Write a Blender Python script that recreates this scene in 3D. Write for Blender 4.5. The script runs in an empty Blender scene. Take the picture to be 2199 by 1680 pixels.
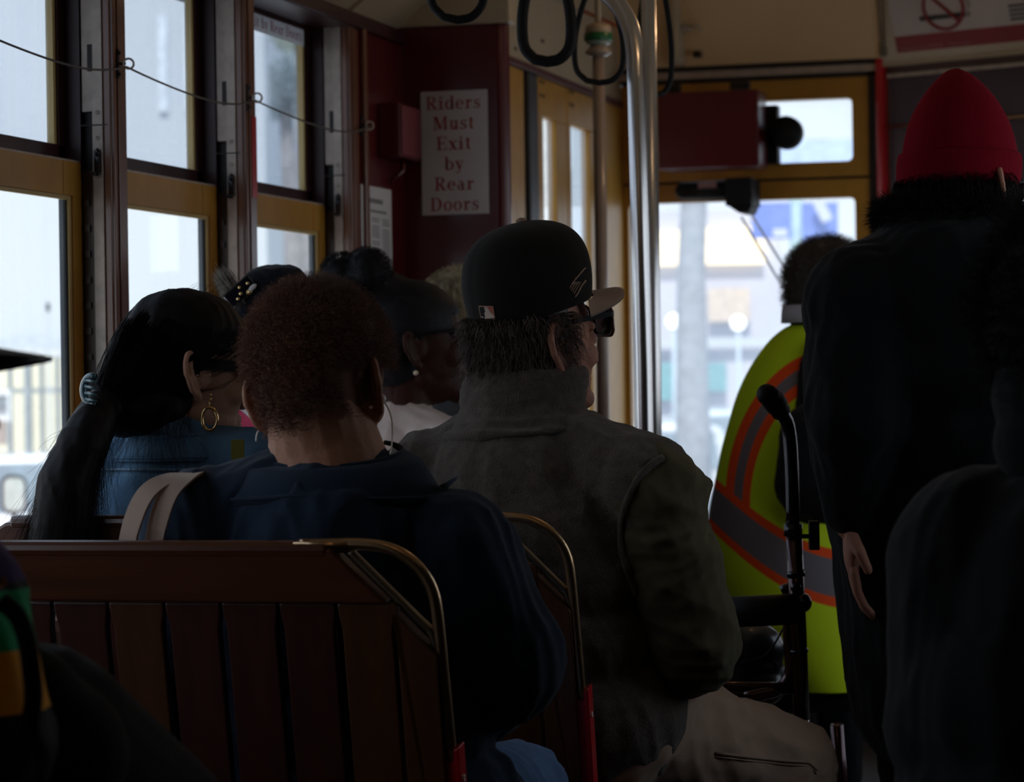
import bpy, math, random
import numpy as np
from mathutils import Vector
random.seed(7); RNG = np.random.RandomState(11)
PI = math.pi
scene = bpy.context.scene
COL = scene.collection

# ------------------------------------------------------------------ camera frame
FPX, YAW, ROLL, PITCH = 6000.0, .2684, .015, -.0025
_cy, _sy = math.cos(YAW), math.sin(YAW)
CF = np.array([-_sy*math.cos(PITCH), _cy*math.cos(PITCH), math.sin(PITCH)])
_R0 = np.array([_cy, _sy, 0.0]); _U0 = np.cross(_R0, CF)
CU = math.cos(ROLL)*_U0 + math.sin(ROLL)*_R0
CR = math.cos(ROLL)*_R0 - math.sin(ROLL)*_U0
EYE = np.array([0.0, 0.0, 1.17])
def ray(px, py): return CF + (px-1099.5)/FPX*CR + (840-py)/FPX*CU
def P(px, py, d): return EYE + ray(px, py)*d
def PX(px, py, X): r = ray(px, py); return EYE + r*(X/r[0])
def PY(px, py, Y): r = ray(px, py); return EYE + r*(Y/r[1])
def V(*a): return np.array(a, float)
def nrm(v): v = np.asarray(v, float); return v/(np.linalg.norm(v)+1e-12)

# ------------------------------------------------------------------ materials
MATS = {}
def new_mat(name):
    m = bpy.data.materials.new(name); m.use_nodes = True
    nt = m.node_tree; b = nt.nodes['Principled BSDF']
    return m, nt, b
def link(nt, a, b): nt.links.new(a, b)
def noise_node(nt, scale=10, detail=4, vec=None, stretch=None, dist=0):
    n = nt.nodes.new('ShaderNodeTexNoise'); n.inputs['Scale'].default_value = scale
    n.inputs['Detail'].default_value = detail; n.inputs['Distortion'].default_value = dist
    tc = nt.nodes.new('ShaderNodeTexCoord')
    mp = nt.nodes.new('ShaderNodeMapping')
    if stretch: mp.inputs['Scale'].default_value = stretch
    link(nt, tc.outputs['Object'], mp.inputs['Vector']); link(nt, mp.outputs['Vector'], n.inputs['Vector'])
    return n
def mat(name, col, rough=.5, metal=0, var=.15, vscale=8, bump=0, bscale=60, stretch=None, coat=0, spec=.5, sheen=0, detail=4, sheencol=None, var2=None):
    if name in MATS: return MATS[name]
    m, nt, b = new_mat(name)
    b.inputs['Roughness'].default_value = rough; b.inputs['Metallic'].default_value = metal
    b.inputs['Specular IOR Level'].default_value = spec
    b.inputs['Coat Weight'].default_value = coat
    if coat: b.inputs['Coat Roughness'].default_value = .12
    if sheen:
        b.inputs['Sheen Weight'].default_value = sheen; b.inputs['Sheen Roughness'].default_value = .4
        if sheencol: b.inputs['Sheen Tint'].default_value = (*sheencol, 1)
    n = noise_node(nt, vscale, detail, stretch=stretch)
    r = nt.nodes.new('ShaderNodeValToRGB')
    c2 = var2 if var2 else tuple(min(1, c*(1+var)) for c in col)
    c1 = tuple(c*(1-var) for c in col)
    r.color_ramp.elements[0].position = .3; r.color_ramp.elements[1].position = .7
    r.color_ramp.elements[0].color = (*c1, 1); r.color_ramp.elements[1].color = (*c2, 1)
    link(nt, n.outputs['Fac'], r.inputs['Fac']); link(nt, r.outputs['Color'], b.inputs['Base Color'])
    if bump:
        n2 = noise_node(nt, bscale, 3, stretch=stretch)
        bp = nt.nodes.new('ShaderNodeBump'); bp.inputs['Strength'].default_value = bump; bp.inputs['Distance'].default_value = .01
        link(nt, n2.outputs['Fac'], bp.inputs['Height']); link(nt, bp.outputs['Normal'], b.inputs['Normal'])
    MATS[name] = m; return m
def wood(name, c1, c2, rough=.3, axis=0, scale=5):
    if name in MATS: return MATS[name]
    m, nt, b = new_mat(name)
    st = [9, 9, 9]; st[axis] = .6
    n = noise_node(nt, scale, 6, stretch=tuple(st), dist=.6)
    r = nt.nodes.new('ShaderNodeValToRGB')
    r.color_ramp.elements[0].position = .25; r.color_ramp.elements[1].position = .75
    r.color_ramp.elements[0].color = (*c1, 1); r.color_ramp.elements[1].color = (*c2, 1)
    link(nt, n.outputs['Fac'], r.inputs['Fac']); link(nt, r.outputs['Color'], b.inputs['Base Color'])
    b.inputs['Roughness'].default_value = rough; b.inputs['Coat Weight'].default_value = .5; b.inputs['Coat Roughness'].default_value = .18
    bp = nt.nodes.new('ShaderNodeBump'); bp.inputs['Strength'].default_value = .12; bp.inputs['Distance'].default_value = .003
    link(nt, n.outputs['Fac'], bp.inputs['Height']); link(nt, bp.outputs['Normal'], b.inputs['Normal'])
    MATS[name] = m; return m
def glass(name, tint=(1, 1, 1), dirt_haze=.0, gl=1.0):
    if name in MATS: return MATS[name]
    m, nt, b = new_mat(name); nt.nodes.remove(b); out = nt.nodes['Material Output']
    tr = nt.nodes.new('ShaderNodeBsdfTransparent'); tr.inputs['Color'].default_value = (*tint, 1)
    g = nt.nodes.new('ShaderNodeBsdfGlossy'); g.inputs['Roughness'].default_value = .03
    fr = nt.nodes.new('ShaderNodeLayerWeight'); fr.inputs['Blend'].default_value = .5
    pw = nt.nodes.new('ShaderNodeMath'); pw.operation = 'POWER'; pw.inputs[1].default_value = 5
    link(nt, fr.outputs['Facing'], pw.inputs[0])
    mu = nt.nodes.new('ShaderNodeMath'); mu.operation = 'MULTIPLY_ADD'; mu.inputs[1].default_value = .9*gl; mu.inputs[2].default_value = .02*gl
    link(nt, pw.outputs[0], mu.inputs[0])
    mx = nt.nodes.new('ShaderNodeMixShader')
    link(nt, mu.outputs[0], mx.inputs['Fac']); link(nt, tr.outputs[0], mx.inputs[1]); link(nt, g.outputs[0], mx.inputs[2])
    if dirt_haze:
        df = nt.nodes.new('ShaderNodeBsdfTranslucent'); df.inputs['Color'].default_value = (.8, .88, .95, 1)
        n = noise_node(nt, 3, 5, stretch=(1, 4, .6)); rr = nt.nodes.new('ShaderNodeMapRange')
        rr.inputs['From Min'].default_value = .35; rr.inputs['From Max'].default_value = .75
        rr.inputs['To Min'].default_value = dirt_haze*.5; rr.inputs['To Max'].default_value = dirt_haze*1.5
        link(nt, n.outputs['Fac'], rr.inputs['Value'])
        m2 = nt.nodes.new('ShaderNodeMixShader'); link(nt, rr.outputs['Result'], m2.inputs['Fac'])
        link(nt, mx.outputs[0], m2.inputs[1]); link(nt, df.outputs[0], m2.inputs[2]); mx = m2
    link(nt, mx.outputs[0], out.inputs['Surface'])
    MATS[name] = m; return m

def thin(name, col, k=.5):
    m = mat(name, col, .6, var=.03); nt = m.node_tree; b = nt.nodes['Principled BSDF']
    t = nt.nodes.new('ShaderNodeBsdfTranslucent'); t.inputs['Color'].default_value = (*col, 1); x = nt.nodes.new('ShaderNodeMixShader'); x.inputs['Fac'].default_value = k
    link(nt, b.outputs[0], x.inputs[1]); link(nt, t.outputs[0], x.inputs[2]); link(nt, x.outputs[0], nt.nodes['Material Output'].inputs['Surface']); return m
M_cream = mat('cream_paint', (.50, .40, .27), .45, var=.06, vscale=3, coat=.15)
M_yellow = mat('ochre_paint', (.50, .25, .035), .42, var=.10, vscale=14, bump=.05, bscale=90)
M_tan = mat('tan_edge', (.62, .45, .18), .5, var=.06)
M_red = mat('oxblood_paint', (.095, .0035, .008), .32, var=.15, vscale=3, coat=.3)
M_brightred = mat('bright_red_paint', (.55, .01, .02), .3, var=.1, coat=.4)
M_maroon = mat('maroon_sash', (.035, .005, .008), .4, var=.2)
M_black = mat('black_rubber', (.005, .005, .006), .6, spec=.25, var=.2)
M_blackgloss = mat('black_gloss', (.008, .008, .009), .2, var=.1)
M_galv = mat('galvanised_steel', (.48, .40, .34), .5, metal=.2, var=.15, vscale=40, bump=.03, bscale=200)
M_chrome = mat('polished_steel', (.74, .73, .74), .24, metal=1, var=.03)
M_brass = mat('worn_bronze', (.50, .33, .19), .3, metal=1, var=.15, vscale=30, bump=.06, bscale=150)
M_dark = mat('dark_recess', (.012, .010, .010), .6)
M_postwood = wood('mahogany_post', (.13, .045, .022), (.21, .080, .040), .32, axis=2)
M_seatH = wood('seat_wood_horizontal', (.060, .016, .006), (.115, .034, .012), .3, axis=0)
M_seatV = wood('seat_wood_vertical', (.034, .007, .005), (.060, .013, .008), .35, axis=2)
M_seatV2 = wood('seat_wood_light', (.055, .018, .005), (.095, .032, .009), .35, axis=2)
M_floor = wood('floor_boards', (.03, .02, .012), (.06, .04, .025), .6, axis=1)
M_paper = mat('white_paper', (.62, .62, .64), .7, var=.03)
M_ink = mat('grey_ink', (.20, .20, .21), .7, var=.1)
M_redink = mat('red_ink', (.34, .035, .03), .6, var=.08)
M_darkink = mat('dark_ink', (.03, .035, .03), .6, var=.1)
M_glass = glass('window_glass', (.97, .99, 1.0), dirt_haze=.06)
M_glassc = glass('clear_glass', (.96, .98, 1.0), dirt_haze=.15)  # milky film imitates the glare veil on the windscreen, besides dirt
M_lensclear = glass('lens_clear', (.95, .95, .95), dirt_haze=0, gl=.6)
M_glassu = glass('upper_glass', (.80, .83, .87), dirt_haze=.08)

# ------------------------------------------------------------------ mesh builder
class MB:
    def __init__(s): s.v = []; s.f = []; s.m = []; s.n = 0
    def add(s, vs, fs, mi=0):
        vs = np.asarray(vs, float).reshape(-1, 3)
        s.v.append(vs); s.f += [[i+s.n for i in f] for f in fs]; s.m += [mi]*len(fs); s.n += len(vs); return s
    def box(s, lo, hi, mi=0):
        x0, y0, z0 = lo; x1, y1, z1 = hi
        return s.hexa([(x0,y0,z0),(x1,y0,z0),(x1,y1,z0),(x0,y1,z0)], [(x0,y0,z1),(x1,y0,z1),(x1,y1,z1),(x0,y1,z1)], mi)
    def hexa(s, a, b, mi=0):
        return s.add(list(a)+list(b), [(3,2,1,0),(4,5,6,7),(0,1,5,4),(1,2,6,5),(2,3,7,6),(3,0,4,7)], mi)
    def obox(s, c, half, ax, mi=0):            # oriented box, ax = 3 unit vectors
        c = np.asarray(c, float); ax = [np.asarray(a, float) for a in ax]; q = []
        for dz in (-1, 1):
            for dx, dy in ((-1,-1),(1,-1),(1,1),(-1,1)):
                q.append(c+ax[0]*dx*half[0]+ax[1]*dy*half[1]+ax[2]*dz*half[2])
        return s.hexa(q[:4], q[4:], mi)
    def prism(s, poly, o, u, v, w, t0, t1, mi=0):   # polygon (2d) in plane o+u*x+v*y, extruded along w
        o, u, v, w = [np.asarray(a, float) for a in (o, u, v, w)]; n = len(poly)
        A = [o+u*a+v*b+w*t0 for a, b in poly]; B = [o+u*a+v*b+w*t1 for a, b in poly]
        fs = [tuple(range(n))[::-1], tuple(range(n, 2*n))] + [(i, (i+1) % n, n+(i+1) % n, n+i) for i in range(n)]
        return s.add(A+B, fs, mi)
    def tube(s, pts, r, n=12, closed=False, mi=0, flat=None):
        pts = np.asarray(pts, float); K = len(pts)
        rs = np.full(K, r, float) if np.isscalar(r) else np.asarray(r, float)
        if closed: T = np.roll(pts, -1, 0)-np.roll(pts, 1, 0)
        else: T = np.gradient(pts, axis=0)
        T /= np.linalg.norm(T, axis=1)[:, None]+1e-12
        a = np.array([0, 0, 1.]) if abs(T[0][2]) < .9 else np.array([1., 0, 0])
        N = nrm(np.cross(T[0], a)); vs = []
        for i in range(K):
            N = nrm(N-T[i]*np.dot(N, T[i])); B = np.cross(T[i], N)
            for k in range(n):
                c, q = math.cos(2*PI*k/n), math.sin(2*PI*k/n)
                e = 1 if flat is None else flat
                vs.append(pts[i]+rs[i]*(c*N+q*B*e))
        fs = []
        for i in range(K if closed else K-1):
            j = (i+1) % K
            for k in range(n): fs.append((i*n+k, i*n+(k+1) % n, j*n+(k+1) % n, j*n+k))
        if not closed: fs += [tuple(range(n))[::-1], tuple(range((K-1)*n, K*n))]
        return s.add(vs, fs, mi)
    def ell(s, c, r, ax=None, nu=20, nv=12, mi=0):
        c = np.asarray(c, float); r = (r, r, r) if np.isscalar(r) else r
        ax = np.eye(3) if ax is None else np.asarray(ax, float)
        vs = [c+ax[2]*r[2]]
        for i in range(1, nv):
            t = PI*i/nv
            for k in range(nu):
                p = 2*PI*k/nu
                vs.append(c+ax[0]*r[0]*math.sin(t)*math.cos(p)+ax[1]*r[1]*math.sin(t)*math.sin(p)+ax[2]*r[2]*math.cos(t))
        vs.append(c-ax[2]*r[2]); L = len(vs)-1; fs = []
        for k in range(nu): fs.append((0, 1+k, 1+(k+1) % nu))
        for i in range(nv-2):
            for k in range(nu):
                a = 1+i*nu; b = a+nu; fs.append((a+k, b+k, b+(k+1) % nu, a+(k+1) % nu))
        a = 1+(nv-2)*nu
        for k in range(nu): fs.append((a+k, L, a+(k+1) % nu))
        return s.add(vs, fs, mi)
    def limb(s, a, b, ra, rb, n=14):
        a = np.asarray(a, float); b = np.asarray(b, float)
        if np.linalg.norm(b-a) > 1e-5:
            T = nrm(b-a); q = [a]; rr = [ra]
            s.tube([a-T*ra*.0, a*.5+b*.5, b], [ra, (ra+rb)/2, rb], n)
        s.ell(a, ra, nu=n, nv=8); s.ell(b, rb, nu=n, nv=8); return s
    def lathe(s, prof, o, ax, n=32, mi=0, closed=False):
        o = np.asarray(o, float); X, Y, Z = [np.asarray(a, float) for a in ax]; vs = []
        for r, z in prof:
            for k in range(n):
                t = 2*PI*k/n; vs.append(o+X*r*math.cos(t)+Y*r*math.sin(t)+Z*z)
        K = len(prof); fs = []
        for i in range(K-1):
            for k in range(n): fs.append((i*n+k, i*n+(k+1) % n, (i+1)*n+(k+1) % n, (i+1)*n+k))
        fs += [tuple(range(n))[::-1], tuple(range((K-1)*n, K*n))]
        return s.add(vs, fs, mi)
    def build(s, name, mats, parent=None, smooth=False, bevel=0):
        base = wloc(parent)
        me = bpy.data.meshes.new(name)
        vs = np.concatenate(s.v)-base
        me.from_pydata([tuple(v) for v in vs], [], s.f)
        mats = mats if isinstance(mats, (list, tuple)) else [mats]
        for m in mats: me.materials.append(m)
        if len(mats) > 1: me.polygons.foreach_set('material_index', s.m)
        me.validate()
        ob = bpy.data.objects.new(name, me); COL.objects.link(ob)
        if parent: ob.parent = parent
        if smooth: me.polygons.foreach_set('use_smooth', [True]*len(me.polygons))
        if bevel:
            md = ob.modifiers.new('bevel', 'BEVEL'); md.width = bevel; md.segments = 2; md.limit_method = 'ANGLE'; md.angle_limit = .6
        return ob
def wloc(o):
    b = np.zeros(3)
    while o is not None: b = b+np.array(o.location); o = o.parent
    return b
def empty(name, loc, label=None, cat=None, group=None, kind=None):
    o = bpy.data.objects.new(name, None); COL.objects.link(o); o.location = tuple(loc); o.empty_display_size = .05
    return tag(o, label, cat, group, kind)
def tag(o, label=None, cat=None, group=None, kind=None):
    if label: o['label'] = label
    if cat: o['category'] = cat
    if group: o['group'] = group
    if kind: o['kind'] = kind
    return o
def struct(name, mb, m, parent=None, **k):
    o = mb.build(name, m, parent, **k)
    if parent is None: o['kind'] = 'structure'
    return o
def copy_tree(o, parent=None):
    c = o.copy(); COL.objects.link(c); c.parent = parent
    for ch in list(o.children): copy_tree(ch, c)
    return c
def remesh(ob, vox, smooth=4, fac=.5, extra=None):
    md = ob.modifiers.new('r', 'REMESH'); md.mode = 'VOXEL'; md.voxel_size = vox; md.use_smooth_shade = True
    if smooth:
        sm = ob.modifiers.new('s', 'SMOOTH'); sm.factor = fac; sm.iterations = smooth
    dg = bpy.context.evaluated_depsgraph_get(); dg.update()
    me = bpy.data.meshes.new_from_object(ob.evaluated_get(dg))
    old = ob.data; ms = list(old.materials); ob.modifiers.clear(); ob.data = me; me.name = old.name
    me.materials.clear()
    for m in ms: me.materials.append(m)
    bpy.data.meshes.remove(old)
    me.polygons.foreach_set('use_smooth', [True]*len(me.polygons))
    return ob
def getv(me):
    a = np.empty(len(me.vertices)*3, np.float32); me.vertices.foreach_get('co', a); return a.reshape(-1, 3).astype(float)
def getn(me):
    a = np.empty(len(me.vertices)*3, np.float32); me.vertices.foreach_get('normal', a); return a.reshape(-1, 3).astype(float)
def setv(me, v): me.vertices.foreach_set('co', v.astype(np.float32).ravel()); me.update()
def folds(ob, amp=.004, k=(30, 30, 14), seed=0, ridge=True, octv=3):
    me = ob.data; v = getv(me); n = getn(me); r = np.random.RandomState(seed); h = np.zeros(len(v)); k = np.array(k, float)
    w = v.copy()
    for i in range(3): w[:, i] += .02*np.sin(v @ (r.randn(3)*22)+r.rand()*6)
    for o in range(octv):
        for j in range(3):
            kk = k*r.randn(3)*(1.7**o); s_ = np.sin(w @ kk+r.rand()*6.28)
            h += (1-2*np.abs(s_) if ridge else s_)/(1.6**o)/3
    setv(me, v+n*(h*amp)[:, None]); return ob
def strands(name, lines, r, m, parent, taper=True, mats=None):
    lines = np.asarray(lines, float); N, S, _ = lines.shape
    T = np.gradient(lines, axis=1); T /= np.linalg.norm(T, axis=2)[..., None]+1e-9
    A = np.where(np.abs(T[..., 2:3]) < .9, np.array([0, 0, 1.]), np.array([1., 0, 0]))
    U = np.cross(T, A); U /= np.linalg.norm(U, axis=2)[..., None]+1e-9; W = np.cross(T, U)
    rr = np.full(S, r, float)
    if taper: rr = r*np.linspace(1, .25, S)
    ring = []
    for k in range(3):
        a = 2*PI*k/3; ring.append(lines+rr[None, :, None]*(math.cos(a)*U+math.sin(a)*W))
    vs = np.stack(ring, 2).reshape(-1, 3)-wloc(parent)
    i = np.arange(N)[:, None, None]*S*3; j = np.arange(S-1)[None, :, None]*3; k = np.arange(3)[None, None, :]; k2 = (k+1) % 3
    q = np.stack([i+j+k, i+j+k2, i+j+3+k2, i+j+3+k], -1).reshape(-1, 4)
    me = bpy.data.meshes.new(name); me.vertices.add(len(vs)); me.vertices.foreach_set('co', vs.astype(np.float32).ravel())
    me.loops.add(q.size); me.loops.foreach_set('vertex_index', q.astype(np.int32).ravel())
    me.polygons.add(len(q)); me.polygons.foreach_set('loop_start', np.arange(len(q), dtype=np.int32)*4)
    me.polygons.foreach_set('loop_total', np.full(len(q), 4, np.int32)) if False else None
    me.update(calc_edges=True); me.polygons.foreach_set('use_smooth', [True]*len(q)); me.materials.append(m)
    ob = bpy.data.objects.new(name, me); COL.objects.link(ob)
    if parent: ob.parent = parent
    return ob
def join_mesh(a, b):                      # merge b's mesh into a (same parent space)
    import bmesh
    bm = bmesh.new(); bm.from_mesh(a.data); n0 = len(a.data.materials)
    base = len(bm.faces); bm.from_mesh(b.data); bm.faces.ensure_lookup_table()
    for m in b.data.materials: a.data.materials.append(m)
    for i in range(base, len(bm.faces)): bm.faces[i].material_index += n0
    bm.to_mesh(a.data); bm.free(); bpy.data.objects.remove(b); return a
def bez(p, n=20):
    p = [np.asarray(q, float) for q in p]; out = []
    for t in np.linspace(0, 1, n):
        q = p
        while len(q) > 1: q = [a*(1-t)+b*t for a, b in zip(q[:-1], q[1:])]
        out.append(q[0])
    return np.array(out)
def smoothline(p, n=6):                   # Catmull-Rom
    p = np.asarray(p, float); q = np.vstack([2*p[0]-p[1], p, 2*p[-1]-p[-2]]); out = []
    for i in range(1, len(q)-2):
        for t in np.linspace(0, 1, n, endpoint=False):
            a, b, c, d = q[i-1], q[i], q[i+1], q[i+2]
            out.append(.5*((2*b)+(-a+c)*t+(2*a-5*b+4*c-d)*t*t+(-a+3*b-3*c+d)*t**3))
    out.append(q[-2]); return np.array(out)

# ------------------------------------------------------------------ serif lettering
def _arc(cx, cy, rx, ry, a0, a1, w, t, n=14):
    o = [(cx+rx*math.cos(a), cy+ry*math.sin(a)) for a in np.linspace(a0, a1, n)]
    i = [(cx+(rx-w)*math.cos(a), cy+(ry-t)*math.sin(a)) for a in np.linspace(a0, a1, n)]
    return [[o[k], o[k+1], i[k+1], i[k]] for k in range(n-1)]
def _st(x, y0, y1, w=.15): return [[(x, y0), (x+w, y0), (x+w, y1), (x, y1)]]
def _sf(x0, x1, y, t=.055): return [[(x0, y), (x1, y), (x1, y+t), (x0, y+t)]]
def _ln(a, b, w):
    d = nrm(np.array(b)-np.array(a)); p = np.array([-d[1], d[0]])*w/2; a = np.array(a); b = np.array(b)
    return [[tuple(a+p), tuple(a-p), tuple(b-p), tuple(b+p)]]
H2 = PI/2
GL = {
 'R': (.80, _st(.10,0,1)+_sf(0,.35,0)+_sf(0,.35,.945)+_arc(.36,.745,.30,.255,-H2,H2,.15,.055)+_sf(.2,.37,.945)+_sf(.2,.37,.49)+_ln((.36,.50),(.66,.03),.16)+_sf(.58,.80,0)),
 'i': (.38, _st(.10,0,.68)+_sf(0,.36,0)+_sf(0,.2,.625)+[[(.18+.09*math.cos(a), .88+.09*math.sin(a)) for a in np.linspace(0, 2*PI, 12, endpoint=False)]]),
 'd': (.66, _arc(.30,.34,.29,.355,0,2*PI,.15,.055,24)+_st(.42,0,1)+_sf(.32,.5,.945)+_sf(.5,.66,0)),
 'e': (.60, _arc(.30,.34,.29,.355,0,5.5,.15,.055,24)+_sf(.1,.55,.33)),
 'r': (.52, _st(.10,0,.68)+_sf(0,.36,0)+_sf(0,.2,.625)+_arc(.40,.44,.18,.24,H2*.7,PI*.9,.06,.06)+[[(.41+.08*math.cos(a), .58+.08*math.sin(a)) for a in np.linspace(0, 2*PI, 12, endpoint=False)]]),
 's': (.50, _arc(.25,.51,.20,.185,.3,PI*1.35,.11,.055)+_arc(.25,.18,.21,.195,-2.8,1.2,.12,.055)+_ln((.10,.42),(.42,.27),.13)+_st(.39,.5,.68,.05)+_st(.03,0,.2,.05)),
 'M': (1.05, _st(.12,0,1,.06)+_sf(0,.28,0)+_sf(0,.3,.945)+_ln((.2,1),(.5,.06),.15)+_ln((.5,.06),(.8,1),.06)+_st(.78,0,1,.15)+_sf(.7,1.02,0)+_sf(.78,1.02,.945)),
 'u': (.68, _st(.10,.2,.68)+_sf(0,.2,.625)+_arc(.28,.2,.18,.215,PI,2*PI,.13,.06)+_st(.42,0,.68)+_sf(.32,.5,.625)+_sf(.5,.66,0)),
 't': (.42, _st(.12,.12,.86)+_sf(0,.38,.625)+_arc(.27,.15,.15,.16,PI,2*PI*.93,.14,.06)),
 'E': (.74, _st(.10,0,1)+_sf(0,.66,0)+_sf(0,.66,.945)+_sf(.2,.5,.48)+_st(.48,.38,.62,.05)+_st(.62,0,.26,.06)+_st(.62,.76,1,.06)),
 'x': (.64, _ln((.14,.66),(.48,.02),.16)+_ln((.5,.66),(.12,.02),.06)+_sf(0,.28,.625)+_sf(.38,.6,.625)+_sf(0,.24,0)+_sf(.36,.64,0)),
 'b': (.66, _arc(.36,.34,.29,.355,0,2*PI,.15,.055,24)+_st(.09,0,1)+_sf(0,.16,.945)),
 'y': (.64, _ln((.14,.66),(.36,.04),.15)+_ln((.52,.66),(.28,-.16),.06)+_sf(0,.28,.625)+_sf(.40,.62,.625)+_arc(.2,-.14,.13,.12,PI*.9,2*PI,.06,.06)),
 'a': (.62, _arc(.26,.50,.2,.185,0,2.6,.14,.055)+_st(.33,.08,.52,.14)+_arc(.25,.2,.22,.215,0,2*PI,.12,.055,20)+_sf(.40,.60,0)),
 'D': (.84, _st(.10,0,1)+_sf(0,.4,0)+_sf(0,.4,.945)+_arc(.36,.5,.42,.5,-H2,H2,.16,.055)),
 'o': (.62, _arc(.30,.34,.29,.355,0,2*PI,.14,.055,24)),
 ' ': (.34, []),
}
def write(mb, text, o, u, v, w, h, cx=None, x0=None, off=.0008, mi=0, sx=1.0, gap=.05):
    adv = sum(GL[c][0]+gap for c in text)-gap
    x = (-adv*sx*h/2 if cx is not None else 0)
    o = np.asarray(o, float)
    for c in text:
        a, polys = GL[c]
        for p in polys:
            pts = [(x+q[0]*h*sx, q[1]*h) for q in p]
            vs = [o+np.asarray(u)*a_+np.asarray(v)*b_+np.asarray(w)*off for a_, b_ in pts]
            mb.add(vs, [tuple(range(len(vs)))], mi)
        x += (a+gap)*h*sx
def small_text(text, size, o, u, v, w, m, name, parent, off=.001):
    cu = bpy.data.curves.new(name, 'FONT'); cu.body = text; cu.size = size; cu.align_x = 'LEFT'
    tmp = bpy.data.objects.new('tmp', cu); COL.objects.link(tmp)
    dg = bpy.context.evaluated_depsgraph_get(); dg.update()
    me = bpy.data.meshes.new_from_object(tmp.evaluated_get(dg)); bpy.data.objects.remove(tmp)
    c = getv(me); base = wloc(parent)
    nv = np.asarray(o)+c[:, 0:1]*np.asarray(u)+c[:, 1:2]*np.asarray(v)+np.asarray(w)*off-base
    setv(me, nv); me.materials.clear(); me.materials.append(m); me.name = name
    ob = bpy.data.objects.new(name, me); COL.objects.link(ob); ob.parent = parent; return ob

XA, YA, ZA = V(1, 0, 0), V(0, 1, 0), V(0, 0, 1)
XW = -2.085            # inner face of the left posts
PITCHY = .689
POSTS = [4.131, 4.82, 5.509, 6.198]     # near side of each post
YB = 6.60              # bulkhead
YF = 9.0               # front of the vestibule
# ================================================================== THE CAR
ZC = 2.046             # lower edge of the cream cove (on the left wall)
XR = .42               # right wall
YREAR = -1.6
# ---- floor, ceiling
b = MB(); b.box((-2.35, YREAR, -.06), (.6, YF+.3, 0)); struct('floor', b, M_floor)
b = MB()
prof = [(XW-.02, ZC), (XW+.10, ZC+.09), (XW+.24, ZC+.22), (XW+.42, ZC+.34), (XW+.62, ZC+.40), (XR-.62, ZC+.40), (XR-.42, ZC+.34), (XR-.24, ZC+.22), (XR-.10, ZC+.09), (XR+.02, ZC)]
n = len(prof); A = []; Bq = []
for x, z in prof: A += [(x, YREAR, z), (x, YB, z)]; Bq += [(x, YREAR, z+.03), (x, YB, z+.03)]
fs = []
for i in range(n-1):
    fs.append((2*i, 2*i+1, 2*i+3, 2*i+2)); fs.append((2*n+2*i, 2*n+2*i+2, 2*n+2*i+3, 2*n+2*i+1))
b.add(A+Bq, fs)
for k in range(8):      # thin battens following the cove, one per window bay
    y = POSTS[0]-3*PITCHY+k*PITCHY+.03
    for i in range(n-1):
        p, q = V(prof[i][0], y, prof[i][1]), V(prof[i+1][0], y, prof[i+1][1])
        b.obox((p+q)/2-ZA*.004, (np.linalg.norm(q-p)/2, .012, .005), (nrm(q-p), YA, nrm(np.cross(q-p, YA))))
struct('ceiling', b, M_cream)
b = MB(); b.box((-2.35, YB, 2.50), (.6, YF+.3, 2.54)); struct('ceiling', b, M_cream)
# dark timber lip under the cove
b = MB(); b.box((XW-.09, YREAR, ZC-.035), (XW+.012, YB, ZC+.0), 0); struct('trim_1', b, M_maroon, bevel=.004)
b = MB(); b.box((-2.33, YREAR, ZC-.02), (XW-.09, YB, ZC+.10)); b.box((-2.33, YREAR, 0), (-2.27, YB, .76)); b.box((-2.27, YREAR, 0), (XW-.02, YB, .70))
struct('wall_left', b, M_dark)
b = MB(); b.box((XW-.13, YREAR, .70), (XW+.03, YB, .76)); struct('trim_2', b, M_postwood, bevel=.006)

# ---- window posts: wood face, metal guide on the reveal, studs
def win_post(Y, i, red=False):
    b = MB(); w = .058
    b.box((-2.208, Y+.010, 1.598), (XW-.02, Y+w-.002, ZC-.03)); b.box((-2.180, Y+.010, .76), (XW-.02, Y+w-.002, 1.598))
    root = struct('wall_left', b, M_dark)
    b = MB(); b.box((XW-.020, Y, .76), (XW, Y+w, ZC-.03)); b.box((XW-.020, Y-.004, .76), (XW-.006, Y+.004, ZC-.03)); b.box((XW-.001, Y+.014, .76), (XW+.003, Y+.021, ZC-.03)); b.build('post_face', M_postwood, root, bevel=.003)
    b = MB(); b.box((-2.1285, Y-.004, .76), (-2.107, Y+.012, ZC-.03)); b.box((-2.150, Y+.0, 1.69), (-2.1285, Y+.012, ZC-.03)); b.box((-2.104, Y-.001, .76), (-2.0985, Y+.012, ZC-.03))
    b.build('metal_guide', M_galv, root, bevel=.001)
    for z in (1.688, 1.640):
        b = MB(); b.lathe([(.0045, 0), (.004, .0015), (.0022, .0018), (.0018, .0004)], (-2.118, Y-.004, z), (XA, ZA, -YA), 14)
        b.build('screw', M_galv, root, smooth=True)
    b = MB(); b.box((-2.136, Y-.0052, 1.765), (-2.127, Y-.003, 1.815)); b.box((-2.152, Y-.0045, 1.663), (-2.098, Y-.003, 1.6655)); b.build('slot', M_dark, root)
    b = MB()                                      # spring latch hooked on the sash
    b.box((-2.124, Y-.010, 1.575), (-2.112, Y-.003, 1.617)); b.ell((-2.119, Y-.010, 1.573), (.007, .007, .005)); b.ell((-2.117, Y-.008, 1.612), (.005, .005, .009))
    b.build('latch', M_blackgloss, root, smooth=True, bevel=.001)
    b = MB(); b.box((-2.150, Y-.004, .76), (-2.1285, Y+.008, 1.58))
    for k in range(14): b.box((-2.144, Y-.009, .89+k*.048), (-2.134, Y-.003, .902+k*.048))
    b.build('rack_strip', mat('dark_bronze', (.05, .035, .03), .4, metal=.6), root)
    if red: pass
    return root
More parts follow.
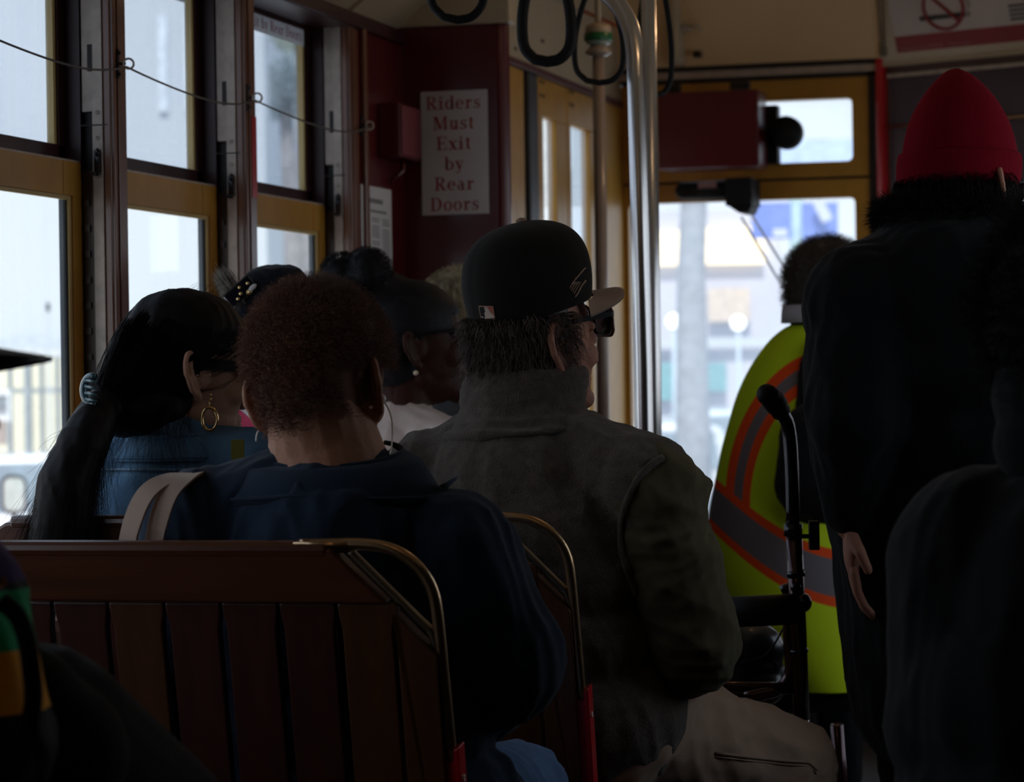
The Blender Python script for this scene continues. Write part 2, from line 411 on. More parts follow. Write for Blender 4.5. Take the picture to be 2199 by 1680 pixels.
posts = [win_post(Y, i) for i, Y in enumerate(POSTS)]
# red reflection on the third post edge, put in as a coloured strip
b = MB(); b.box((XW-.001, 5.509+.030, PX(545, 425, XW)[2]), (XW+.0012, 5.509+.0585, PX(543, 250, XW)[2])); tag(b.build('red_reflection_strip', M_brightred), 'bright red reflection painted as a strip on the edge of the wooden post before the last side window', 'painted_reflection')

# ---- windows: ochre lower sash, maroon upper sash, panes
def side_window(k, Y0, Y1):
    YS0, YS1 = Y0+.058, Y1
    b = MB(); b.box((-2.20, YS0, .76), (-2.14, YS1, .80)); root = struct('window_%d' % k, b, M_yellow)
    zt, zr = 1.594, 1.531; X0, X1 = -2.176, -2.152
    sw = .062
    b = MB(); b.box((X0, YS0, zr), (X1, YS1, zt)); b.box((X0, YS0, .80), (X1, YS0+sw, zr)); b.box((X0, YS1-sw+.02, .80), (X1, YS1, zr)); b.box((X0, YS0, .80), (X1, YS1, .855))
    b.box((X1, YS1-.085, zr+.001), (X1+.0012, YS1-.0845, zt))
    ls = b.build('lower_sash', M_yellow, root, bevel=.002)
    b = MB(); b.box((X0+.004, YS1-sw+.008, .855), (X1-.004, YS1-sw+.020, zr)); b.box((X0+.012, YS0+sw, zr-.008), (X1-.003, YS1-sw+.01, zr)); b.build('glazing_bead', M_tan, ls, bevel=.001)
    b = MB(); b.box((X0+.002, YS1-sw+.004, .855), (X1-.008, YS1-sw+.009, zr)); b.build('glazing_seal', M_black, ls)
    b = MB(); b.box((X0+.010, YS0+sw-.005, .85), (X0+.013, YS1-sw+.015, zr+.003)); b.build('pane', M_glass, ls)
    b = MB(); b.box((X0-.004, YS0, zt), (X1-.002, YS1, zt+.004)); b.build('top_strip', M_galv, ls)
    X0, X1 = -2.206, -2.182; zb = 1.598; zp = 2.002
    b = MB(); b.box((X0, YS0, zb), (X1, YS1, zb+.030)); b.box((X0, YS0, zp), (X1, YS1, ZC-.02)); b.box((X0, YS0, zb), (X1, YS0+.045, zp)); b.box((X0, YS1-.036, zb), (X1, YS1-.004, zp))
    us = b.build('upper_sash', M_maroon, root, bevel=.002)
    b = MB(); b.box((X0+.006, YS1-.047, zb+.03), (X1-.004, YS1-.034, zp)); b.build('glazing_bead', M_tan, us)
    b = MB(); b.box((X0+.008, YS0+.04, zb+.027), (X0+.011, YS1-.03, zp+.003)); b.build('pane', M_glassu, us)
    b = MB(); b.box((-2.205, YS1-.004, 1.598), (-2.152, YS1+.012, ZC-.02)); b.box((-2.178, YS1-.004, .80), (-2.152, YS1+.012, 1.598)); b.build('side_track', M_maroon, root)
    return root
for k, (a, c) in enumerate(zip(POSTS[:-1], POSTS[1:])): side_window(k+1, a, c)
b = MB()                                         # solid wall behind the camera-side bays keeps the car dark
b.box((-2.30, YREAR, .86), (-2.12, 2.05, ZC)); struct('wall_left', b, M_dark)
for k, Y in enumerate([2.06, 2.75, 3.44]):
    b = MB(); b.box((-2.208, Y, .86), (XW, Y+.058, ZC-.03)); struct('wall_left', b, M_postwood)
# ---- sticker on the last window
st = empty('window_sticker', (-2.17, 5.85, 1.96), 'white strip sticker with red serif words Exit by Rear Doors on the last side window', 'sticker')
sz0_ = PX(540, 62, -2.18)[2]; b = MB(); b.add([(-2.183, 5.62, sz0_), (-2.183, 6.158, sz0_), (-2.183, 6.158, 2.003), (-2.183, 5.62, 2.003)], [(0, 1, 2, 3)]); b.build('sticker_backing', thin('sticker_white', (.42, .40, .41), .5), st)
b = MB(); hh_s = (2.003-sz0_)*.60; adv_ = sum(GL[c_][0]+.05 for c_ in 'Exit by Rear Doors'); write(b, 'Exit by Rear Doors', (-2.182, PX(530, 60, -2.182)[1], sz0_+.010), YA, ZA, XA, hh_s, x0=0, sx=(PX(647, 60, -2.182)[1]-PX(530, 60, -2.182)[1])/(adv_*hh_s)); b.build('lettering', thin('sticker_red', (.28, .02, .03), .6), st)

# ---- red wall panel and bulkhead
b = MB(); b.box((-2.185, 6.256, 0), (XW, YB+.02, ZC-.02)); struct('wall_left', b, M_red)
b = MB(); b.box((XW-.0, 6.27, .86), (XW+.012, 6.297, ZC-.03)); struct('trim_3', b, M_postwood, bevel=.004)
xbr = PY(1090, 57, YB)[0]
b = MB(); b.box((-2.30, YB, 0), (xbr-.03, YB+.05, 2.055)); b.tube([(xbr-.03, YB+.025, 0), (xbr-.03, YB+.025, 2.055)], .026, 20)
struct('wall_bulkhead', b, M_red, bevel=.004)
b = MB(); b.box((-2.30, YB-.01, 2.055), (xbr+.008, YB+.05, 2.52)); b.box((XR-.30, YB-.01, 2.055), (XR+.2, YB+.05, 2.52)); b.box((xbr, YB, 2.42), (XR, YB+.05, 2.52))
struct('wall_bulkhead', b, M_cream, bevel=.006)
b = MB(); b.box((XR-.28, YB, 0), (XR+.2, YB+.05, 2.055)); struct('wall_bulkhead', b, M_red)

# ---- big sign
s0 = PY(901, 197, YB-.01); s1 = PY(1045, 194, YB-.01); s2 = PY(904, 463, YB-.01)
sg = empty('wall_sign', ((s0[0]+s1[0])/2, YB-.006, (s0[2]+s2[2])/2), 'white sign on the red bulkhead reading Riders Must Exit by Rear Doors', 'sign')
sx0, sx1, sz1, sz0 = s0[0], s1[0], s0[2], s2[2]
b = MB(); b.box((sx0, YB-.005, sz0), (sx1, YB-.001, sz1)); b.build('sign_board', mat('sign_white', (.60, .56, .56), .5, var=.05, vscale=10), sg, bevel=.0015)
b = MB(); ch = (sz1-sz0)/6.12
for i, wd in enumerate(['Riders', 'Must', 'Exit', 'by', 'Rear', 'Doors']):
    zz = sz1-ch*(i+.92)
    write(b, wd, ((sx0+sx1)/2-.001, YB-.005, zz), XA, ZA, -YA, ch*.66, cx=0, sx=1.12, gap=.07)
b.build('lettering', M_redink, sg)
# ---- timetable on the side panel
q0 = PX(775, 395, XW+.003); q1 = PX(840, 404, XW+.003)
tt = empty('timetable_sheet', (XW+.002, (q0[1]+q1[1])/2, 1.3), 'tall white printed timetable sheet on the narrow red side panel', 'notice')
ya, yb_ = q0[1], q1[1]; zt = q0[2]; zb = zt-.46
b = MB(); b.box((XW+.001, ya, zb), (XW+.003, yb_, zt)); b.build('paper', M_paper, tt)
b = MB(); ww = yb_-ya
b.box((XW+.003, ya+ww*.28, zt-.040), (XW+.0036, ya+ww*.70, zt-.029))
for a0, a1 in ((.05, .18), (.3, .82)): b.box((XW+.003, ya+ww*a0, zt-.062), (XW+.0036, ya+ww*a1, zt-.056))
for c0, c1 in ((.05, .25), (.34, .60), (.68, .94)):
    z = zt-.075
    while z > zb+.02:
        b.box((XW+.003, ya+ww*c0, z-.0028), (XW+.0036, ya+ww*(c1-.04*random.random()), z)); z -= .0062
        if random.random() < .1: z -= .006
b.build('printed_lines', M_ink, tt)
# ---- red box on the panel with bracket
bx = empty('call_box', (XW+.03, 6.5, 1.74), 'dark red metal box on the side panel above the timetable', 'box')
c0 = PX(836, 225, XW+.05); 
b = MB(); b.box((XW, 6.40, 1.72), (XW+.055, 6.565, 1.85)); b.build('box_body', M_red, bx, bevel=.004)
b = MB(); b.box((XW+.055, 6.405, 1.725), (XW+.060, 6.56, 1.845)); b.build('box_cover', mat('faded_red', (.16, .02, .03), .5), bx, bevel=.002)
b = MB(); b.tube([(XW+.03, 6.50, 1.72), (XW+.03, 6.50, 1.695), (XW+.01, 6.47, 1.665)], .006, 10); b.build('conduit', M_red, bx, smooth=True)

# ---- bell cord and its eyelets
eyes = [PX(272, 137, XW+.016), PX(549, 210, XW+.016), PX(790, 270, XW+.016)]
ym1 = eyes[0]-V(0, PITCHY, 0)
pts = []
for a, c in zip([ym1]+eyes[:-1], eyes):
    for t in np.linspace(0, 1, 18, endpoint=False):
        s = .016*4*t*(1-t)+.010*math.sin(PI*t**2.2)
        pts.append(a*(1-t)+c*t-ZA*(s+.006))
pts.append(eyes[-1]-ZA*.004); pts.append(eyes[-1]+YA*.02)
b = MB(); b.tube(pts, .0021, 8)
tag(b.build('bell_cord', mat('grey_cord', (.13, .12, .10), .6, bump=.3, bscale=900), smooth=True), 'thin grey bell cord sagging across the side windows', 'cord')
for i, e in enumerate(eyes):
    lab = ['metal cord eyelet on the wooden post left of the second window', 'metal cord eyelet on the wooden post with the red strip', 'metal cord end eyelet on the red side panel by the small box'][i]
    r = empty('cord_eyelet', e, lab, 'eyelet', 'bell cord eyelets')
    b = MB(); b.tube([e+V(.0075*math.cos(t)+.004, .0062*math.cos(t), .0095*math.sin(t)) for t in np.linspace(0, 2*PI, 20, endpoint=False)], .0022, 8, closed=True); b.build('ring', M_galv, r, smooth=True)
    b = MB(); b.box((XW, e[1]-.012, e[2]-.028), (XW+.004, e[1]-.004, e[2]+.028)); b.tube([e+V(-.016, -.008, 0), e+V(0, -.004, 0)], .003, 8)
    for dz in (-.02, .02): b.ell((XW+.004, e[1]-.008, e[2]+dz), .004)
    b.build('base_plate', M_dark, r, smooth=False, bevel=.001)

# ================================================================== VESTIBULE
XV = XW
b = MB(); b.box((XV-.20, YB+.05, 0), (XV-.04, YB+.30, 2.5)); struct('wall_left', b, M_dark)
dz0 = PX(1095, 130, XV)[2]
b = MB(); b.box((XV-.06, YB+.05, dz0+.012), (XV, YF, 2.50)); struct('wall_left', b, M_cream, bevel=.003)
b = MB(); b.box((XV-.05, YB+.05, dz0-.008), (XV+.006, YF, dz0+.012)); struct('trim_4', b, mat('plum_trim', (.10, .03, .035), .4), bevel=.002)
b = MB()     # small lip and marks on the side header
b.box((XV, YB+.05, 2.318), (XV+.02, YF-.55, 2.330)); struct('trim_5', b, M_cream, bevel=.003)
for px, py in ((1165, 88), (1230, 118), (1107, 105)):
    q = PX(px, py, XV); b = MB(); b.ell(q, (.003, .02, .006)); tag(b.build('paint_chip', mat('rust_brown', (.06, .035, .01), .7), smooth=True), {1165: 'largest dark chipped mark on the cream panel above the folding doors', 1230: 'dark chipped mark on the cream panel nearest the glass lamp', 1107: 'tiny dark chipped mark on the cream panel next to the red bulkhead'}[px], 'paint chip', 'paint chips over the doors')
# folding door leaves (left side of the vestibule)
def ydoor(px, py=420): return PX(px, py, XV-.02)[1]
ztop = dz0-.01
dr = empty('door_1', (XV-.02, ydoor(1190), 0)); dr['kind'] = 'structure'
def leaf(p0, p1, g0, g1, gy):
    y0, y1, a, c = ydoor(p0), ydoor(p1), ydoor(g0), ydoor(g1)
    zt = PX((g0+g1)/2, gy, XV-.02)[2]
    b = MB(); X0, X1 = XV-.035, XV-.005
    b.box((X0, y0, zt), (X1, y1, ztop)); b.box((X0, y0, 0), (X1, a, zt)); b.box((X0, c, 0), (X1, y1, zt)); b.box((X0, a, 0), (X1, c, .45))
    f = b.build('door_leaf', M_yellow, dr, bevel=.003)
    b = MB(); b.box((X0+.012, a-.004, .44), (X0+.016, c+.004, zt+.005)); b.build('pane', M_glassc, f)
    b = MB()
    for py in (zt+.06, zt+.10): b.ell((X1, y0+.03, py), (.004, .007, .007)); b.ell((X1, y0+.065, py), (.004, .007, .007))
    b.build('bolt', M_dark, f, smooth=True)
leaf(1147, 1209, 1158, 1186, 256); leaf(1211, 1276, 1218, 1258, 275)
b = MB(); b.box((XV-.05, ydoor(1060), 0), (XV-.004, ydoor(1117), ztop)); struct('trim_6', b, M_yellow, bevel=.006)
b = MB(); b.box((XV-.06, ydoor(1118), 0), (XV-.03, ydoor(1128), ztop)); b.build('door_gap', M_dark, dr)
b = MB(); b.box((XV-.04, ydoor(1127), 0), (XV-.002, ydoor(1146), ztop)); b.build('door_seal', mat('grey_rubber', (.05, .05, .055), .5), dr, bevel=.005)
b = MB(); b.box((XV-.06, ydoor(1277), 0), (XV-.0, YF+.02, ztop)); struct('wall_left', b, M_yellow)
b = MB(); b.box((XV-.2, YB+.05, 0), (XV-.05, ydoor(1060), 2.2)); struct('wall_left', b, M_dark)

# front wall with windscreen panes
def F(px, py): return PY(px, py, YF)
xl, xr = F(1352, 600)[0], F(1836, 430)[0]
zwt, zwb = F(1620, 430)[2], F(1500, 1116)[2]
ztt, ztb = F(1750, 213)[2], F(1750, 348)[2]; xtl = F(1420, 280)[0]; xtr = F(1830, 280)[0]
pA_x = F(1893, 300)[0]
x0, x1 = F(1316, 600)[0], F(1868, 400)[0]; zh = F(1650, 172)[2]
def rrect(x0, x1, z0, z1, r, n=6):
    o = []
    for cx, cz, a in ((x1-r, z1-r, 0), (x0+r, z1-r, H2), (x0+r, z0+r, PI), (x1-r, z0+r, 3*H2)):
        o += [(cx+r*math.cos(a+t), cz+r*math.sin(a+t)) for t in np.linspace(0, H2, n)]
    return o
def frame_plate(b, X0, X1, Z0, Z1, hx0, hx1, hz0, hz1, r, o, u, v, w, t):
    """rectangular plate with one rounded opening"""
    inn = rrect(hx0, hx1, hz0, hz1, r); n = len(inn); cx, cz = (hx0+hx1)/2, (hz0+hz1)/2; out = []
    q = n//4
    corners = [(X1, Z1), (X0, Z1), (X0, Z0), (X1, Z0)]
    for i in range(n): out.append(corners[i//q])
    o, u, v, w = [np.asarray(a, float) for a in (o, u, v, w)]
    A = [o+u*a+v*c for a, c in inn]; Bo = [o+u*a+v*c for a, c in out]
    A2 = [p+w*t for p in A]; B2 = [p+w*t for p in Bo]; fs = []
    for i in range(n):
        j = (i+1) % n
        if i//q != j//q or True:
            fs.append((i, j, n+j, n+i)); fs.append((2*n+j, 2*n+i, 3*n+i, 3*n+j)); fs.append((j, i, 2*n+i, 2*n+j)); fs.append((n+i, n+j, 3*n+j, 3*n+i))
    b.add(A+Bo+A2+B2, fs)
zmid = F(1700, 385)[2]
wf = empty('window_4', ((x0+x1)/2, YF, zwb)); wf['kind'] = 'structure'
b = MB(); frame_plate(b, x0, x1, zwb-.03, zmid-.004, xl, xr, zwb, zwt, .02, (0, YF, 0), XA, ZA, YA, .05); fr = b.build('windscreen_frame', M_yellow, wf, bevel=.003)
b = MB(); b.box((xl-.005, YF+.02, zwb-.005), (xr+.005, YF+.025, zwt+.005)); b.build('pane', M_glassc, fr)
b = MB(); frame_plate(b, x0, x1, zmid+.004, zh, xtl, xtr, ztb, ztt, .018, (0, YF, 0), XA, ZA, YA, .05); fr = b.build('transom_frame', M_yellow, wf, bevel=.003)
b = MB(); b.box((xtl-.005, YF+.02, ztb-.005), (xtr+.005, YF+.025, ztt+.005)); b.build('pane', M_glassc, fr)
b = MB(); b.box((x0, YF+.01, zmid-.006), (x1, YF+.045, zmid+.006)); b.build('frame_gap', M_dark, wf)
b = MB(); b.box((x1, YF-.01, 0), (pA_x+.01, YF+.06, zh+.02)); struct('trim_6', b, M_dark)
b = MB(); b.box((-2.2, YF+.0, 0), (x1+.03, YF+.06, zwb-.03)); b.box((XV, YF, zwb-.03), (x0-.004, YF+.06, zh)); struct('wall_front', b, M_dark)
b = MB(); b.box((F(1297, 600)[0], YF-.02, zwb), (F(1316, 600)[0], YF, F(1310, 205)[2])); struct('trim_7', b, M_red, bevel=.006)
b = MB(); b.box((xl-.05, YF-.12, zwb-.06), (xr+.05, YF, zwb-.025)); struct('trim_8', b, M_yellow, bevel=.006)
# header above the windscreen
za, zb2, zc2 = F(1650, 137)[2], F(1650, 147)[2], F(1650, 163)[2]
b = MB(); b.box((XV, YF-.02, zb2), (F(1890, 140)[0], YF, za)); b.box((XV, YF-.01, zh-.0), (F(1890, 140)[0], YF+.02, zc2+.002)); struct('trim_9', b, M_dark, bevel=.002)
b = MB(); b.box((XV, YF-.014, zc2), (F(1890, 140)[0], YF, zb2)); struct('trim_10', b, M_galv, bevel=.002)
xh = F(1893, 60)[0]
b = MB(); b.hexa([(XV, YF-.03, za), (xh, YF-.03, za), (xh, YF+.03, za), (XV, YF+.03, za)], [(XV, YF-.16, 2.5), (xh, YF-.16, 2.5), (xh, YF+.03, 2.5), (XV, YF+.03, 2.5)])
struct('wall_front', b, mat('header_cream', (.74, .52, .29), .5, var=.06, vscale=2, coat=.1))
q = F(1478, 60)[0]
b = MB(); b.box((q-.03, YF-.16, za), (q, YF-.03, 2.5)); struct('trim_11', b, M_cream, bevel=.01)
q = F(1500, 70); hk = empty('cabinet_latch', (q[0], YF-.16, q[2]), 'small dark swing latch on the cream header over the windscreen', 'latch')
b = MB(); b.box((q[0]-.035, YF-.13, q[2]-.008), (q[0]-.005, YF-.09, q[2]+.012)); b.build('latch_body', M_galv, hk, bevel=.002)
b = MB(); b.tube([(q[0]-.01, YF-.13, q[2]+.006), (q[0]+.03, YF-.135, q[2]+.005), (q[0]+.038, YF-.135, q[2]-.012)], .004, 8); b.build('latch_arm', M_galv, hk, smooth=True)
q = F(1507, 120); b = MB(); b.box((q[0]-.014, YF-.075, q[2]-.012), (q[0]+.010, YF-.035, q[2]+.008)); tag(b.build('keeper_block', mat('dark_bronze', (.05, .035, .03)), bevel=.003), 'small dark metal keeper block at the bottom edge of the cream header', 'keeper')
q = F(1900, 60); hg = MB(); hg.tube([(q[0], YF-.17, 2.5), (q[0], YF-.045, za+.01)], .006, 10); hg.box((q[0]-.012, YF-.05, za+.004), (q[0]+.012, YF-.03, za+.05)); struct('trim_12', hg, mat('hinge_tan', (.22, .17, .11), .5, var=.3, vscale=30), smooth=True)
# angled right-hand front panel
pA = V(F(1893, 300)[0], YF, 0); pB = pA+V(.62, -.26, 0); uu = nrm(pB-pA); ww_ = nrm(np.cross(uu, ZA)); ln = float(np.linalg.norm(pB-pA))
def FA(px, py):
    r = ray(px, py); nn = np.cross(uu, ZA); t = np.dot(pA-EYE, nn)/np.dot(r, nn); return EYE+r*t
def sz(p): return float(np.dot(p-pA, uu)), float(p[2])
b = MB(); b.obox(pA+uu*.009+ZA*1.1, (.013, .03, 1.1), (uu, ww_, ZA)); struct('trim_13', b, M_brightred, bevel=.006)
s0_, z0_ = sz(FA(1918, 165))
wg = empty('window_5', pA+ZA*.7); wg['kind'] = 'structure'
b = MB(); frame_plate(b, .02, ln, .70, z0_+.05, .034, ln-.06, .78, z0_, .01, pA+ww_*0, uu, ZA, -ww_, .04); b.build('window_frame', mat('plum_frame', (.12, .07, .07), .4), wg, bevel=.002)
b = MB(); b.prism([(.03, z0_-.004), (ln-.06, z0_-.004), (ln-.06, z0_+.008), (.03, z0_+.008)], pA+ww_*.004, uu, ZA, ww_, 0, .01); b.build('metal_edge', M_galv, wg)
b = MB(); b.prism([(.03, .77), (ln-.05, .77), (ln-.05, z0_+.01), (.03, z0_+.01)], pA-ww_*.02, uu, ZA, ww_, 0, .004); b.build('pane', M_glassc, wg)
zs = sz(FA(2160, 405))[1]; zr_ = sz(FA(1932, 272))[1]
b = MB(); b.prism([(.035, zs), (ln-.06, zs), (ln-.06, z0_), (.035, z0_)], pA-ww_*.012, uu, ZA, ww_, 0, .006); b.build('sun_blind', mat('plum_blind', (.075, .05, .075), .35, var=.15, coat=.3), wg)
b = MB(); b.tube([pA+ww_*.01+uu*.03+ZA*zr_, pA+ww_*.01+uu*(ln-.06)+ZA*zr_], .006, 10); b.build('warm_reflection_bar', M_brass, wg, smooth=True)  # warm reflection in the dark glass, modelled as a bronze bar
b = MB(); b.prism([(0, 0), (ln, 0), (ln, .70), (0, .70)], pA, uu, ZA, -ww_, 0, .04); struct('wall_front', b, M_dark)
zt1 = sz(FA(1900, 137))[1]
b = MB(); b.prism([(0, z0_+.05), (ln, z0_+.05), (ln, zt1), (0, zt1)], pA, uu, ZA, -ww_, 0, .04); struct('wall_front', b, mat('header_brown', (.13, .085, .06), .5, var=.1))
b = MB(); b.prism([(0, zt1-.012), (ln, zt1-.012), (ln, zt1), (0, zt1)], pA+ww_*.004, uu, ZA, ww_, 0, .02); struct('trim_14', b, M_cream)
b = MB(); Vt = nrm(ZA*1.0+ww_*.35); b.prism([(0, 0), (ln, 0), (ln, .36), (0, .36)], pA+ZA*zt1+ww_*.02, uu, Vt, -ww_, 0, .03); struct('wall_front', b, M_cream)
# closing wall to the right, in front of the angled panel
b = MB(); b.box((pB[0], pB[1]-.03, 0), (XR+.3, pB[1]+.04, 2.54)); struct('wall_front', b, M_red)
# no smoking sign on that header
nsO = pA+ZA*zt1+ww_*.02; nn = nrm(np.cross(uu, Vt)); nn = nn if np.dot(nn, ww_) > 0 else -nn
def FS(px, py):
    r = ray(px, py); t = np.dot(nsO-EYE, nn)/np.dot(r, nn); p = EYE+r*t-nsO; return float(np.dot(p, uu)), float(np.dot(p, Vt))
a0, h0 = FS(1929, 113); a1, h1 = FS(1929, 78)
ns = empty('no_smoking_sign', nsO+uu*.25+Vt*.12, 'white rules sign with red no smoking ring and red ordinance band, top right', 'sign')
b = MB(); b.prism([(a0, h0), (ln-.01, h0), (ln-.01, .35), (a0, .35)], nsO+nn*.001, uu, Vt, nn, 0, .003); b.build('sign_board', mat('rules_white', (.55, .47, .44), .5, var=.05), ns)
b = MB(); b.prism([(a0, h0), (ln-.01, h0), (ln-.01, h1), (a0, h1)], nsO+nn*.004, uu, Vt, nn, 0, .001)
cxs, czs = FS(2027, 15); rr_ = FS(2070, 15)[0]-cxs
b.tube([nsO+nn*.006+uu*(cxs+rr_*math.cos(t))+Vt*(czs+rr_*math.sin(t)) for t in np.linspace(0, 2*PI, 40, endpoint=False)], .0052, 8, closed=True)
b.tube([nsO+nn*.006+uu*(cxs-rr_*.7)+Vt*(czs+rr_*.7), nsO+nn*.006+uu*(cxs+rr_*.7)+Vt*(czs-rr_*.7)], .0052, 8)
for dx in (.0, .001): pass
cx2 = FS(2200, 10)[0]
b.tube([nsO+nn*.006+uu*(cx2-rr_*.5)+Vt*(czs+rr_*.7), nsO+nn*.006+uu*(cx2+rr_*.7)+Vt*(czs-rr_*.7)], .0052, 8)
b.build('red_print', mat('sign_red', (.25, .012, .014), .5), ns)
b = MB(); k0 = FS(1976, 40); k1 = FS(2078, 33)
b.prism([(k0[0], k0[1]-.008), (k1[0]-.004, k0[1]-.008), (k1[0]-.004, k0[1]+.008), (k0[0], k0[1]+.008)], nsO+nn*.0042, uu, Vt, nn, 0, .0005)
for i in range(2): b.prism([(k1[0]+i*.008, k0[1]-.008), (k1[0]+.004+i*.008, k0[1]-.008), (k1[0]+.004+i*.008, k0[1]+.008), (k1[0]+i*.008, k0[1]+.008)], nsO+nn*.0042, uu, Vt, nn, 0, .0005)
b.tube([nsO+nn*.005+uu*(k1[0]+.008)+Vt*(k0[1]+.016), nsO+nn*.005+uu*(k1[0]+.016)+Vt*(k0[1]+.030), nsO+nn*.005+uu*(k1[0]+.004)+Vt*(k0[1]+.044)], .0015, 6)
for i in range(4):
    hh = FS(2160, 42)[1]+.014*i
    b.prism(rrect(cx2-.055, cx2+.055, hh-.004, hh+.004, .0039), nsO+nn*.0042, uu, Vt, nn, 0, .0005)
b.build('black_print', M_darkink, ns)
small_text('Ordinance No. 60:20-25   These Laws', .0165, nsO+uu*(a0+.006)+Vt*(h0+.007), uu, Vt, nn, mat('band_lettering', (.42, .20, .17), .6), 'band_lettering', ns, .0056)
p_ = FS(1999, 67); small_text('No Smoking', .013, nsO+uu*p_[0]+Vt*p_[1], uu, Vt, nn, M_ink, 'small_print', ns, .0046)
p_ = FS(1988, 80); small_text('Prohibido Fumar', .012, nsO+uu*p_[0]+Vt*p_[1], uu, Vt, nn, M_ink, 'small_print', ns, .0046)

# side / rear walls out of frame that enclose the car
b = MB(); b.box((-2.3, YREAR-.05, 0), (.6, YREAR, 2.55)); struct('wall_rear', b, M_dark)
b = MB(); b.box((XR, YREAR, 0), (XR+.06, YF, .92)); b.box((XR, YREAR, 1.90), (XR+.06, YF, 2.55))
for k in range(10, 13):
    y = YREAR+k*PITCHY; b.box((XR-.0, y, .92), (XR+.06, y+.15, 1.90))
b.box((XR, YREAR, .9), (XR+.06, 4.2, 1.95)); b.box((XR, YB, .9), (XR+.06, 6.95, 1.95)); b.box((XR, 8.75, .9), (XR+.06, YF, 1.95))  # unseen bays filled in to cut the light from this side
struct('wall_right', b, M_dark)
b = MB(); b.box((-2.4, YREAR-.1, 2.56), (.7, YF+.4, 2.60)); struct('ceiling', b, M_dark)

# ================================================================== FITTINGS
# grab loops on the rail
def grab_loop(px, py, w, h, d, lab, thick=.0085, turn=0, px2=None):
    c = P(px, py, d)        # lowest point
    r = empty('grab_loop', c+ZA*h, lab, 'grab loop', 'grab loops hanging from the ceiling rail')
    ux = nrm(CR*math.cos(turn)+CF*math.sin(turn)); ux[2] = 0; ux = nrm(ux)
    L = [(0, 0), (.26, .025), (.45, .12), (.5, .28), (.46, .5), (.30, .78), (.13, .95), (.05, 1.0)]
    L = L+[(-a, c_) for a, c_ in L[::-1]]
    L = smoothline([c+ux*a*w+ZA*c_*h for a, c_ in L[:-1]], 5)
    b = MB(); b.tube(L, thick, 14, closed=True); b.build('loop', M_black, r, smooth=True)
    b = MB(); b.box(tuple(c+V(-.012, -.012, h-.01)), tuple(c+V(.012, .012, h+.10))); b.build('clamp', M_black, r, bevel=.003)
    return r
grab_loop(983, 43, .098, .23, 5.0, 'leftmost black grab loop, in front of the red bulkhead', .0078)
grab_loop(1175, 133, .098, .23, 5.6, 'thickest black grab loop, right of the white sign', .0115)
grab_loop(1287, 178, .105, .22, 6.0, 'thin black grab loop framing the green banded lamp', .0065)
grab_loop(1408, 204, .088, .30, 6.3, 'black grab loop hooked beside the twin steel poles', .0065, turn=.5)
b = MB(); b.tube([(-1.405, YREAR+.1, 2.16), (-1.405, YB-.1, 2.16)], .014, 14)
hr = b.build('ceiling_rail', M_chrome, smooth=True); tag(hr, 'long steel rail under the ceiling carrying the grab loops', 'rail')
for y in (1.0, 3.0, 5.0, 6.3):
    b = MB(); b.tube([(-1.405, y, 2.16), (-1.405, y, 2.45)], .010, 10); b.build('rail_bracket', M_chrome, hr, smooth=True)
# stanchions
def stanchion(pts, r, lab, m=M_chrome, base=True, **k):
    o = empty('stanchion_pole', (pts[0][0], pts[0][1], 0), lab, 'pole', 'floor to ceiling poles by the windscreen')
    b = MB(); b.tube(pts, r, 24); b.build('tube', m, o, smooth=True)
    b = MB(); b.lathe([(.045, 0), (.045, .008), (.03, .02), (r+.002, .03)], (pts[0][0], pts[0][1], 0), (XA, YA, ZA)); b.build('floor_flange', m, o, smooth=True)
    return o
pb = PY(1385, 930, 5.5); pt = PY(1366, 180, 5.5); zz = [0, .6, 1.2, pt[2]]
ptl = [V(np.interp(z, [pb[2], pt[2]], [pb[0], pt[0]]), 5.5, z) if z > pb[2] else V(pb[0]+(pb[2]-z)*.0, 5.5, z) for z in zz]
ptl[-1] = pt
curve = [pt, PY(1363, 110, 5.52), PY(1352, 55, 5.55), PY(1330, 15, 5.60), PY(1295, -18, 5.66), PY(1240, -45, 5.74), PY(1180, -66, 5.80)]
stanchion(np.vstack([ptl[:-1], smoothline(curve, 5)]), .0185, 'left shiny steel pole whose top bends toward the ceiling')
q = PY(1400, 500, 6.0); stanchion([(q[0]-.012, 6.0, 0), (q[0], 6.0, 1.2), (q[0]-.0, 6.0, 2.44)], .0165, 'straight steel pole just right of the bent one')
q = PY(1289, 400, 7.0); qt = PY(1285, 118, 7.0); stanchion([(q[0]-.01, 7.0, 0), (q[0], 7.0, 1.3), (qt[0], 7.0, qt[2])], .0165, 'dull cream painted pole under the green banded lamp', mat('pole_cream', (.38, .30, .25), .28, coat=.5, var=.05))
# lamp on top of the cream pole
lp = empty('ceiling_lamp', (qt[0], 7.0, qt[2]), 'small glass jar lamp with green band on top of the cream pole', 'lamp')
ax = (XA, YA, ZA)
b = MB(); b.lathe([(.018, 0), (.034, .008), (.034, .014), (.02, .03)], (qt[0], 7, qt[2]-.005), ax); b.build('socket', mat('pole_cream', (.38, .30, .25)), lp, smooth=True)
b = MB(); b.lathe([(.020, .026), (.030, .030), (.034, .040)], (qt[0], 7, qt[2]-.003), ax); b.build('glass_dome', mat('pale_glass', (.35, .42, .36), .1, coat=.6), lp, smooth=True)
b = MB(); b.lathe([(.036, .038), (.037, .040), (.037, .056), (.036, .058)], (qt[0], 7, qt[2]-.003), ax); b.build('green_band', mat('green_band', (.01, .14, .04), .3), lp, smooth=True)
b = MB(); b.lathe([(.034, .055), (.034, .07), (.03, .08), (.012, .085)], (qt[0], 7, qt[2]-.003), ax); b.tube([(qt[0], 7, qt[2]+.08), (qt[0], 7, 2.50)], .008, 10); b.build('cap', M_cream, lp, smooth=True)
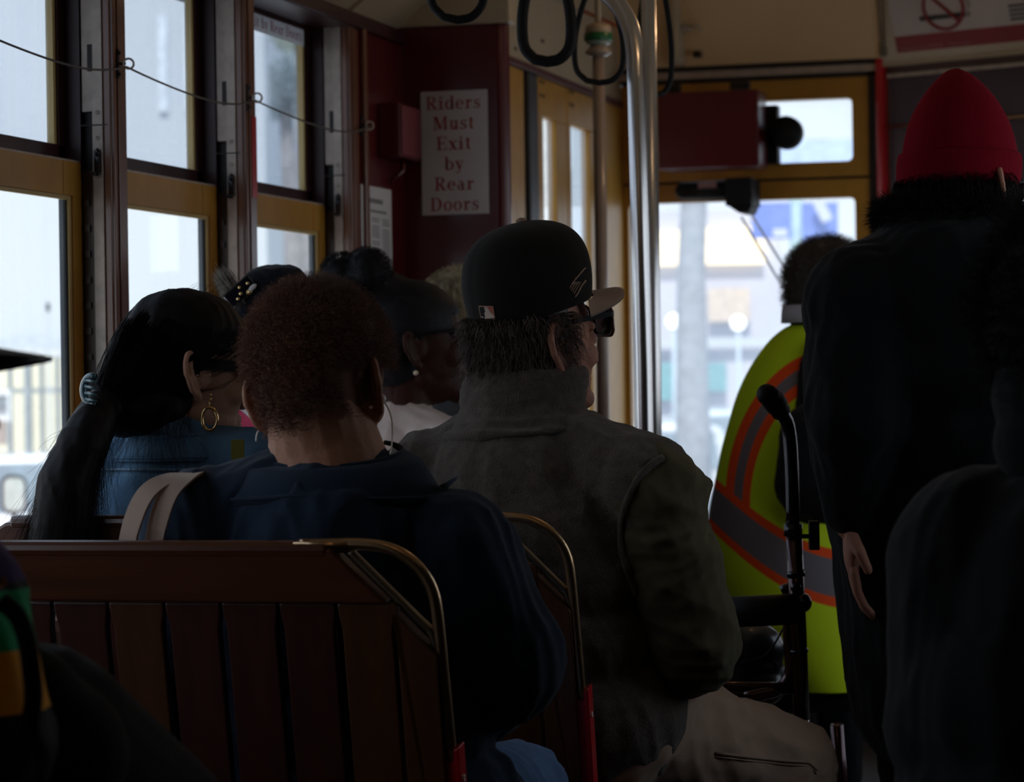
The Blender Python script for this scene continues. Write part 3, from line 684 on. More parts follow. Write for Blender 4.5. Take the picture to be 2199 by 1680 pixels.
# orange-red trim line and slanted panel in the vestibule corner
b = MB(); q0, q1 = PY(1262, 28, 8.2), PY(1330, 58, 8.2); b.tube([q0-(q1-q0)*.3, q1+(q1-q0)*1.2], .005, 8); struct('trim_15', b, mat('orange_trim', (.45, .08, .03), .4), smooth=True)
# sun visor box, round fixture, wiper motor
q0, q1 = PY(1412, 200, 8.75), PY(1630, 357, 8.75)
vb = empty('roller_blind_box', ((q0[0]+q1[0])/2, 8.8, q1[2]), 'wide dark red box fixed across the transom above the windscreen', 'box')
b = MB(); b.box((q0[0], 8.75, q1[2]), (q1[0], 8.90, q0[2])); b.build('box_body', M_red, vb, bevel=.006)
b = MB(); b.box((q0[0]+.02, 8.80, q0[2]), (q0[0]+.06, 8.84, q0[2]+.03)); b.build('bracket', M_dark, vb); b = MB(); b.box((q1[0]-.10, 8.80, q0[2]), (q1[0]-.04, 8.84, q0[2]+.03)); b.build('bracket', M_dark, vb); b = MB(); b.box((q0[0]+.02, 8.86, q0[2]-.05), (q0[0]+.06, YF+.0, q0[2]-.02)); b.build('bracket', M_dark, vb); b = MB(); b.box((q1[0]-.10, 8.86, q0[2]-.05), (q1[0]-.04, YF, q0[2]-.02)); b.build('bracket', M_dark, vb)
q0, q1 = PY(1630, 225, 8.88), PY(1668, 350, 8.88); qc = PY(1690, 286, 8.86)
rf = empty('round_fixture', ((q0[0]+q1[0])/2, 8.9, q1[2]), 'round black fixture on a bracket against the bright transom pane', 'fixture')
b = MB(); b.box((q0[0]+.003, 8.905, q1[2]), (q1[0], 8.96, q0[2])); b.build('mounting_bracket', M_black, rf, bevel=.004)
b = MB(); b.lathe([(.030, -.05), (.046, -.04), (.053, -.01), (.053, .03), (.046, .05)], qc, (XA, ZA, -YA)); b.tube([qc+V(-.03, .045, 0), qc+V(0, .03, 0)], .015, 12); b.build('round_housing', M_black, rf, smooth=True)
q0, q1 = PY(1565, 383, 8.86), PY(1617, 455, 8.86)
wm = empty('wiper_motor', ((q0[0]+q1[0])/2, 8.9, q1[2]), 'black wiper motor housing at the top of the windscreen', 'wiper motor')
b = MB(); b.box((q0[0]-.01, 8.84, q1[2]+.02), (q1[0], YF, q0[2])); b.prism([(q0[0], q1[2]+.02), (q0[0]+.035, q1[2]-.004), (q1[0]-.01, q1[2]-.004), (q1[0], q1[2]+.02)], (0, 8.84, 0), XA, ZA, YA, 0, .13); b.build('gear_housing', M_black, wm, bevel=.006)
m0, m1 = PY(1452, 388, 8.86), PY(1566, 428, 8.86)
b = MB(); b.tube([(m0[0]+.02, 8.88, (m0[2]+m1[2])/2), (m1[0]+.03, 8.88, (m0[2]+m1[2])/2)], [.028, .032], 24); b.ell((m0[0]+.02, 8.88, (m0[2]+m1[2])/2), .028); b.build('motor_drum', M_black, wm, smooth=True)
b = MB(); b.box((m0[0]+.075, 8.845, m0[2]-.028), (m0[0]+.135, 8.85, m0[2]-.008)); b.build('name_plate', mat('faded_pink', (.25, .13, .12), .6), wm)
for s, e, lab in (((1592, 466), (1682, 616), 'lower'), ((1610, 455), (1690, 580), 'upper')):
    a, c = PY(*s, YF+.06), PY(*e, YF+.06); b = MB(); c = a+(c-a)*1.5; b.tube([a, (a+c)/2+V(.0, 0, -.004), c], .0042, 8)
    wa = b.build('wiper_arm', M_galv, wm, smooth=True)
# white folded paper on the dash
q = PY(1480, 1090, 8.9); b = MB(); b.prism([(-.06, 0), (.075, 0), (.075, .02), (-.06, .125)], (q[0], 8.9, zwb-.026), XA, ZA, nrm(V(0, 1, .0)), 0, .002)
tag(b.build('folded_paper', M_paper), 'sheet of white paper leaning on the windscreen sill', 'paper')

# ================================================================== BENCHES
SX0, SX1 = -1.965, -1.028
def make_bench(loc, handle=True, lab='', nslat=10):
    root = empty('bench_seat', loc, lab, 'bench', 'slatted wooden benches')
    L = np.array(loc, float); W = SX1-SX0; tilt = math.radians(11)
    up = V(0, -math.sin(tilt), math.cos(tilt)); nv = V(0, -math.cos(tilt), -math.sin(tilt))   # nv points to the back (toward the rear of the car)
    Ht = .547; O = L+V(0, .105, .43)      # foot of the backrest plane
    # O + up*h ; top at h = .56
    def pr(poly, t0, t1, b): b.prism(poly, O, XA, up, nv, t0, t1)
    ch = .075
    b = MB(); r = .03
    rail = [(.0, Ht-.072), (.0, Ht-r), (.005, Ht-.012), (.02, Ht-.003), (r+.01, Ht), (W-.135, Ht), (W-.065, Ht-.072)]
    pr(rail, -.012, .014, b)
    b.tube([O+XA*.03+up*(Ht-.004)+nv*.003, O+XA*(W-.14)+up*(Ht-.004)+nv*.003], .0125, 12)
    b.build('top_rail', M_seatH, root, smooth=False, bevel=.004)
    sp = .0785; xs0 = W-.056-sp*nslat; sl0 = None
    for i in range(nslat):
        x = xs0+i*sp; a, c = x+.0018, x+sp-.0018; tp = Ht-.0735; n = .004
        poly = [(a+n, 0), (c-n, 0), (c-n, tp-.035), (c, tp-.012), (c, tp), (a, tp), (a, tp-.012), (a+n, tp-.035)]
        if sl0 is None:
            b = MB(); pr(poly, -.008, .008, b); sl0 = b.build('slat', M_seatV, root, bevel=.002); first = x
        else:
            o2 = sl0.copy(); COL.objects.link(o2); o2.parent = root; o2.location = ((x-first), 0, 0)
            if i in (5, 9): o2.data = sl0.data.copy(); o2.data.materials[0] = M_seatV2
    b = MB(); pr([(0, -.02), (xs0-.001, -.02), (xs0-.001, Ht-.073), (0, Ht-.073)], -.012, .012, b); b.build('stile', M_seatV, root, bevel=.004)
    b = MB(); pr([(W-.055, -.02), (W-.004, -.02), (W-.004, Ht-.14), (W-.0585, Ht-.082), (W-.0585, Ht-.073), (W-.055, Ht-.0735)], -.012, .013, b); b.build('stile', M_seatV2, root, bevel=.004)
    b = MB(); pr([(.02, -.0), (W-.02, 0), (W-.02, .06), (.02, .06)], .008, .022, b); b.build('lower_rail', M_seatH, root, bevel=.003)
    if handle:
        b = MB(); A = lambda x, h, t=.0: O+XA*x+up*h+nv*t
        path = [A(W-.178, Ht+.002), A(W-.14, Ht+.003), A(W-.10, Ht+.0035), A(W-.065, Ht-.001), A(W-.038, Ht-.014), A(W-.018, Ht-.034), A(W-.007, Ht-.058), A(W-.003, Ht-.09), A(W-.001, Ht-.16), A(W+.002, Ht-.28)]
        b.tube(smoothline(path, 6), .0078, 14, flat=None)
        b.obox(A(W-.150, Ht+.001), (.035, .010, .0065), (XA, nv, up))
        for xx in (.172, .128): b.lathe([(.006, 0), (.006, .001), (.004, .002)], A(W-xx, Ht+.0075), (XA, nv, up), 12)
        h = b.build('grab_handle', M_brass, root, smooth=True)
        b = MB(); path = [A(W-.112, Ht-.006), A(W-.10, Ht-.020), A(W-.025, Ht-.098), A(W-.012, Ht-.112), A(W-.004, Ht-.15)]
        b.tube(smoothline(path, 4), .0062, 10); b.build('corner_brace', mat('dull_bronze', (.33, .27, .2), .35, metal=1, var=.1), root, smooth=True)
        b = MB(); b.box(tuple(A(W-.012, -.1)+V(0, -.004, 0)), tuple(A(W+.012, Ht-.275)+V(0, .02, 0)))
        A2 = [(W-.014, -.05), (W+.014, -.05), (W+.014, Ht-.262), (W-.014, Ht-.275)]
        b = MB(); pr(A2, -.022, .006, b); bk = b.build('side_bracket', M_brightred, root, bevel=.002)
        for hh in (.24, .12):
            b = MB(); b.lathe([(.0055, 0), (.005, .0015), (.0025, .002), (.002, .001)], A(W+.014, hh, -.006), (nv, up, XA), 12); b.build('screw', M_galv, bk, smooth=True)
    # seat and stand
    b = MB()
    for i in range(7): b.box(tuple(L+V(.0, .12+i*.058, .425)), tuple(L+V(W-.01, .172+i*.058, .448)))
    b.build('seat_board', M_seatH, root, bevel=.004)
    b = MB(); b.box(tuple(L+V(.02, .16, .385)), tuple(L+V(W-.03, .48, .425))); b.build('seat_frame', M_dark, root)
    for x in (.12, W-.16):
        b = MB(); b.box(tuple(L+V(x, .24, 0)), tuple(L+V(x+.05, .40, .385))); b.build('leg', M_dark, root, bevel=.004)
    return root
Y1S = 3.36; labs = ['slatted wooden bench in the foreground, nearest of the benches', 'slatted wooden bench in front of the navy shirted person, second from the front', 'slatted wooden bench hidden behind the man in the black cap, third one', 'slatted wooden bench farther up the car, fourth one', 'slatted wooden bench next to the red bulkhead, farthest one']
bench1 = make_bench((SX0, Y1S, 0), True, labs[0])
for i in range(1, 2):
    c = copy_tree(bench1); c.location = (SX0, Y1S+i*PITCHY, 0); c['label'] = labs[i]
sb = empty('side_bench', (-1.8, 5.6, 0), 'low side bench along the left wall under the row of people facing the aisle', 'bench')
b = MB()
for i in range(6): b.box((-2.06+i*.09, 4.75, .42), (-1.98+i*.09, 6.5, .445))
b.build('seat_board', M_seatH, sb, bevel=.003)
b = MB(); b.box((-2.06, 4.77, 0), (-1.60, 6.48, .42)); b.build('base_box', M_dark, sb)
sb = empty('side_bench', (-1.8, 2.55, 0), 'low side bench along the left wall under the person in purple, green and gold', 'bench')
b = MB()
for i in range(6): b.box((-2.06+i*.09, 2.0, .42), (-1.98+i*.09, 3.1, .445))
b.build('seat_board', M_seatH, sb, bevel=.003)
b = MB(); b.box((-2.06, 2.02, 0), (-1.60, 3.08, .42)); b.build('base_box', M_dark, sb)
# ================================================================== PEOPLE
def skin(name, col, sss=.08):
    if name in MATS: return MATS[name]
    m = mat(name, col, .62, var=.12, vscale=14, bump=.12, bscale=160, spec=.25)
    b = m.node_tree.nodes['Principled BSDF']; b.inputs['Subsurface Weight'].default_value = sss; b.inputs['Subsurface Radius'].default_value = (.012, .004, .002)
    return m
M_eye = mat('eye_white', (.75, .72, .70), .2, coat=.5); M_iris = mat('iris_brown', (.05, .02, .01), .15, coat=.8)
class Fr:                                   # a local frame: x right, y forward, z up
    def __init__(s, o, yaw=0, pitch=0, roll=0):
        s.o = np.asarray(o, float); y = math.radians(yaw); p = math.radians(pitch); r = math.radians(roll)
        f = V(math.sin(y)*math.cos(p), math.cos(y)*math.cos(p), math.sin(p)); x = V(math.cos(y), -math.sin(y), 0); z = np.cross(x, f)
        s.x = x*math.cos(r)-z*math.sin(r); s.z = z*math.cos(r)+x*math.sin(r); s.y = f
    def __call__(s, x, y, z): return s.o+s.x*x+s.y*y+s.z*z
    def ax(s): return (s.x, s.y, s.z)
    def inv(s, p): d = np.asarray(p)-s.o; return np.stack([d@s.x, d@s.y, d@s.z], -1)
def head_prims(b, h, k=1.0, nose=1.0, jaw=1.0, face=True, neck=.056, neckto=None, ear=1.0, flare=.5):
    A = h.ax(); e = lambda x, y, z, r, n=18, m=12: b.ell(h(x*k, y*k, z*k), tuple(q*k for q in r) if not np.isscalar(r) else r*k, A, n, m)
    l = lambda p, q, ra, rb: b.limb(h(*[c*k for c in p]), h(*[c*k for c in q]), ra*k, rb*k, 10)
    e(0, -.012, .035, (.074, .096, .084), 28, 18); e(0, -.045, .0, (.062, .058, .062)); e(0, .022, -.022, (.062, .066, .085), 24, 16)
    e(0, .030, -.070, (.050*jaw, .054, .042)); e(0, .072, -.094, (.020, .018, .018)); l((-.040*jaw, .0, -.060), (-.014, .070, -.092), .020, .017); l((.040*jaw, .0, -.060), (.014, .070, -.092), .020, .017)
    for s in (-1, 1):
        e(s*.040, .052, -.022, (.022, .026, .024)); e(s*.056, .012, .012, (.016, .04, .04)); e(s*.032, .074, .002, (.0145, .0125, .0125), 12, 8)
        l((s*.012, .086, .020), (s*.046, .068, .022), .0085, .0075); e(s*.011*nose, .098, -.034, (.0085*nose, .010, .0075), 10, 8)
        l((s*.004, .086, -.058), (s*.021, .078, -.062), .0075, .004); l((s*.004, .086, -.070), (s*.018, .078, -.068), .0082, .004)
        # ear
        eh = Fr(h(s*.072*k, -.012*k, -.006*k)); ex = nrm(h.x*s*flare-h.y*.87); ez = nrm(h.z*.97-h.y*.22); en = nrm(np.cross(ex, ez)); q = ear*k
        ring = [eh.o+ex*(.0165+.0175*math.cos(t)*(1 if math.sin(t) > -.3 else .8))*q+ez*(.032*math.sin(t))*q+h.x*s*.004 for t in np.linspace(-1.9, 3.5, 22)]
        b.tube(ring, .0047*q, 8); b.ell(ring[0], .0047*q, nu=8, nv=6); b.ell(ring[-1], .0047*q, nu=8, nv=6)
        b.tube([eh.o+ex*(.012+.010*math.cos(t))*q+ez*(.020*math.sin(t)+.001)*q+h.x*s*.003 for t in np.linspace(-1.5, 2.6, 12)], .0032*q, 8)
        b.ell(eh.o+ex*.012*q, (.016*q, .0035*q, .028*q), (ex, nrm(np.cross(ez, ex)), ez), 14, 8); b.ell(eh.o+ex*.010*q-ez*.033*q, (.0095*q, .0055*q, .0105*q), (ex, nrm(np.cross(ez, ex)), ez), 12, 8)
        b.ell(eh.o-h.x*s*.004+h.y*.006, (.012*q, .012*q, .022*q), A, 10, 8)
    l((0, .080, .018), (0, .102, -.024), .0085, .0115*nose); e(0, .104, -.030, (.012*nose, .011, .0095), 12, 8)
    nk = h(0, -.022*k, -.055*k); nb = h(0, -.035*k, -.175*k) if neckto is None else np.asarray(neckto, float)
    b.limb(nk, nb, neck, neck*1.12, 20); b.limb(h(0, -.045*k, -.02*k), (nk+nb)/2-h.y*.01, neck*.9, neck*.95, 16)
    return nb
def hand_prims(b, W, d, n, side, curl=.5, k=1.0):
    """W wrist, d pointing direction, n back-of-hand normal, side +1 = thumb toward +cross"""
    d = nrm(d); n = nrm(n-d*np.dot(n, d)); t = np.cross(d, n)*side
    b.ell(W+d*.045*k, (.040*k, .050*k, .015*k), (t, d, n), 16, 10)
    for i, (o, L) in enumerate(((-.030, .062), (-.011, .078), (.009, .084), (.029, .075))):
        p = W+d*.082*k+t*o*k; a = 0; seg = [p]
        for j, f in enumerate((.45, .32, .23)):
            a += curl*(.6+.5*j); dd = d*math.cos(a)-n*math.sin(a)+t*o*1.5; seg.append(seg[-1]+nrm(dd)*L*f*k)
        for j in range(3): b.limb(seg[j], seg[j+1], (.0090-.0008*j)*k, (.0084-.0008*j)*k, 8)
    p0 = W+d*.022*k+t*.028*k; p1 = p0+nrm(d*.7+t*.7-n*.3)*.038*k; p2 = p1+nrm(d*.95+t*.15-n*.35)*.030*k
    b.limb(p0, p1, .013*k, .0105*k, 8); b.limb(p1, p2, .0100*k, .0085*k, 8)
def joints(h, byaw, sw=.19, seat=True, lean=0., tl=.47, **ov):
    B = Fr((0, 0, 0), byaw); J = {}
    N = h(0, -.035, -.175); J['N'] = N; J['B'] = B
    J['SL'] = N-B.x*sw-ZA*.055-B.y*.01; J['SR'] = N+B.x*sw-ZA*.055-B.y*.01
    C = N-ZA*tl-B.y*lean; J['C'] = C
    J['HL'] = C-B.x*.095; J['HR'] = C+B.x*.095
    if seat:
        for s, q in ((-1, 'L'), (1, 'R')):
            J['K'+q] = C+B.x*s*.13+B.y*.42+ZA*.02; J['A'+q] = V(*(J['K'+q]+B.y*.02)[:2], .09)
            J['E'+q] = J['S'+q]+B.x*s*.05+B.y*.06-ZA*.27; J['W'+q] = J['E'+q]+B.y*.22-B.x*s*.07-ZA*.03
    else:
        for s, q in ((-1, 'L'), (1, 'R')):
            J['K'+q] = C+B.x*s*.10-ZA*.40+B.y*.02; J['A'+q] = V(*(C+B.x*s*.10-B.y*.01)[:2], .09)
            J['E'+q] = J['S'+q]+B.x*s*.06-ZA*.28; J['W'+q] = J['E'+q]+B.y*.05-ZA*.25
    J.update({k: np.asarray(v, float) for k, v in ov.items()}); return J
def torso_prims(b, J, g=0., bulk=1., sw=None, neckr=.05, belly=0.):
    B = J['B']; N, C = J['N'], J['C']; mid = lambda t: N*(1-t)+C*t; up = nrm(N-C); y = nrm(np.cross(up, B.x)); A = (B.x, y, up)
    w = np.linalg.norm(J['SR']-J['SL'])/2; S = (J['SR']+J['SL'])/2
    b.ell(S-ZA*.07, (w*.92+g, .105*bulk+g, .12+g), A, 24, 14)
    b.ell(mid(.45), (.155*bulk+g, .115*bulk+g, .15), A, 24, 14); b.ell(mid(.70)+y*belly*.5, (.150*bulk+g, .112*bulk+g+belly, .14), A, 24, 14)
    b.ell(mid(.97), (.170*bulk+g, .125*bulk+g, .12+g), A, 24, 14); b.ell(mid(.22)-y*.02, (w*.78+g, .095*bulk+g, .12+g), A, 24, 14)
    for q in 'LR':
        b.limb(N+ZA*.0, J['S'+q], neckr+g*.6, .052*bulk+g, 14); b.ell(J['S'+q], .056*bulk+g)
def arm_prims(b, J, q, g=0., bulk=1., end=1.0, cuff=0):
    S, E, W = J['S'+q], J['E'+q], J['W'+q]; b.limb(S, E, .053*bulk+g, .041*bulk+g, 16)
    e = E+(W-E)*end; b.limb(E, e, .041*bulk+g, (.028+g*.9+cuff), 16)
def leg_prims(b, J, g=0., bulk=1., flare=0):
    for q in 'LR':
        b.limb(J['H'+q], J['K'+q], .088*bulk+g, .062*bulk+g, 18); b.limb(J['K'+q], J['A'+q]+ZA*(.03 if g else 0), .058*bulk+g, .040+g+flare, 16)
def seatfix(J, z=.55, dy=0.):
    B = J['B']; J['C'] = V(J['N'][0], J['N'][1], z)+B.y*(-.02+dy)
    for s, q in ((-1, 'L'), (1, 'R')):
        J['H'+q] = J['C']+B.x*s*.095; J['K'+q] = J['C']+B.x*s*.12+B.y*.36+ZA*.02; J['A'+q] = V(*(J['K'+q]+B.y*.02)[:2], .09)
        J['E'+q] = J['S'+q]+B.x*s*.03+B.y*.05-ZA*.26; J['W'+q] = J['E'+q]+B.y*.20-B.x*s*.06-ZA*.03
    return J
def body(root, h, J, M_skin, vox=.0035, k=1.0, bulk=1., hands=True, legs=True, **kw):
    b = MB(); head_prims(b, h, k, neckto=J['N'], **kw); torso_prims(b, J, 0, bulk)
    for q, s in (('L', -1), ('R', 1)):
        arm_prims(b, J, q, 0, bulk*.95)
        if hands:
            d = J.get('D'+q, nrm(J['W'+q]-J['E'+q])); hand_prims(b, J['W'+q], d, J.get('NN'+q, nrm(J['B'].x*s+ZA*.3)), s, J.get('curl', .45))
    if legs:
        leg_prims(b, J, 0, bulk)
        for q in 'LR': b.limb(J['A'+q]-ZA*.04, J['A'+q]-ZA*.055+J['B'].y*.14, .038, .030)
    o = b.build('body', M_skin, root); remesh(o, vox, 3); me = o.data
    me.materials.append(M_eye); me.materials.append(M_iris); v = getv(me)+wloc(root); c = h.inv(v)
    pc = np.array([v[list(p.vertices)].mean(0) for p in []]) if False else None
    lv = np.empty(len(me.loops), np.int32); me.loops.foreach_get('vertex_index', lv); ls = np.empty(len(me.polygons), np.int32); me.polygons.foreach_get('loop_start', ls)
    fc = c[lv[ls]]; mi = np.zeros(len(ls), np.int32)
    for s in (-1, 1):
        d = fc-np.array([s*.032, .0885, .002])*k; el = (d[:, 0]/(.0125*k))**2+(d[:, 2]/(.0055*k))**2; near = (np.abs(d[:, 1]) < .012)
        mi[(el < 1) & near] = 1; mi[(d[:, 0]**2+d[:, 2]**2 < (.0048*k)**2) & near & (el < 1)] = 2
    me.polygons.foreach_set('material_index', mi); return o
def shoes(root, J, m):
    for q in 'LR':
        b = MB(); a = J['A'+q]; f = J['B'].y; b.limb(V(a[0], a[1], .05)-f*.02, V(a[0], a[1], .045)+f*.15, .048, .042, 16); b.ell(V(a[0], a[1], .07), (.045, .05, .05)); b.build('shoe', m, root, smooth=True)
def cloth(name, root, m, fn, vox=.005, fold=.004, seed=1, k=(26, 26, 12), sm=5):
    b = MB(); fn(b); o = b.build(name, m, root); remesh(o, vox, sm)
    if fold: folds(o, fold, k, seed)
    return o
def collar_ring(b, h, J, r0=.066, r1=.070, z0=-.0, z1=.045, th=.007, open_=.0, dy=0., dx=0., tilt=.012):
    N = J['N']; ax = nrm(h(0, 0, -.05)-N); x = nrm(J['B'].x-ax*np.dot(J['B'].x, ax)); y = np.cross(ax, x); n = 40; P_ = []
    for z, r in ((z0, r0), ((z0+z1)/2, (r0+r1)/2), (z1, r1)):
        b.tube([N+ax*(z+tilt*math.sin(t)*-1)+x*math.cos(t)*r+y*math.sin(t)*r*1.02+y*dy for t in np.linspace(0, 2*PI, n, endpoint=False)], th, 8, closed=True)
    return
def cloth_mat(name, col, weave=500, bump=.25, rough=.9, var=.18, vscale=9, sheen=.15, **k):
    return mat(name, col, rough, var=var, vscale=vscale, bump=bump, bscale=weave, sheen=sheen, spec=.2, **k)
def scalp_pts(n, h, k=1.0, grow=1.02, cond=None, seed=0):
    r = np.random.RandomState(seed); out = []; dr = []
    while len(out) < n:
        g = r.randn(4000, 3); g /= np.linalg.norm(g, axis=1)[:, None]
        p = g*np.array([.074, .096, .084])*grow+np.array([0, -.012, .035])
        low = g[:, 2] < -.25
        p[low] = p[low]+np.array([0, -.02, -.022])*(-g[low][:, 2:3]-.25)*1.6
        ok = cond(p, g) if cond else np.ones(len(p), bool)
        for a, d in zip(p[ok], g[ok]): out.append(a); dr.append(d)
    out = np.array(out[:n])*k; dr = np.array(dr[:n])
    return h.o+out[:, 0:1]*h.x+out[:, 1:2]*h.y+out[:, 2:3]*h.z, dr[:, 0:1]*h.x+dr[:, 1:2]*h.y+dr[:, 2:3]*h.z, out
def hairline(p, g): return ~((p[:, 1] > .030) & (p[:, 2] < .075)) & ~((p[:, 2] < .03) & (p[:, 1] > -.0)) & (p[:, 2] > -.065)
def curly(n, h, L, k=1.0, grow=1.02, coil=.004, S=9, cond=hairline, seed=0, droop=0.):
    p, d, _ = scalp_pts(n, h, k, grow, cond, seed); r = np.random.RandomState(seed+1); t = np.linspace(0, 1, S)
    a = np.cross(d, r.randn(n, 3)); a /= np.linalg.norm(a, axis=1)[:, None]+1e-9; c = np.cross(d, a); ph = r.rand(n)*6.28; LL = L*(.6+.7*r.rand(n)); tw = 5+5*r.rand(n); dd = d+r.randn(n, 3)*.35; dd /= np.linalg.norm(dd, axis=1)[:, None]
    X = p[:, None]+dd[:, None]*(LL[:, None]*t[None])[..., None]
    ang = ph[:, None]+tw[:, None]*t[None]; X = X+coil*(np.cos(ang)[..., None]*a[:, None]+np.sin(ang)[..., None]*c[:, None])*np.minimum(1, t*3)[None, :, None]
    X[..., 2] -= droop*(t**2)[None]; return X
def cap_shell(name, root, h, m, k=1.0, grow=1.03, cut=None, vox=.004, extra=None):
    """solid hair volume hugging the skull"""
    def fn(b):
        b.ell(h(0, -.012*k, .035*k), tuple(q*grow*k for q in (.0755, .0975, .0855)), h.ax(), 30, 20); b.ell(h(0, -.047*k, -.004*k), tuple(q*grow*k for q in (.064, .060, .060)), h.ax(), 24, 14)
        if extra: extra(b)
    o = cloth(name, root, m, fn, vox, 0)
    if cut is None: cut = lambda p: ((p[:, 1] > .055*k) & (p[:, 2] < .070*k)) | ((p[:, 2] < .02*k) & (p[:, 1] > .01*k))
    me = o.data; v = getv(me)+wloc(root); p = h.inv(v); kill = cut(p)
    v = np.where(kill[:, None], v-(v-h.o)*.16, v); setv(me, v-wloc(root)); return o
def glasses(root, h, m_frame, m_lens, k=1.0, z=.004, w=.068, lw=.026, lh=.020, y=.106, th=.0022, arm_h=.0022, templey=-.012):
    g = empty('glasses', h(0, y*k, z*k)-wloc(root)); g.parent = root
    b = MB()
    for s in (-1, 1):
        ring = [h((s*.0325+a)*k, (y-.006*abs(a+s*.0325)/.03)*k, (z+c)*k) for a, c in rrect(-lw, lw, -lh, lh, .012)]; b.tube(ring, th*k, 8, closed=True)
    b.tube([h(-.010*k, y*k, (z+.006)*k), h(0, (y+.002)*k, (z+.009)*k), h(.010*k, y*k, (z+.006)*k)], th*k, 8); b.build('frame', m_frame, g, smooth=True)
    for s in (-1, 1):
        b = MB(); poly = rrect(-lw, lw, -lh, lh, .012); b.add([h((s*.0325+a)*k, (y-.006*abs(a+s*.0325)/.03)*k, (z+c)*k) for a, c in poly], [tuple(range(len(poly)))]); b.build('lens', m_lens, g)
        b = MB(); pts = [h(s*.060*k, (y-.008)*k, (z+.012)*k), h(s*.072*k, (y-.03)*k, (z+.012)*k), h(s*.0795*k, .03*k, (z+.010)*k), h(s*.082*k, templey*k, (z+.006)*k), h(s*.079*k, (templey-.022)*k, (z-.012)*k)]
        pts = smoothline(pts, 4)
        for i in range(len(pts)-1):
            d = nrm(pts[i+1]-pts[i]); x = nrm(np.cross(d, h.z)); b.obox((pts[i]+pts[i+1])/2, (np.linalg.norm(pts[i+1]-pts[i])/2+.0008, .0012, arm_h*k), (d, x, nrm(np.cross(x, d))))
        b.build('temple', MATS.get('matt_black') or mat('matt_black', (.008, .008, .009), .7, spec=.2), g)
    return g
M_lens = mat('dark_lens', (.02, .03, .04), .06, coat=1)
M_shoe = mat('dark_leather', (.02, .018, .016), .5)
M_navy = cloth_mat('navy_cotton', (.010, .022, .045), 700, sheen=.1)
M_denim = cloth_mat('denim', (.045, .095, .17), 900, var=.25, vscale=18)
M_jeans = cloth_mat('jeans_blue', (.09, .17, .33), 900, var=.25, vscale=18)
M_darkcloth = cloth_mat('dark_cloth', (.006, .007, .010), 500, sheen=.08)

# ---------- B: navy shirt, short reddish hair (foreground)
hB = Fr(P(697, 842, 3.82), 4, -8, -7)
rB = empty('person', (-1.42, 3.65, 0), 'person in navy collared shirt with short reddish brown curly hair and white earphones', 'person')
NB = P(712, 1022, 3.78); SLB = P(440, 1148, 3.80); SRB = P(966, 1198, 3.74)
JB = joints(hB, 4, .2, N=NB, SL=SLB, SR=SRB)
JB['C'] = V(NB[0]+.03, NB[1]+.02, .58); JB['HL'] = JB['C']-XA*.1; JB['HR'] = JB['C']+XA*.1
JB['ER'] = P(1088, 1425, 3.72); JB['WR'] = JB['ER']+V(-.10, .17, -.10); JB['EL'] = SLB+V(-.06, .05, -.27); JB['WL'] = JB['EL']+V(.08, .20, -.02)
for s, q in ((-1, 'L'), (1, 'R')): JB['K'+q] = JB['C']+V(s*.13, .40, .03)
JB['KR'] = P(1112, 1705, 4.02); JB['AR'] = V(JB['KR'][0]+.02, JB['KR'][1], .09); JB['AL'] = V(JB['KL'][0], JB['KL'][1], .09)
M_skinB = skin('skin_light_brown', (.40, .20, .13))
body(rB, hB, JB, M_skinB, .0030, 1.02, 1.08, ear=1.12, neck=.074, flare=.52)
def shirtB(b):
    torso_prims(b, JB, .022, 1.2, neckr=.055); arm_prims(b, JB, 'L', .030, 1.25, .8); arm_prims(b, JB, 'R', .030, 1.25, .8)
    b.limb(JB['C']-ZA*.02-XA*.1, JB['C']-ZA*.02+XA*.1, .15, .15)
cloth('shirt', rB, M_navy, shirtB, .0045, .0045, 3, (18, 18, 7))
b = MB()                                    # open collar lying back
n = 30; ringi = []; ringo = []
for i, t in enumerate(np.linspace(-.30*PI, 1.30*PI, n)):
    c, s = math.cos(t), math.sin(t)          # t=pi/2 is the nape (toward the camera)
    r1 = .098; r2 = .150 if True else 0
    up = -.016*s
    ringi.append(NB+V(c*r1, -s*r1*.75-.0, .030+up)); ringo.append(NB+V(c*r2*1.05, -s*r2*.72-.012, -.014-.008*s-.012*abs(c)))
fs = []; vv = ringi+[ (a*.5+o*.5)+ZA*.016 for a, o in zip(ringi, ringo)]+ringo+[o-ZA*.008 for o in ringo]+[a-ZA*.02 for a in ringi]
for j in range(4):
    for i in range(n-1): fs.append((j*n+i, j*n+i+1, (j+1)*n+i+1, (j+1)*n+i))
b.add(vv, fs); b.tube(ringo, .003, 6); b.tube(ringi, .0035, 6)
q = P(985, 1021, 3.66); b.add([ringo[2], ringo[5], q, q-ZA*.003], [(0, 1, 2), (1, 0, 3)])
b.build('collar', M_navy, rB, smooth=True)
def pantsB(b): leg_prims(b, JB, .016, 1.0); b.limb(JB['HL'], JB['HR'], .12, .12)
cloth('jeans', rB, M_jeans, pantsB, .006, .004, 5)
shoes(rB, JB, M_shoe)
M_hairB = mat('hair_reddish', (.15, .046, .013), .7, var=.35, vscale=60, sheen=.4)
condB = lambda p, g: ~((np.abs(p[:, 0]) > .060) & (p[:, 2] < .004)) & ~((p[:, 1] > .045) & (p[:, 2] < .06)) & (p[:, 2] > -.082-.0*p[:, 0]) & ~((p[:, 2] < .015) & (p[:, 1] > -.01))
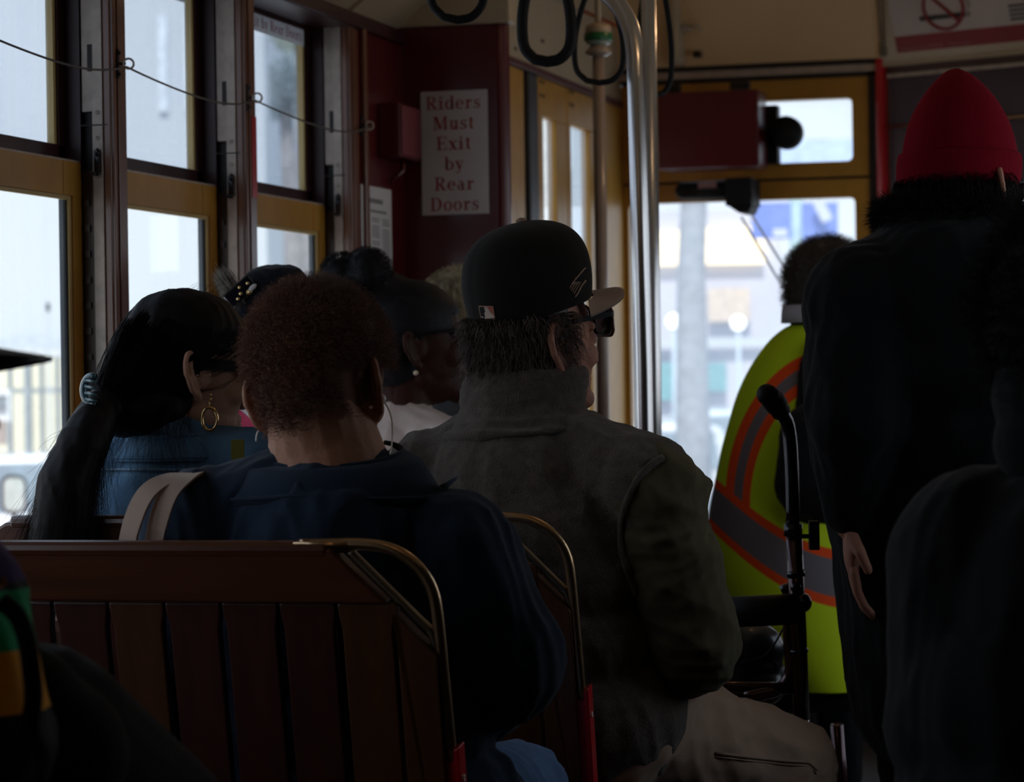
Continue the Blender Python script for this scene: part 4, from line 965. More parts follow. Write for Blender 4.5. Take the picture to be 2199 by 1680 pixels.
hrB = cap_shell('hair', rB, hB, M_hairB, 1.0, 1.13, cut=lambda p: ((p[:, 1] > .055) & (p[:, 2] < .07)) | ((p[:, 2] < .0) & (p[:, 1] > .0)) | (p[:, 2] < -.072), extra=lambda b: (b.ell(hB(0, -.040, -.030), (.070, .058, .045), hB.ax()), b.ell(hB(0, -.012, .060), (.092, .104, .084), hB.ax(), 28, 18)))
stB = strands('hair_curls', curly(15000, Fr(hB(0, 0, .010), 4, -8, -7), .018, 1.0, 1.21, .0028, 7, condB, 5), .00045, M_hairB, rB); join_mesh(hrB, stB)
# earphones
b = MB(); eR = hB(.0815, .006, -.02); b.tube(bez([eR, eR+V(.01, .01, -.02), P(848, 900, 3.80), P(842, 960, 3.72), P(838, 975, 3.70)], 24), .0011, 6); b.ell(eR, (.005, .006, .006)); b.build('earphone_cord', mat('white_plastic', (.75, .75, .75), .4), rB, smooth=True); b = MB()
eL = hB(-.0815, .006, -.02); b.tube(bez([eL, eL+V(-.012, .02, -.03), P(552, 905, 3.84), P(551, 930, 3.82), P(550, 948, 3.8)], 20), .0011, 6); b.ell(eL, (.005, .006, .006))
b.build('earphone_cord', mat('white_plastic', (.6, .6, .6), .4), rB, smooth=True)
# tote bag over the left shoulder
tb = empty('tote_bag', (-1.72, 3.55, .5), 'cream canvas tote bag with twin straps over the shoulder of the navy shirted person', 'bag')
M_canvas = cloth_mat('cream_canvas', (.52, .40, .33), 900, var=.06)
for px0, d0, lab in ((-14, 0, 'a'), (30, .012, 'b')):
    pts = smoothline([P(282+px0*1.35, 1330, 3.72), P(290+px0*1.3, 1190, 3.70), P(303+px0*1.25, 1120, 3.69), P(330+px0*1.1, 1060, 3.70), P(372+px0*.8, 1028, 3.73), P(412+px0*.4, 1018, 3.79), P(440, 1035, 3.88), P(445, 1120, 3.95), P(430, 1300, 3.97)], 6)
    b = MB(); K = len(pts); T = np.gradient(pts, axis=0); T /= np.linalg.norm(T, axis=1)[:, None]; vs_ = []
    for i in range(K):
        nrm_out = nrm(pts[i]-V(-1.42, 3.80, .80)); sd = nrm(np.cross(T[i], nrm_out)); no = nrm(np.cross(sd, T[i])); wdt = .0145
        vs_ += [pts[i]+sd*wdt+no*.002, pts[i]-sd*wdt+no*.002, pts[i]-sd*wdt-no*.002, pts[i]+sd*wdt-no*.002]
    fs = []
    for i in range(K-1):
        for j in range(4): fs.append((4*i+j, 4*i+(j+1) % 4, 4*i+4+(j+1) % 4, 4*i+4+j))
    b.add(vs_, fs); b.build('strap', M_canvas, tb, smooth=False, bevel=.0008)
b = MB(); b.box((-1.86, 3.50, .50), (-1.62, 3.60, .86)); b.build('bag_body', M_canvas, tb, bevel=.02)

# ---------- A: long black hair, denim jacket
hA = Fr(P(407, 808, 4.58), 46, -8, -4)
rA = empty('person', (-1.72, 4.4, 0), 'person in denim jacket with long black hair and gold hoop earring by the window', 'person')
NA = P(375, 985, 4.56); JA = joints(hA, 12, .18, N=NA, SL=P(215, 1040, 4.60), SR=P(545, 1020, 4.54))
JA['C'] = V(NA[0], NA[1]+.05, .56)
for s, q in ((-1, 'L'), (1, 'R')): JA['H'+q] = JA['C']+V(s*.1, 0, 0); JA['K'+q] = JA['C']+V(s*.12, .36, .02); JA['A'+q] = V(*(JA['K'+q])[:2], .09); JA['E'+q] = JA['S'+q]+V(s*.03, .05, -.27); JA['W'+q] = JA['E'+q]+V(-s*.06, .2, -.02)
body(rA, hA, JA, skin('skin_tan', (.42, .23, .16)), .0030, 1.04, 1.0, ear=1.02, jaw=1.12, flare=.42)
def denim_mat():
    m, nt, b = new_mat('denim_jacket'); b.inputs['Roughness'].default_value = .9; b.inputs['Specular IOR Level'].default_value = .2
    n = noise_node(nt, 14, 5); r = nt.nodes.new('ShaderNodeValToRGB'); r.color_ramp.elements[0].position = .3; r.color_ramp.elements[1].position = .7
    r.color_ramp.elements[0].color = (.055, .11, .19, 1); r.color_ramp.elements[1].color = (.095, .19, .30, 1); link(nt, n.outputs['Fac'], r.inputs['Fac']); link(nt, r.outputs['Color'], b.inputs['Base Color'])
    n2 = noise_node(nt, 900, 2); bp = nt.nodes.new('ShaderNodeBump'); bp.inputs['Strength'].default_value = .3; bp.inputs['Distance'].default_value = .002; link(nt, n2.outputs['Fac'], bp.inputs['Height']); link(nt, bp.outputs['Normal'], b.inputs['Normal']); return m
M_dj = denim_mat()
def jackA(b):
    torso_prims(b, JA, .020, 1.08, neckr=.052)
    for q in 'LR': arm_prims(b, JA, q, .020, 1.1, .95)
    b.limb(NA-ZA*.0, NA+ZA*.03, .078, .070)
jk = cloth('denim_jacket', rA, M_dj, jackA, .0045, .003, 8, (14, 14, 8))
# shoulder yoke seam: rail of stitching laid on the jacket surface
def on_surface(ob, root, pts, fromdir, lift=.001):
    dg = bpy.context.evaluated_depsgraph_get(); dg.update(); ev = ob.evaluated_get(dg); base = wloc(root); out = []
    for p in pts:
        o = EYE if fromdir is None else None
        d = nrm(p-EYE); hit, loc, nn_, _ = ev.ray_cast(Vector(EYE-base), Vector(d))
        if hit: out.append(np.array(loc)+base+np.array(nn_)*lift)
    return out
sp = on_surface(jk, rA, [P(x, 1017-.000066*(x-390)**2*-1*-1+0, 4.5) for x in range(200, 566, 8)], None, .0012)
if len(sp) > 4:
    b = MB(); b.tube([p+ZA*.005 for p in sp], .0022, 6); b.tube([p-ZA*.004 for p in sp], .0014, 6); b.build('yoke_seam', mat('denim_light', (.14, .22, .31), .9, var=.4, vscale=120), rA, smooth=True)
b = MB()
rg = []
for t in np.linspace(-.5, PI+.5, 26): rg.append(NA+V(math.cos(t)*.075, -math.sin(t)*.07, .045-.008*math.sin(t)))
ro = [NA+V((p-NA)[0]*1.35, (p-NA)[1]*1.35, .004) for p in rg]; n = len(rg)
b.add(rg+ro+[p+V(0, .0, -.006) for p in ro], [(i, i+1, n+i+1, n+i) for i in range(n-1)]+[(n+i, n+i+1, 2*n+i+1, 2*n+i) for i in range(n-1)]); b.tube(rg, .004, 6); b.tube(ro, .003, 6); b.build('collar', M_dj, rA, smooth=True)
def pants(root, J, m, g=.014, **k):
    def fn(b): leg_prims(b, J, g, 1.0); b.limb(J['HL'], J['HR'], .115, .115)
    o = cloth('trousers', root, m, fn, .007, .003, 6, **k); shoes(root, J, M_shoe); return o
pants(rA, JA, M_darkcloth)
M_hairA = mat('hair_black', (.005, .0035, .0045), .55, var=.3, vscale=40, spec=.18)
clip = P(222, 862, 4.46); tail = [P(205, 900, 4.42), P(175, 960, 4.38), P(140, 1040, 4.36), P(125, 1125, 4.36)]
def hairA(b):
    b.ell(hA(0, -.012, .062), (.088, .108, .082), hA.ax(), 26, 18)
    b.ell(hA(0, -.047, -.02), (.076, .072, .085), hA.ax(), 24, 14)
    pb_ = hA(-.01, -.085, -.02); b.limb(hA(0, -.05, .03), clip+(pb_-clip)*.35, .080, .038, 20); b.limb(hA(0, -.055, -.045), clip+(pb_-clip)*.2, .062, .030, 18)
    b.limb(clip, tail[0], .028, .036); b.limb(tail[0], tail[1], .036, .043); b.limb(hA(.015, -.055, -.045), clip+(hA(0, -.06, -.05)-clip)*.45-ZA*.012, .060, .048, 18); b.limb(tail[1], tail[2], .040, .046); b.limb(tail[2], tail[3]-ZA*.05, .046, .052)
def cutA(p): return ((p[:, 1] > .062) & (p[:, 2] < .055)) | ((p[:, 2] < .012) & (p[:, 1] > -.015)) | (p[:, 1] > .072)
hA_o = cap_shell('hair', rA, hA, M_hairA, 1.04, 1.17, cut=lambda p: ((p[:, 1] > .034) & (p[:, 2] < .070)) | ((p[:, 2] < .036) & (p[:, 1] > -.004+.3*np.maximum(0, p[:, 2]))) | ((p[:, 2] < .0) & (p[:, 1] > -.014)), extra=hairA)
folds(hA_o, .0015, (60, 60, 12), 4)
def conA(p, g): return ~((p[:, 1] > .034) & (p[:, 2] < .074)) & ~((p[:, 2] < .038) & (p[:, 1] > -.004)) & ~((p[:, 2] < 0) & (p[:, 1] > -.014)) & (p[:, 2] > -.07)
ps, ds, _ = scalp_pts(5200, hA, 1.04, 1.18, conA, 21); r_ = np.random.RandomState(5); LN = []
for p, d in zip(ps, ds):
    j = r_.randn(3)*.009; c = clip+j; e = tail[3]+V(r_.randn()*.028, r_.randn()*.025, -.02-.06*r_.rand()); m1 = tail[1]+r_.randn(3)*.022
    m1 = m1+(e-tail[3])*.3
    a = bez([p, p+d*.012+(c-p)*.35, c+(p-c)*.2+d*.006, c], 12); t_ = bez([c, tail[0]+r_.randn(3)*.014, m1+V(0, 0, .01), tail[2]+(e-tail[3])*.8+r_.randn(3)*.008, e], 14)
    # keep off the skull
    q = hA.inv(a)-np.array([0, -.012, .035]); rr = np.sqrt(((q/np.array([.0915, .1185, .104]))**2).sum(1)); push = np.where(rr < 1, 1/np.maximum(rr, .3), 1); q = q*push[:, None]+np.array([0, -.012, .035]); a = hA.o+q[:, 0:1]*hA.x+q[:, 1:2]*hA.y+q[:, 2:3]*hA.z
    LN.append(np.vstack([a[:-1], t_]))
st1 = strands('hair_strands', LN, .00045, M_hairA, rA); join_mesh(hA_o, st1)
LN = []
for i in range(216):           # loose strands over the jacket, around the ear and flying at the edge
    if i < 150:
        x = r_.uniform(150, 470); s0 = P(x*.6+130, 870+r_.uniform(-20, 40), 4.48); e = P(x+r_.uniform(-60, 10), r_.uniform(980, 1110), 4.36+r_.uniform(0, .04)); LN.append(bez([s0, s0+V(0, -.05, -.05), e+V(r_.randn()*.03, -.03, .06), e], 25))
    elif i < 200:
        s0 = P(r_.uniform(170, 215), r_.uniform(880, 930), 4.40); e = P(r_.uniform(50, 130), r_.uniform(1000, 1110), 4.36); LN.append(bez([s0, P(r_.uniform(110, 150), 930, 4.38), P(r_.uniform(70, 110), 1000, 4.36), e], 25))
    else:
        s0 = P(r_.uniform(380, 470), r_.uniform(608, 640), 4.60); s0 = s0-ZA*.01; e = s0+V(r_.uniform(.02, .05), 0, r_.uniform(.008, .024)); LN.append(bez([s0, s0+V(.012, 0, .016), e], 25))
st2 = strands('hair_strands', LN, .00035, M_hairA, rA); join_mesh(hA_o, st2)
b = MB(); cc_ = P(199, 838, 4.40); b.tube([cc_+CRh0*.012*math.cos(t)+ZA*.021*math.sin(t) for t in np.linspace(.3*PI, 1.7*PI, 16)] if False else [cc_+V(.016*math.cos(t), 0, .022*math.sin(t)) for t in np.linspace(.4*PI, 1.6*PI, 16)], [.006]*16, 10)
for k_ in range(4): b.tube([cc_+V(-.010, -.004, .016-.010*k_), cc_+V(.012, -.010, .012-.010*k_)], [.004, .0015], 6)
b.build('hair_clip', mat('teal_clip', (.05, .12, .15), .15, coat=1), rA, smooth=True)
M_gold = mat('gold', (.85, .60, .28), .18, metal=1)
er = hA(.083, -.022, -.045)
b = MB(); g0 = P(450, 900, 4.50); b.tube([g0+V(.0115*math.cos(t), .004*math.cos(t), .0185*math.sin(t)) for t in np.linspace(0, 2*PI, 30, endpoint=False)], .0028, 8, closed=True); b.tube([g0+ZA*.0185, g0+ZA*.030], .0012, 6)
for pz in (.020, .027): b.ell(g0+ZA*(.012+pz)+V(.003, 0, 0), .0022)
b.build('hoop_earring', M_gold, rA, smooth=True)
glasses(rA, hA, mat('black_frame', (.006, .008, .010), .35, coat=.15), M_lens, 1.04, lw=.028, lh=.017, arm_h=.0085)
b = MB(); a_, c_ = P(497, 944, 4.44), P(524, 985, 4.44); b.obox((a_+c_)/2+V(0, 0, -.02), (.0105, .0015, .035), (CR, CF, ZA)); b.obox((a_+c_)/2+V(.0095, -.002, .012), (.0012, .002, .004), (CR, CF, ZA)); b.build('olive_strap', cloth_mat('olive_webbing', (.16, .15, .03), 900), rA, bevel=.0006)

# ---------- C: man with black cap, vest
hC = Fr(P(1160, 741, 4.62), 35, 6, 1)
rC = empty('person', (-1.12, 4.5, 0), 'person in black cap with beige brim, grey fleece vest and khaki trousers', 'person')
NC = P(1115, 935, 4.60); JC = joints(hC, 22, .2, N=NC, SL=P(925, 1040, 4.66), SR=P(1385, 1050, 4.50))
JC['C'] = P(1200, 1545, 4.60); Bc = JC['B']
JC['HL'] = JC['C']-Bc.x*.1; JC['HR'] = JC['C']+Bc.x*.1
JC['ER'] = P(1500, 1390, 4.48); JC['WR'] = P(1395, 1500, 4.30+.42); JC['EL'] = JC['SL']+V(-.03, .06, -.27); JC['WL'] = JC['EL']+V(.12, .2, -.03)
JC['KR'] = P(1690, 1650, 4.80); JC['AR'] = V(JC['KR'][0]+.03, JC['KR'][1]+.02, .09); JC['KL'] = JC['C']+V(.05, .40, .03); JC['AL'] = V(*JC['KL'][:2], .09)
body(rC, hC, JC, skin('skin_ruddy', (.50, .24, .17)), .0030, 1.06, .88, ear=1.3, jaw=1.0, neck=.066, flare=.36)
M_fleece = cloth_mat('grey_fleece', (.105, .085, .072), 420, .6, var=.22, vscale=60, sheen=.25)
M_olive = cloth_mat('olive_twill', (.085, .072, .038), 800, var=.15)
JV = dict(JC); JV['SL'] = JC['SL']+(JC['SR']-JC['SL'])*.03; JV['SR'] = JC['SR']+(JC['SL']-JC['SR'])*.03
def vestC(b):
    torso_prims(b, JV, .030, 1.22, neckr=.062, belly=.03); b.limb(NC-ZA*.01, NC+ZA*.045+hC.y*.008, .084, .078)
vc = cloth('vest', rC, M_fleece, vestC, .0045, .005, 12, (16, 16, 8))
b = MB()
for y_, r_0, cx_ in ((925, .118, 1120), (903, .104, 1121), (880, .094, 1122), (855, .094, 1124), (832, .095, 1127), (812, .094, 1130), (800, .089, 1131)):
    cc0 = P(cx_, y_, 4.60)
    b.tube([cc0+V(math.cos(t)*r_0*1.05, math.sin(t)*r_0, .006*math.cos(t-.6)) for t in np.linspace(0, 2*PI, 40, endpoint=False)], .0095, 8, closed=True)
o = b.build('stand_collar', M_fleece, rC); remesh(o, .004, 12); folds(o, .003, (14, 14, 20), 3)
def shirtC(b):
    for q in 'LR':
        arm_prims(b, JC, q, .026, 1.22, .85); b.ell(JC['S'+q]+Bc.x*(.012 if q == 'R' else -.012)-ZA*.016, .096); b.limb(JC['S'+q]+Bc.x*(.01 if q == 'R' else -.01), JC['S'+q]-ZA*.09, .086, .082)
so_ = cloth('shirt', rC, M_olive, shirtC, .0045, .006, 9, (14, 14, 20))
def near_surface(obs, root, pts, lift):
    dg = bpy.context.evaluated_depsgraph_get(); dg.update(); base = wloc(root); out = []
    for p in pts:
        best = None
        for ob in obs:
            hit, loc, nn_, _ = ob.evaluated_get(dg).ray_cast(Vector(EYE-base), Vector(nrm(p-EYE)))
            if hit:
                l_ = np.array(loc)+base; d_ = np.linalg.norm(l_-EYE)
                if best is None or d_ < best[0]: best = (d_, l_+np.array(nn_)*lift)
        if best: out.append(best[1])
    return out
sp = near_surface([vc, so_], rC, [P(x, y, 4.6) for x, y in smoothline([(1424, 984), (1390, 1004), (1360, 1046), (1340, 1096), (1334, 1150), (1340, 1200), (1356, 1245), (1372, 1290)], 4)], .001)
if len(sp) > 4: b = MB(); b.tube(smoothline(sp[::3], 4), .006, 8); b.build('armhole_piping', M_fleece, rC, smooth=True)
def pantC(b): leg_prims(b, JC, .030, 1.0, .01); b.limb(JC['HL'], JC['HR'], .13, .13)
M_khaki = cloth_mat('khaki_twill', (.40, .27, .19), 700, var=.08)
pc_ = cloth('trousers', rC, M_khaki, pantC, .006, .006, 14, (14, 14, 14)); shoes(rC, JC, M_shoe)
sp = on_surface(pc_, rC, [P(x, y, 4.6) for x, y in ((1535, 1618), (1560, 1620), (1590, 1624), (1620, 1628), (1650, 1631), (1680, 1634), (1710, 1636), (1735, 1638), (1748, 1648), (1752, 1655))], None, .001)
if len(sp) > 3: b = MB(); b.tube(sp, .0028, 6); b.tube([p-ZA*.006 for p in sp], .0012, 6); b.build('side_seam', mat('khaki_seam', (.36, .24, .17), .9), rC, smooth=True)
M_hairC = mat('hair_grey_brown', (.12, .085, .075), .5, var=.5, vscale=60)
cutC = lambda p: (p[:, 1] > .0) | (p[:, 2] < -.060)
ho = cap_shell('hair', rC, hC, M_hairC, 1.04, 1.06, cut=cutC, extra=lambda b: (b.ell(hC(0, -.052, -.030), (.072, .060, .055), hC.ax()), b.ell(hC(-.03, -.06, -.04), (.06, .055, .045), hC.ax())))
condC = lambda p, g: (p[:, 2] < .052) & (p[:, 1] < .005) & (p[:, 2] > -.06)
ps, ds, _ = scalp_pts(4600, hC, 1.04, 1.10, condC, 3); LN = []
for p, d in zip(ps, ds): LN.append(bez([p, p+d*.02+r_.randn(3)*.003, p+d*(.014+.012*r_.rand())-ZA*.008+r_.randn(3)*.005, p+d*(.010+.020*r_.rand())-ZA*(.012+.014*r_.rand())+r_.randn(3)*.007], 9))
join_mesh(ho, strands('s', LN, .0006, M_hairC, rC))
ps, ds, _ = scalp_pts(260, hC, 1.06, 1.02, lambda p, g: (p[:, 1] > .0) & (p[:, 1] < .035) & (p[:, 2] < .02) & (p[:, 2] > -.03), 4); LN = [bez([p, p+d*.003-ZA*.008, p+d*.002-ZA*.016], 6) for p, d in zip(ps, ds)]
join_mesh(ho, strands('s', LN, .0004, M_hairC, rC))
# the cap
cp = empty('baseball_cap', hC.o-wloc(rC)); cp.parent = rC
M_cap = cloth_mat('cap_black', (.010, .009, .008), 900, sheen=.08); M_brim = cloth_mat('brim_beige', (.34, .23, .17), 900, var=.05)
cf = Fr(hC(0, -.014, .058), 38, 9, 1); n = 64; prof = [(0, 1.0), (.020, 1.04), (.048, 1.06), (.078, 1.03), (.103, .94), (.123, .78), (.137, .55), (.145, .28), (.148, .0)]
b = MB(); vs_ = []
for z_, s_ in prof:
    for k_ in range(n):
        t = 2*PI*k_/n; seam = 1-.012*math.exp(-((((t*6/(2*PI)) % 1)-.5)**2)*300)*(z_ > .01); fr_ = 1+.05*max(0, math.sin(t))*(z_/.161)
        vs_.append(cf(.0945*s_*math.cos(t)*seam, (.107*s_*math.sin(t)*seam)*fr_, z_+(.010*max(0, math.sin(t))*s_)-(.016*max(0, -math.sin(t)) if z_ == 0 else 0)))
fs = [(i*n+k_, i*n+(k_+1) % n, (i+1)*n+(k_+1) % n, (i+1)*n+k_) for i in range(len(prof)-1) for k_ in range(n)]
b.add(vs_, fs); o = b.build('crown', M_cap, cp, smooth=True); md = o.modifiers.new('sol', 'SOLIDIFY'); md.thickness = .003; md.offset = -1; md = o.modifiers.new('sub', 'SUBSURF'); md.levels = 1; md.render_levels = 2
b = MB(); b.ell(cf(0, .004, .1495), (.009, .009, .005), cf.ax()); b.build('top_button', M_brim, cp, smooth=True)
b = MB(); T = []; Bm = []; nb_ = 22; rows = 8
for j in range(rows+1):
    for i in range(nb_+1):
        u_ = -1+2*i/nb_; a = u_*1.02; q = j/rows; rx, ry = .0945, .112
        x0_, y0_ = rx*math.sin(a), ry*math.cos(a); ext = .072*q*(1-abs(u_)**3.2); x_ = x0_*(1+.02*q); y_ = y0_+ext; z_ = .012-.002*q-.034*(x_/.09)**2*(.25+.75*q)-.012*q**2*0
        T.append(cf(x_, y_, z_+.0025)); Bm.append(cf(x_, y_, z_-.0025))
fs = []; m_ = nb_+1; tot = len(T)
for j in range(rows):
    for i in range(nb_): a = j*m_+i; fs.append((a, a+1, a+m_+1, a+m_)); fs.append((tot+a+1, tot+a, tot+a+m_, tot+a+m_+1))
for i in range(nb_): a = rows*m_+i; fs.append((a, a+1, tot+a+1, tot+a))
for j in range(rows):
    for i in (0, nb_): a = j*m_+i; fs.append((a, a+m_, tot+a+m_, tot+a))
b.add(T+Bm, fs); b.build('brim', M_brim, cp, smooth=True)
def patch_frame(px, py, ob, root):
    dg = bpy.context.evaluated_depsgraph_get(); dg.update(); base = wloc(cp); d = nrm(ray(px, py)); hit, loc, nn_, _ = ob.evaluated_get(dg).ray_cast(Vector(EYE-base), Vector(d))
    return (np.array(loc)+base, np.array(nn_)) if hit else (P(px, py, 4.5), -CF)
crown = cp.children[0] if cp.children[0].name.startswith('crown') else o
for ch in cp.children:
    if ch.name.startswith('crown'): crown = ch
pc0, pn = patch_frame(1046, 671, crown, cp); pu = nrm(np.cross(ZA, pn))*1.0; pu = pu if np.dot(pu, CR) > 0 else -pu; pv = nrm(np.cross(pn, pu)); pv = pv if pv[2] > 0 else -pv
pt_ = empty('league_patch', pc0-wloc(cp)); pt_.parent = cp
def poly(b, pts, off, sc=.0135): b.add([pc0+pn*off+pu*x*sc*1.05+pv*y*sc*.80 for x, y in pts], [tuple(range(len(pts)))])
b = MB(); b.prism([(-.0143, -.0100), (.0143, -.0112), (.0143, .0100), (-.0143, .0112)], pc0, pu, pv, pn, -.004, .0008); b.build('patch_border', mat('copper_thread', (.42, .27, .2), .6), pt_)
b = MB(); poly(b, [(-.92, -.9), (.2, -.9), (-.3, .9), (-.92, .9)], .0012); b.build('patch_dark_half', M_black, pt_)
b = MB(); poly(b, [(.2, .9), (.92, .9), (.92, -.5)], .0012); b.build('patch_red_half', mat('patch_red', (.36, .07, .04), .7), pt_)
b = MB(); poly(b, [(-.45, -.9), (.92, -.9), (.92, -.55), (.55, -.1), (.25, .25), (.3, .45), (.15, .68), (-.1, .68), (-.22, .45), (-.15, .2), (-.35, -.15), (-.3, -.5)], .0014)
b.build('patch_white_figure', mat('patch_white', (.52, .42, .36), .7), pt_); b = MB(); poly(b, [(-.72+.11*math.cos(t), -.68+.13*math.sin(t)) for t in np.linspace(0, 2*PI, 12, endpoint=False)], .0014); poly(b, [(.1, .5), (.34, .45), (.5, .15), (.42, .1)], .0016); b.build('patch_ball', MATS['patch_white'], pt_)
em = empty('side_embroidery', P(1240, 615, 4.5)-wloc(cp)); em.parent = cp; b = MB()
def sline(pts, r):
    q = []
    for px, py in pts:
        l_, n_ = patch_frame(px, py, crown, cp); q.append(l_+n_*.0012)
    b.tube(smoothline(q, 3), r, 6)
sline([(1233, 638), (1240, 628), (1247, 614), (1256, 603)], .0016)
for k_ in range(5): sline([(1226+k_*5, 610-k_*6), (1232+k_*5, 603-k_*6), (1236+k_*5, 596-k_*5)], .0012)
for k_ in range(4): sline([(1222+k_*3, 620+k_*4), (1226+k_*4, 612+k_*2), (1233+k_*4, 606)], .001)
b.build('copper_thread', mat('copper_thread', (.42, .27, .2)), em, smooth=True)
glasses(rC, hC, mat('tortoise', (.10, .035, .012), .3, var=.9, vscale=90, coat=.3), M_lens, 1.06, z=.027, lw=.029, lh=.023, y=.112, th=.003, arm_h=.004)

# ---------- D: dark cap, grey hair, pink striped top
hD = Fr(P(612, 742, 5.25), 60, -6, 12)
rD = empty('person', (-1.80, 5.0, 0), 'person in dark slouchy cap with gold clasp and pink striped top, mostly hidden', 'person')
JD = joints(hD, 55, .17, N=P(575, 860, 5.25)); pass
JD['SL'] = P(470, 935, 5.22); JD['SR'] = P(690, 940, 5.2); seatfix(JD)
body(rD, hD, JD, skin('skin_pink', (.50, .30, .24)), .004)
def pink_mat():
    m, nt, b = new_mat('pink_striped_knit'); b.inputs['Roughness'].default_value = .9; tc = nt.nodes.new('ShaderNodeTexCoord'); sp_ = nt.nodes.new('ShaderNodeSeparateXYZ'); link(nt, tc.outputs['Object'], sp_.inputs[0])
    ma = nt.nodes.new('ShaderNodeMath'); ma.operation = 'MULTIPLY_ADD'; ma.inputs[1].default_value = .55; link(nt, sp_.outputs['X'], ma.inputs[0]); link(nt, sp_.outputs['Z'], ma.inputs[2])
    r = nt.nodes.new('ShaderNodeValToRGB'); r.color_ramp.interpolation = 'CONSTANT'; mr_ = nt.nodes.new('ShaderNodeMapRange'); z0 = P(505, 945, 5.18)[2]+.55*(P(505, 945, 5.18)[0]-rD.location[0]); mr_.inputs['From Min'].default_value = z0-.02; mr_.inputs['From Max'].default_value = z0+.13
    link(nt, ma.outputs[0], mr_.inputs['Value']); link(nt, mr_.outputs['Result'], r.inputs['Fac'])
    E = r.color_ramp.elements; E[0].color = (.65, .06, .14, 1); E[0].position = 0; E[1].position = .55; E[1].color = (.85, .82, .85, 1)
    for p_, c_ in ((.68, (.62, .03, .08)), (.80, (.85, .82, .85))): e_ = E.new(p_); e_.color = (*c_, 1)
    link(nt, r.outputs['Color'], b.inputs['Base Color']); return m
def topD(b):
    torso_prims(b, JD, .02, 1.05); b.limb(JD['N'], JD['N']+ZA*.03, .07, .066)
    for q in 'LR': arm_prims(b, JD, q, .018, 1, .9)
cloth('striped_top', rD, pink_mat(), topD, .005, .003, 4); pants(rD, JD, M_darkcloth)
M_hairG = mat('hair_grey', (.30, .27, .23), .5, var=.5, vscale=80)
tf = P(497, 620, 5.16); LN = []
for i in range(1500):
    a = r_.uniform(-1.2, 1.6); L_ = .030+.012*r_.rand(); s0 = tf+V(.012, 0, -.018)+r_.randn(3)*.006; e = s0+V(-math.cos(a-.6)*L_, r_.uniform(-.01, .01), math.sin(a+.2)*L_+.012); LN.append(bez([s0, (s0+e)/2+r_.randn(3)*.004, e], 6))
hd = cap_shell('hair', rD, hD, M_hairG, 1.0, 1.03); join_mesh(hd, strands('s', LN, .0006, M_hairG, rD))
LN = [bez([P(x, 690, 5.2), P(x+r_.uniform(-4, 4), 720, 5.18), P(x+r_.uniform(-6, 6), r_.uniform(735, 750), 5.18)], 6) for x in r_.uniform(508, 545, 300)]
join_mesh(hd, strands('s', LN, .0007, M_hairG, rD))
cd = empty('slouchy_cap', hD.o-wloc(rD)); cd.parent = rD; M_capD = cloth_mat('cap_midnight', (.010, .013, .022), 300, var=.5, vscale=90)
def capD(b):
    c0_ = lambda x, y: P(x, y, 5.22)
    b.ell(c0_(585, 635), (.068, .085, .060), None, 24, 16); b.ell(c0_(600, 605), (.048, .07, .034)); b.ell(c0_(555, 665), (.052, .08, .045)); b.limb(c0_(620, 600), c0_(668, 628), .030, .016); b.limb(c0_(540, 690), c0_(560, 640), .026, .03); b.ell(c0_(520, 672), (.022, .04, .028)); b.limb(c0_(650, 630), c0_(690, 660), .03, .03)
cloth('cap_body', cd, M_capD, capD, .004, .002, 3)
cb = P(516, 626, 5.14); d_ = nrm(P(535, 602, 5.14)-P(485, 646, 5.14)); n_ = nrm(np.cross(d_, CF))
b = MB(); b.obox(cb, (.030, .003, .0135), (d_, CF, n_)); b.build('clasp_plate', mat('black_patent', (.012, .012, .02), .12, coat=1), cd, bevel=.002)
b = MB(); b.obox(cb+n_*(.014 if n_[2] > 0 else -.014), (.031, .0035, .0012), (d_, CF, n_)); b.build('clasp_edge', M_chrome, cd)
b = MB()
for u_, w_ in ((.004, .006), (-.012, -.008), (-.002, -.004), (.012, -.012), (.020, .002)): b.ell(cb+d_*u_+n_*w_-CF*.004, (.0035, .002, .003))
b.tube([cb+d_*.012-n_*.012-CF*.004+d_*.005*math.cos(t)+n_*.004*math.sin(t) for t in np.linspace(0, 2*PI, 14, endpoint=False)], .001, 6, closed=True); b.build('gold_studs', M_gold, cd, smooth=True)
b = MB(); b.ell(cb+d_*.022-n_*(.010 if n_[2] > 0 else -.010)-CF*.005, (.009, .003, .0045), (d_, CF, n_)); b.build('white_stone', mat('white_stone', (.75, .72, .72), .3), cd, smooth=True)

# ---------- E: dark bun, pearl earring, profile to the right
hE = Fr(P(893, 742, 5.85), 60, 2, 0)
rE = empty('person', (-1.72, 5.6, 0), 'person with dark hair in a high bun and pearl earring, in profile', 'person')
JE = joints(hE, 30, .17, N=P(865, 915, 5.85)); seatfix(JE); pass
body(rE, hE, JE, skin('skin_deep_brown', (.042, .014, .008)), .0035, 1.12, ear=.95, nose=1.15)
def topE(b):
    torso_prims(b, JE, .02, 1.05); b.limb(JE['N'], JE['N']+ZA*.02, .072, .07)
    for q in 'LR': arm_prims(b, JE, q, .02, 1, .9)
cloth('cream_top', rE, cloth_mat('cream_knit', (.60, .50, .45), 300), topE, .005, .003, 6); pants(rE, JE, M_darkcloth)
M_hairE = mat('hair_blueblack', (.009, .010, .014), .6, var=.4, vscale=60, spec=.25)
bun = P(790, 583, 5.80); fr1 = P(735, 590, 5.82)
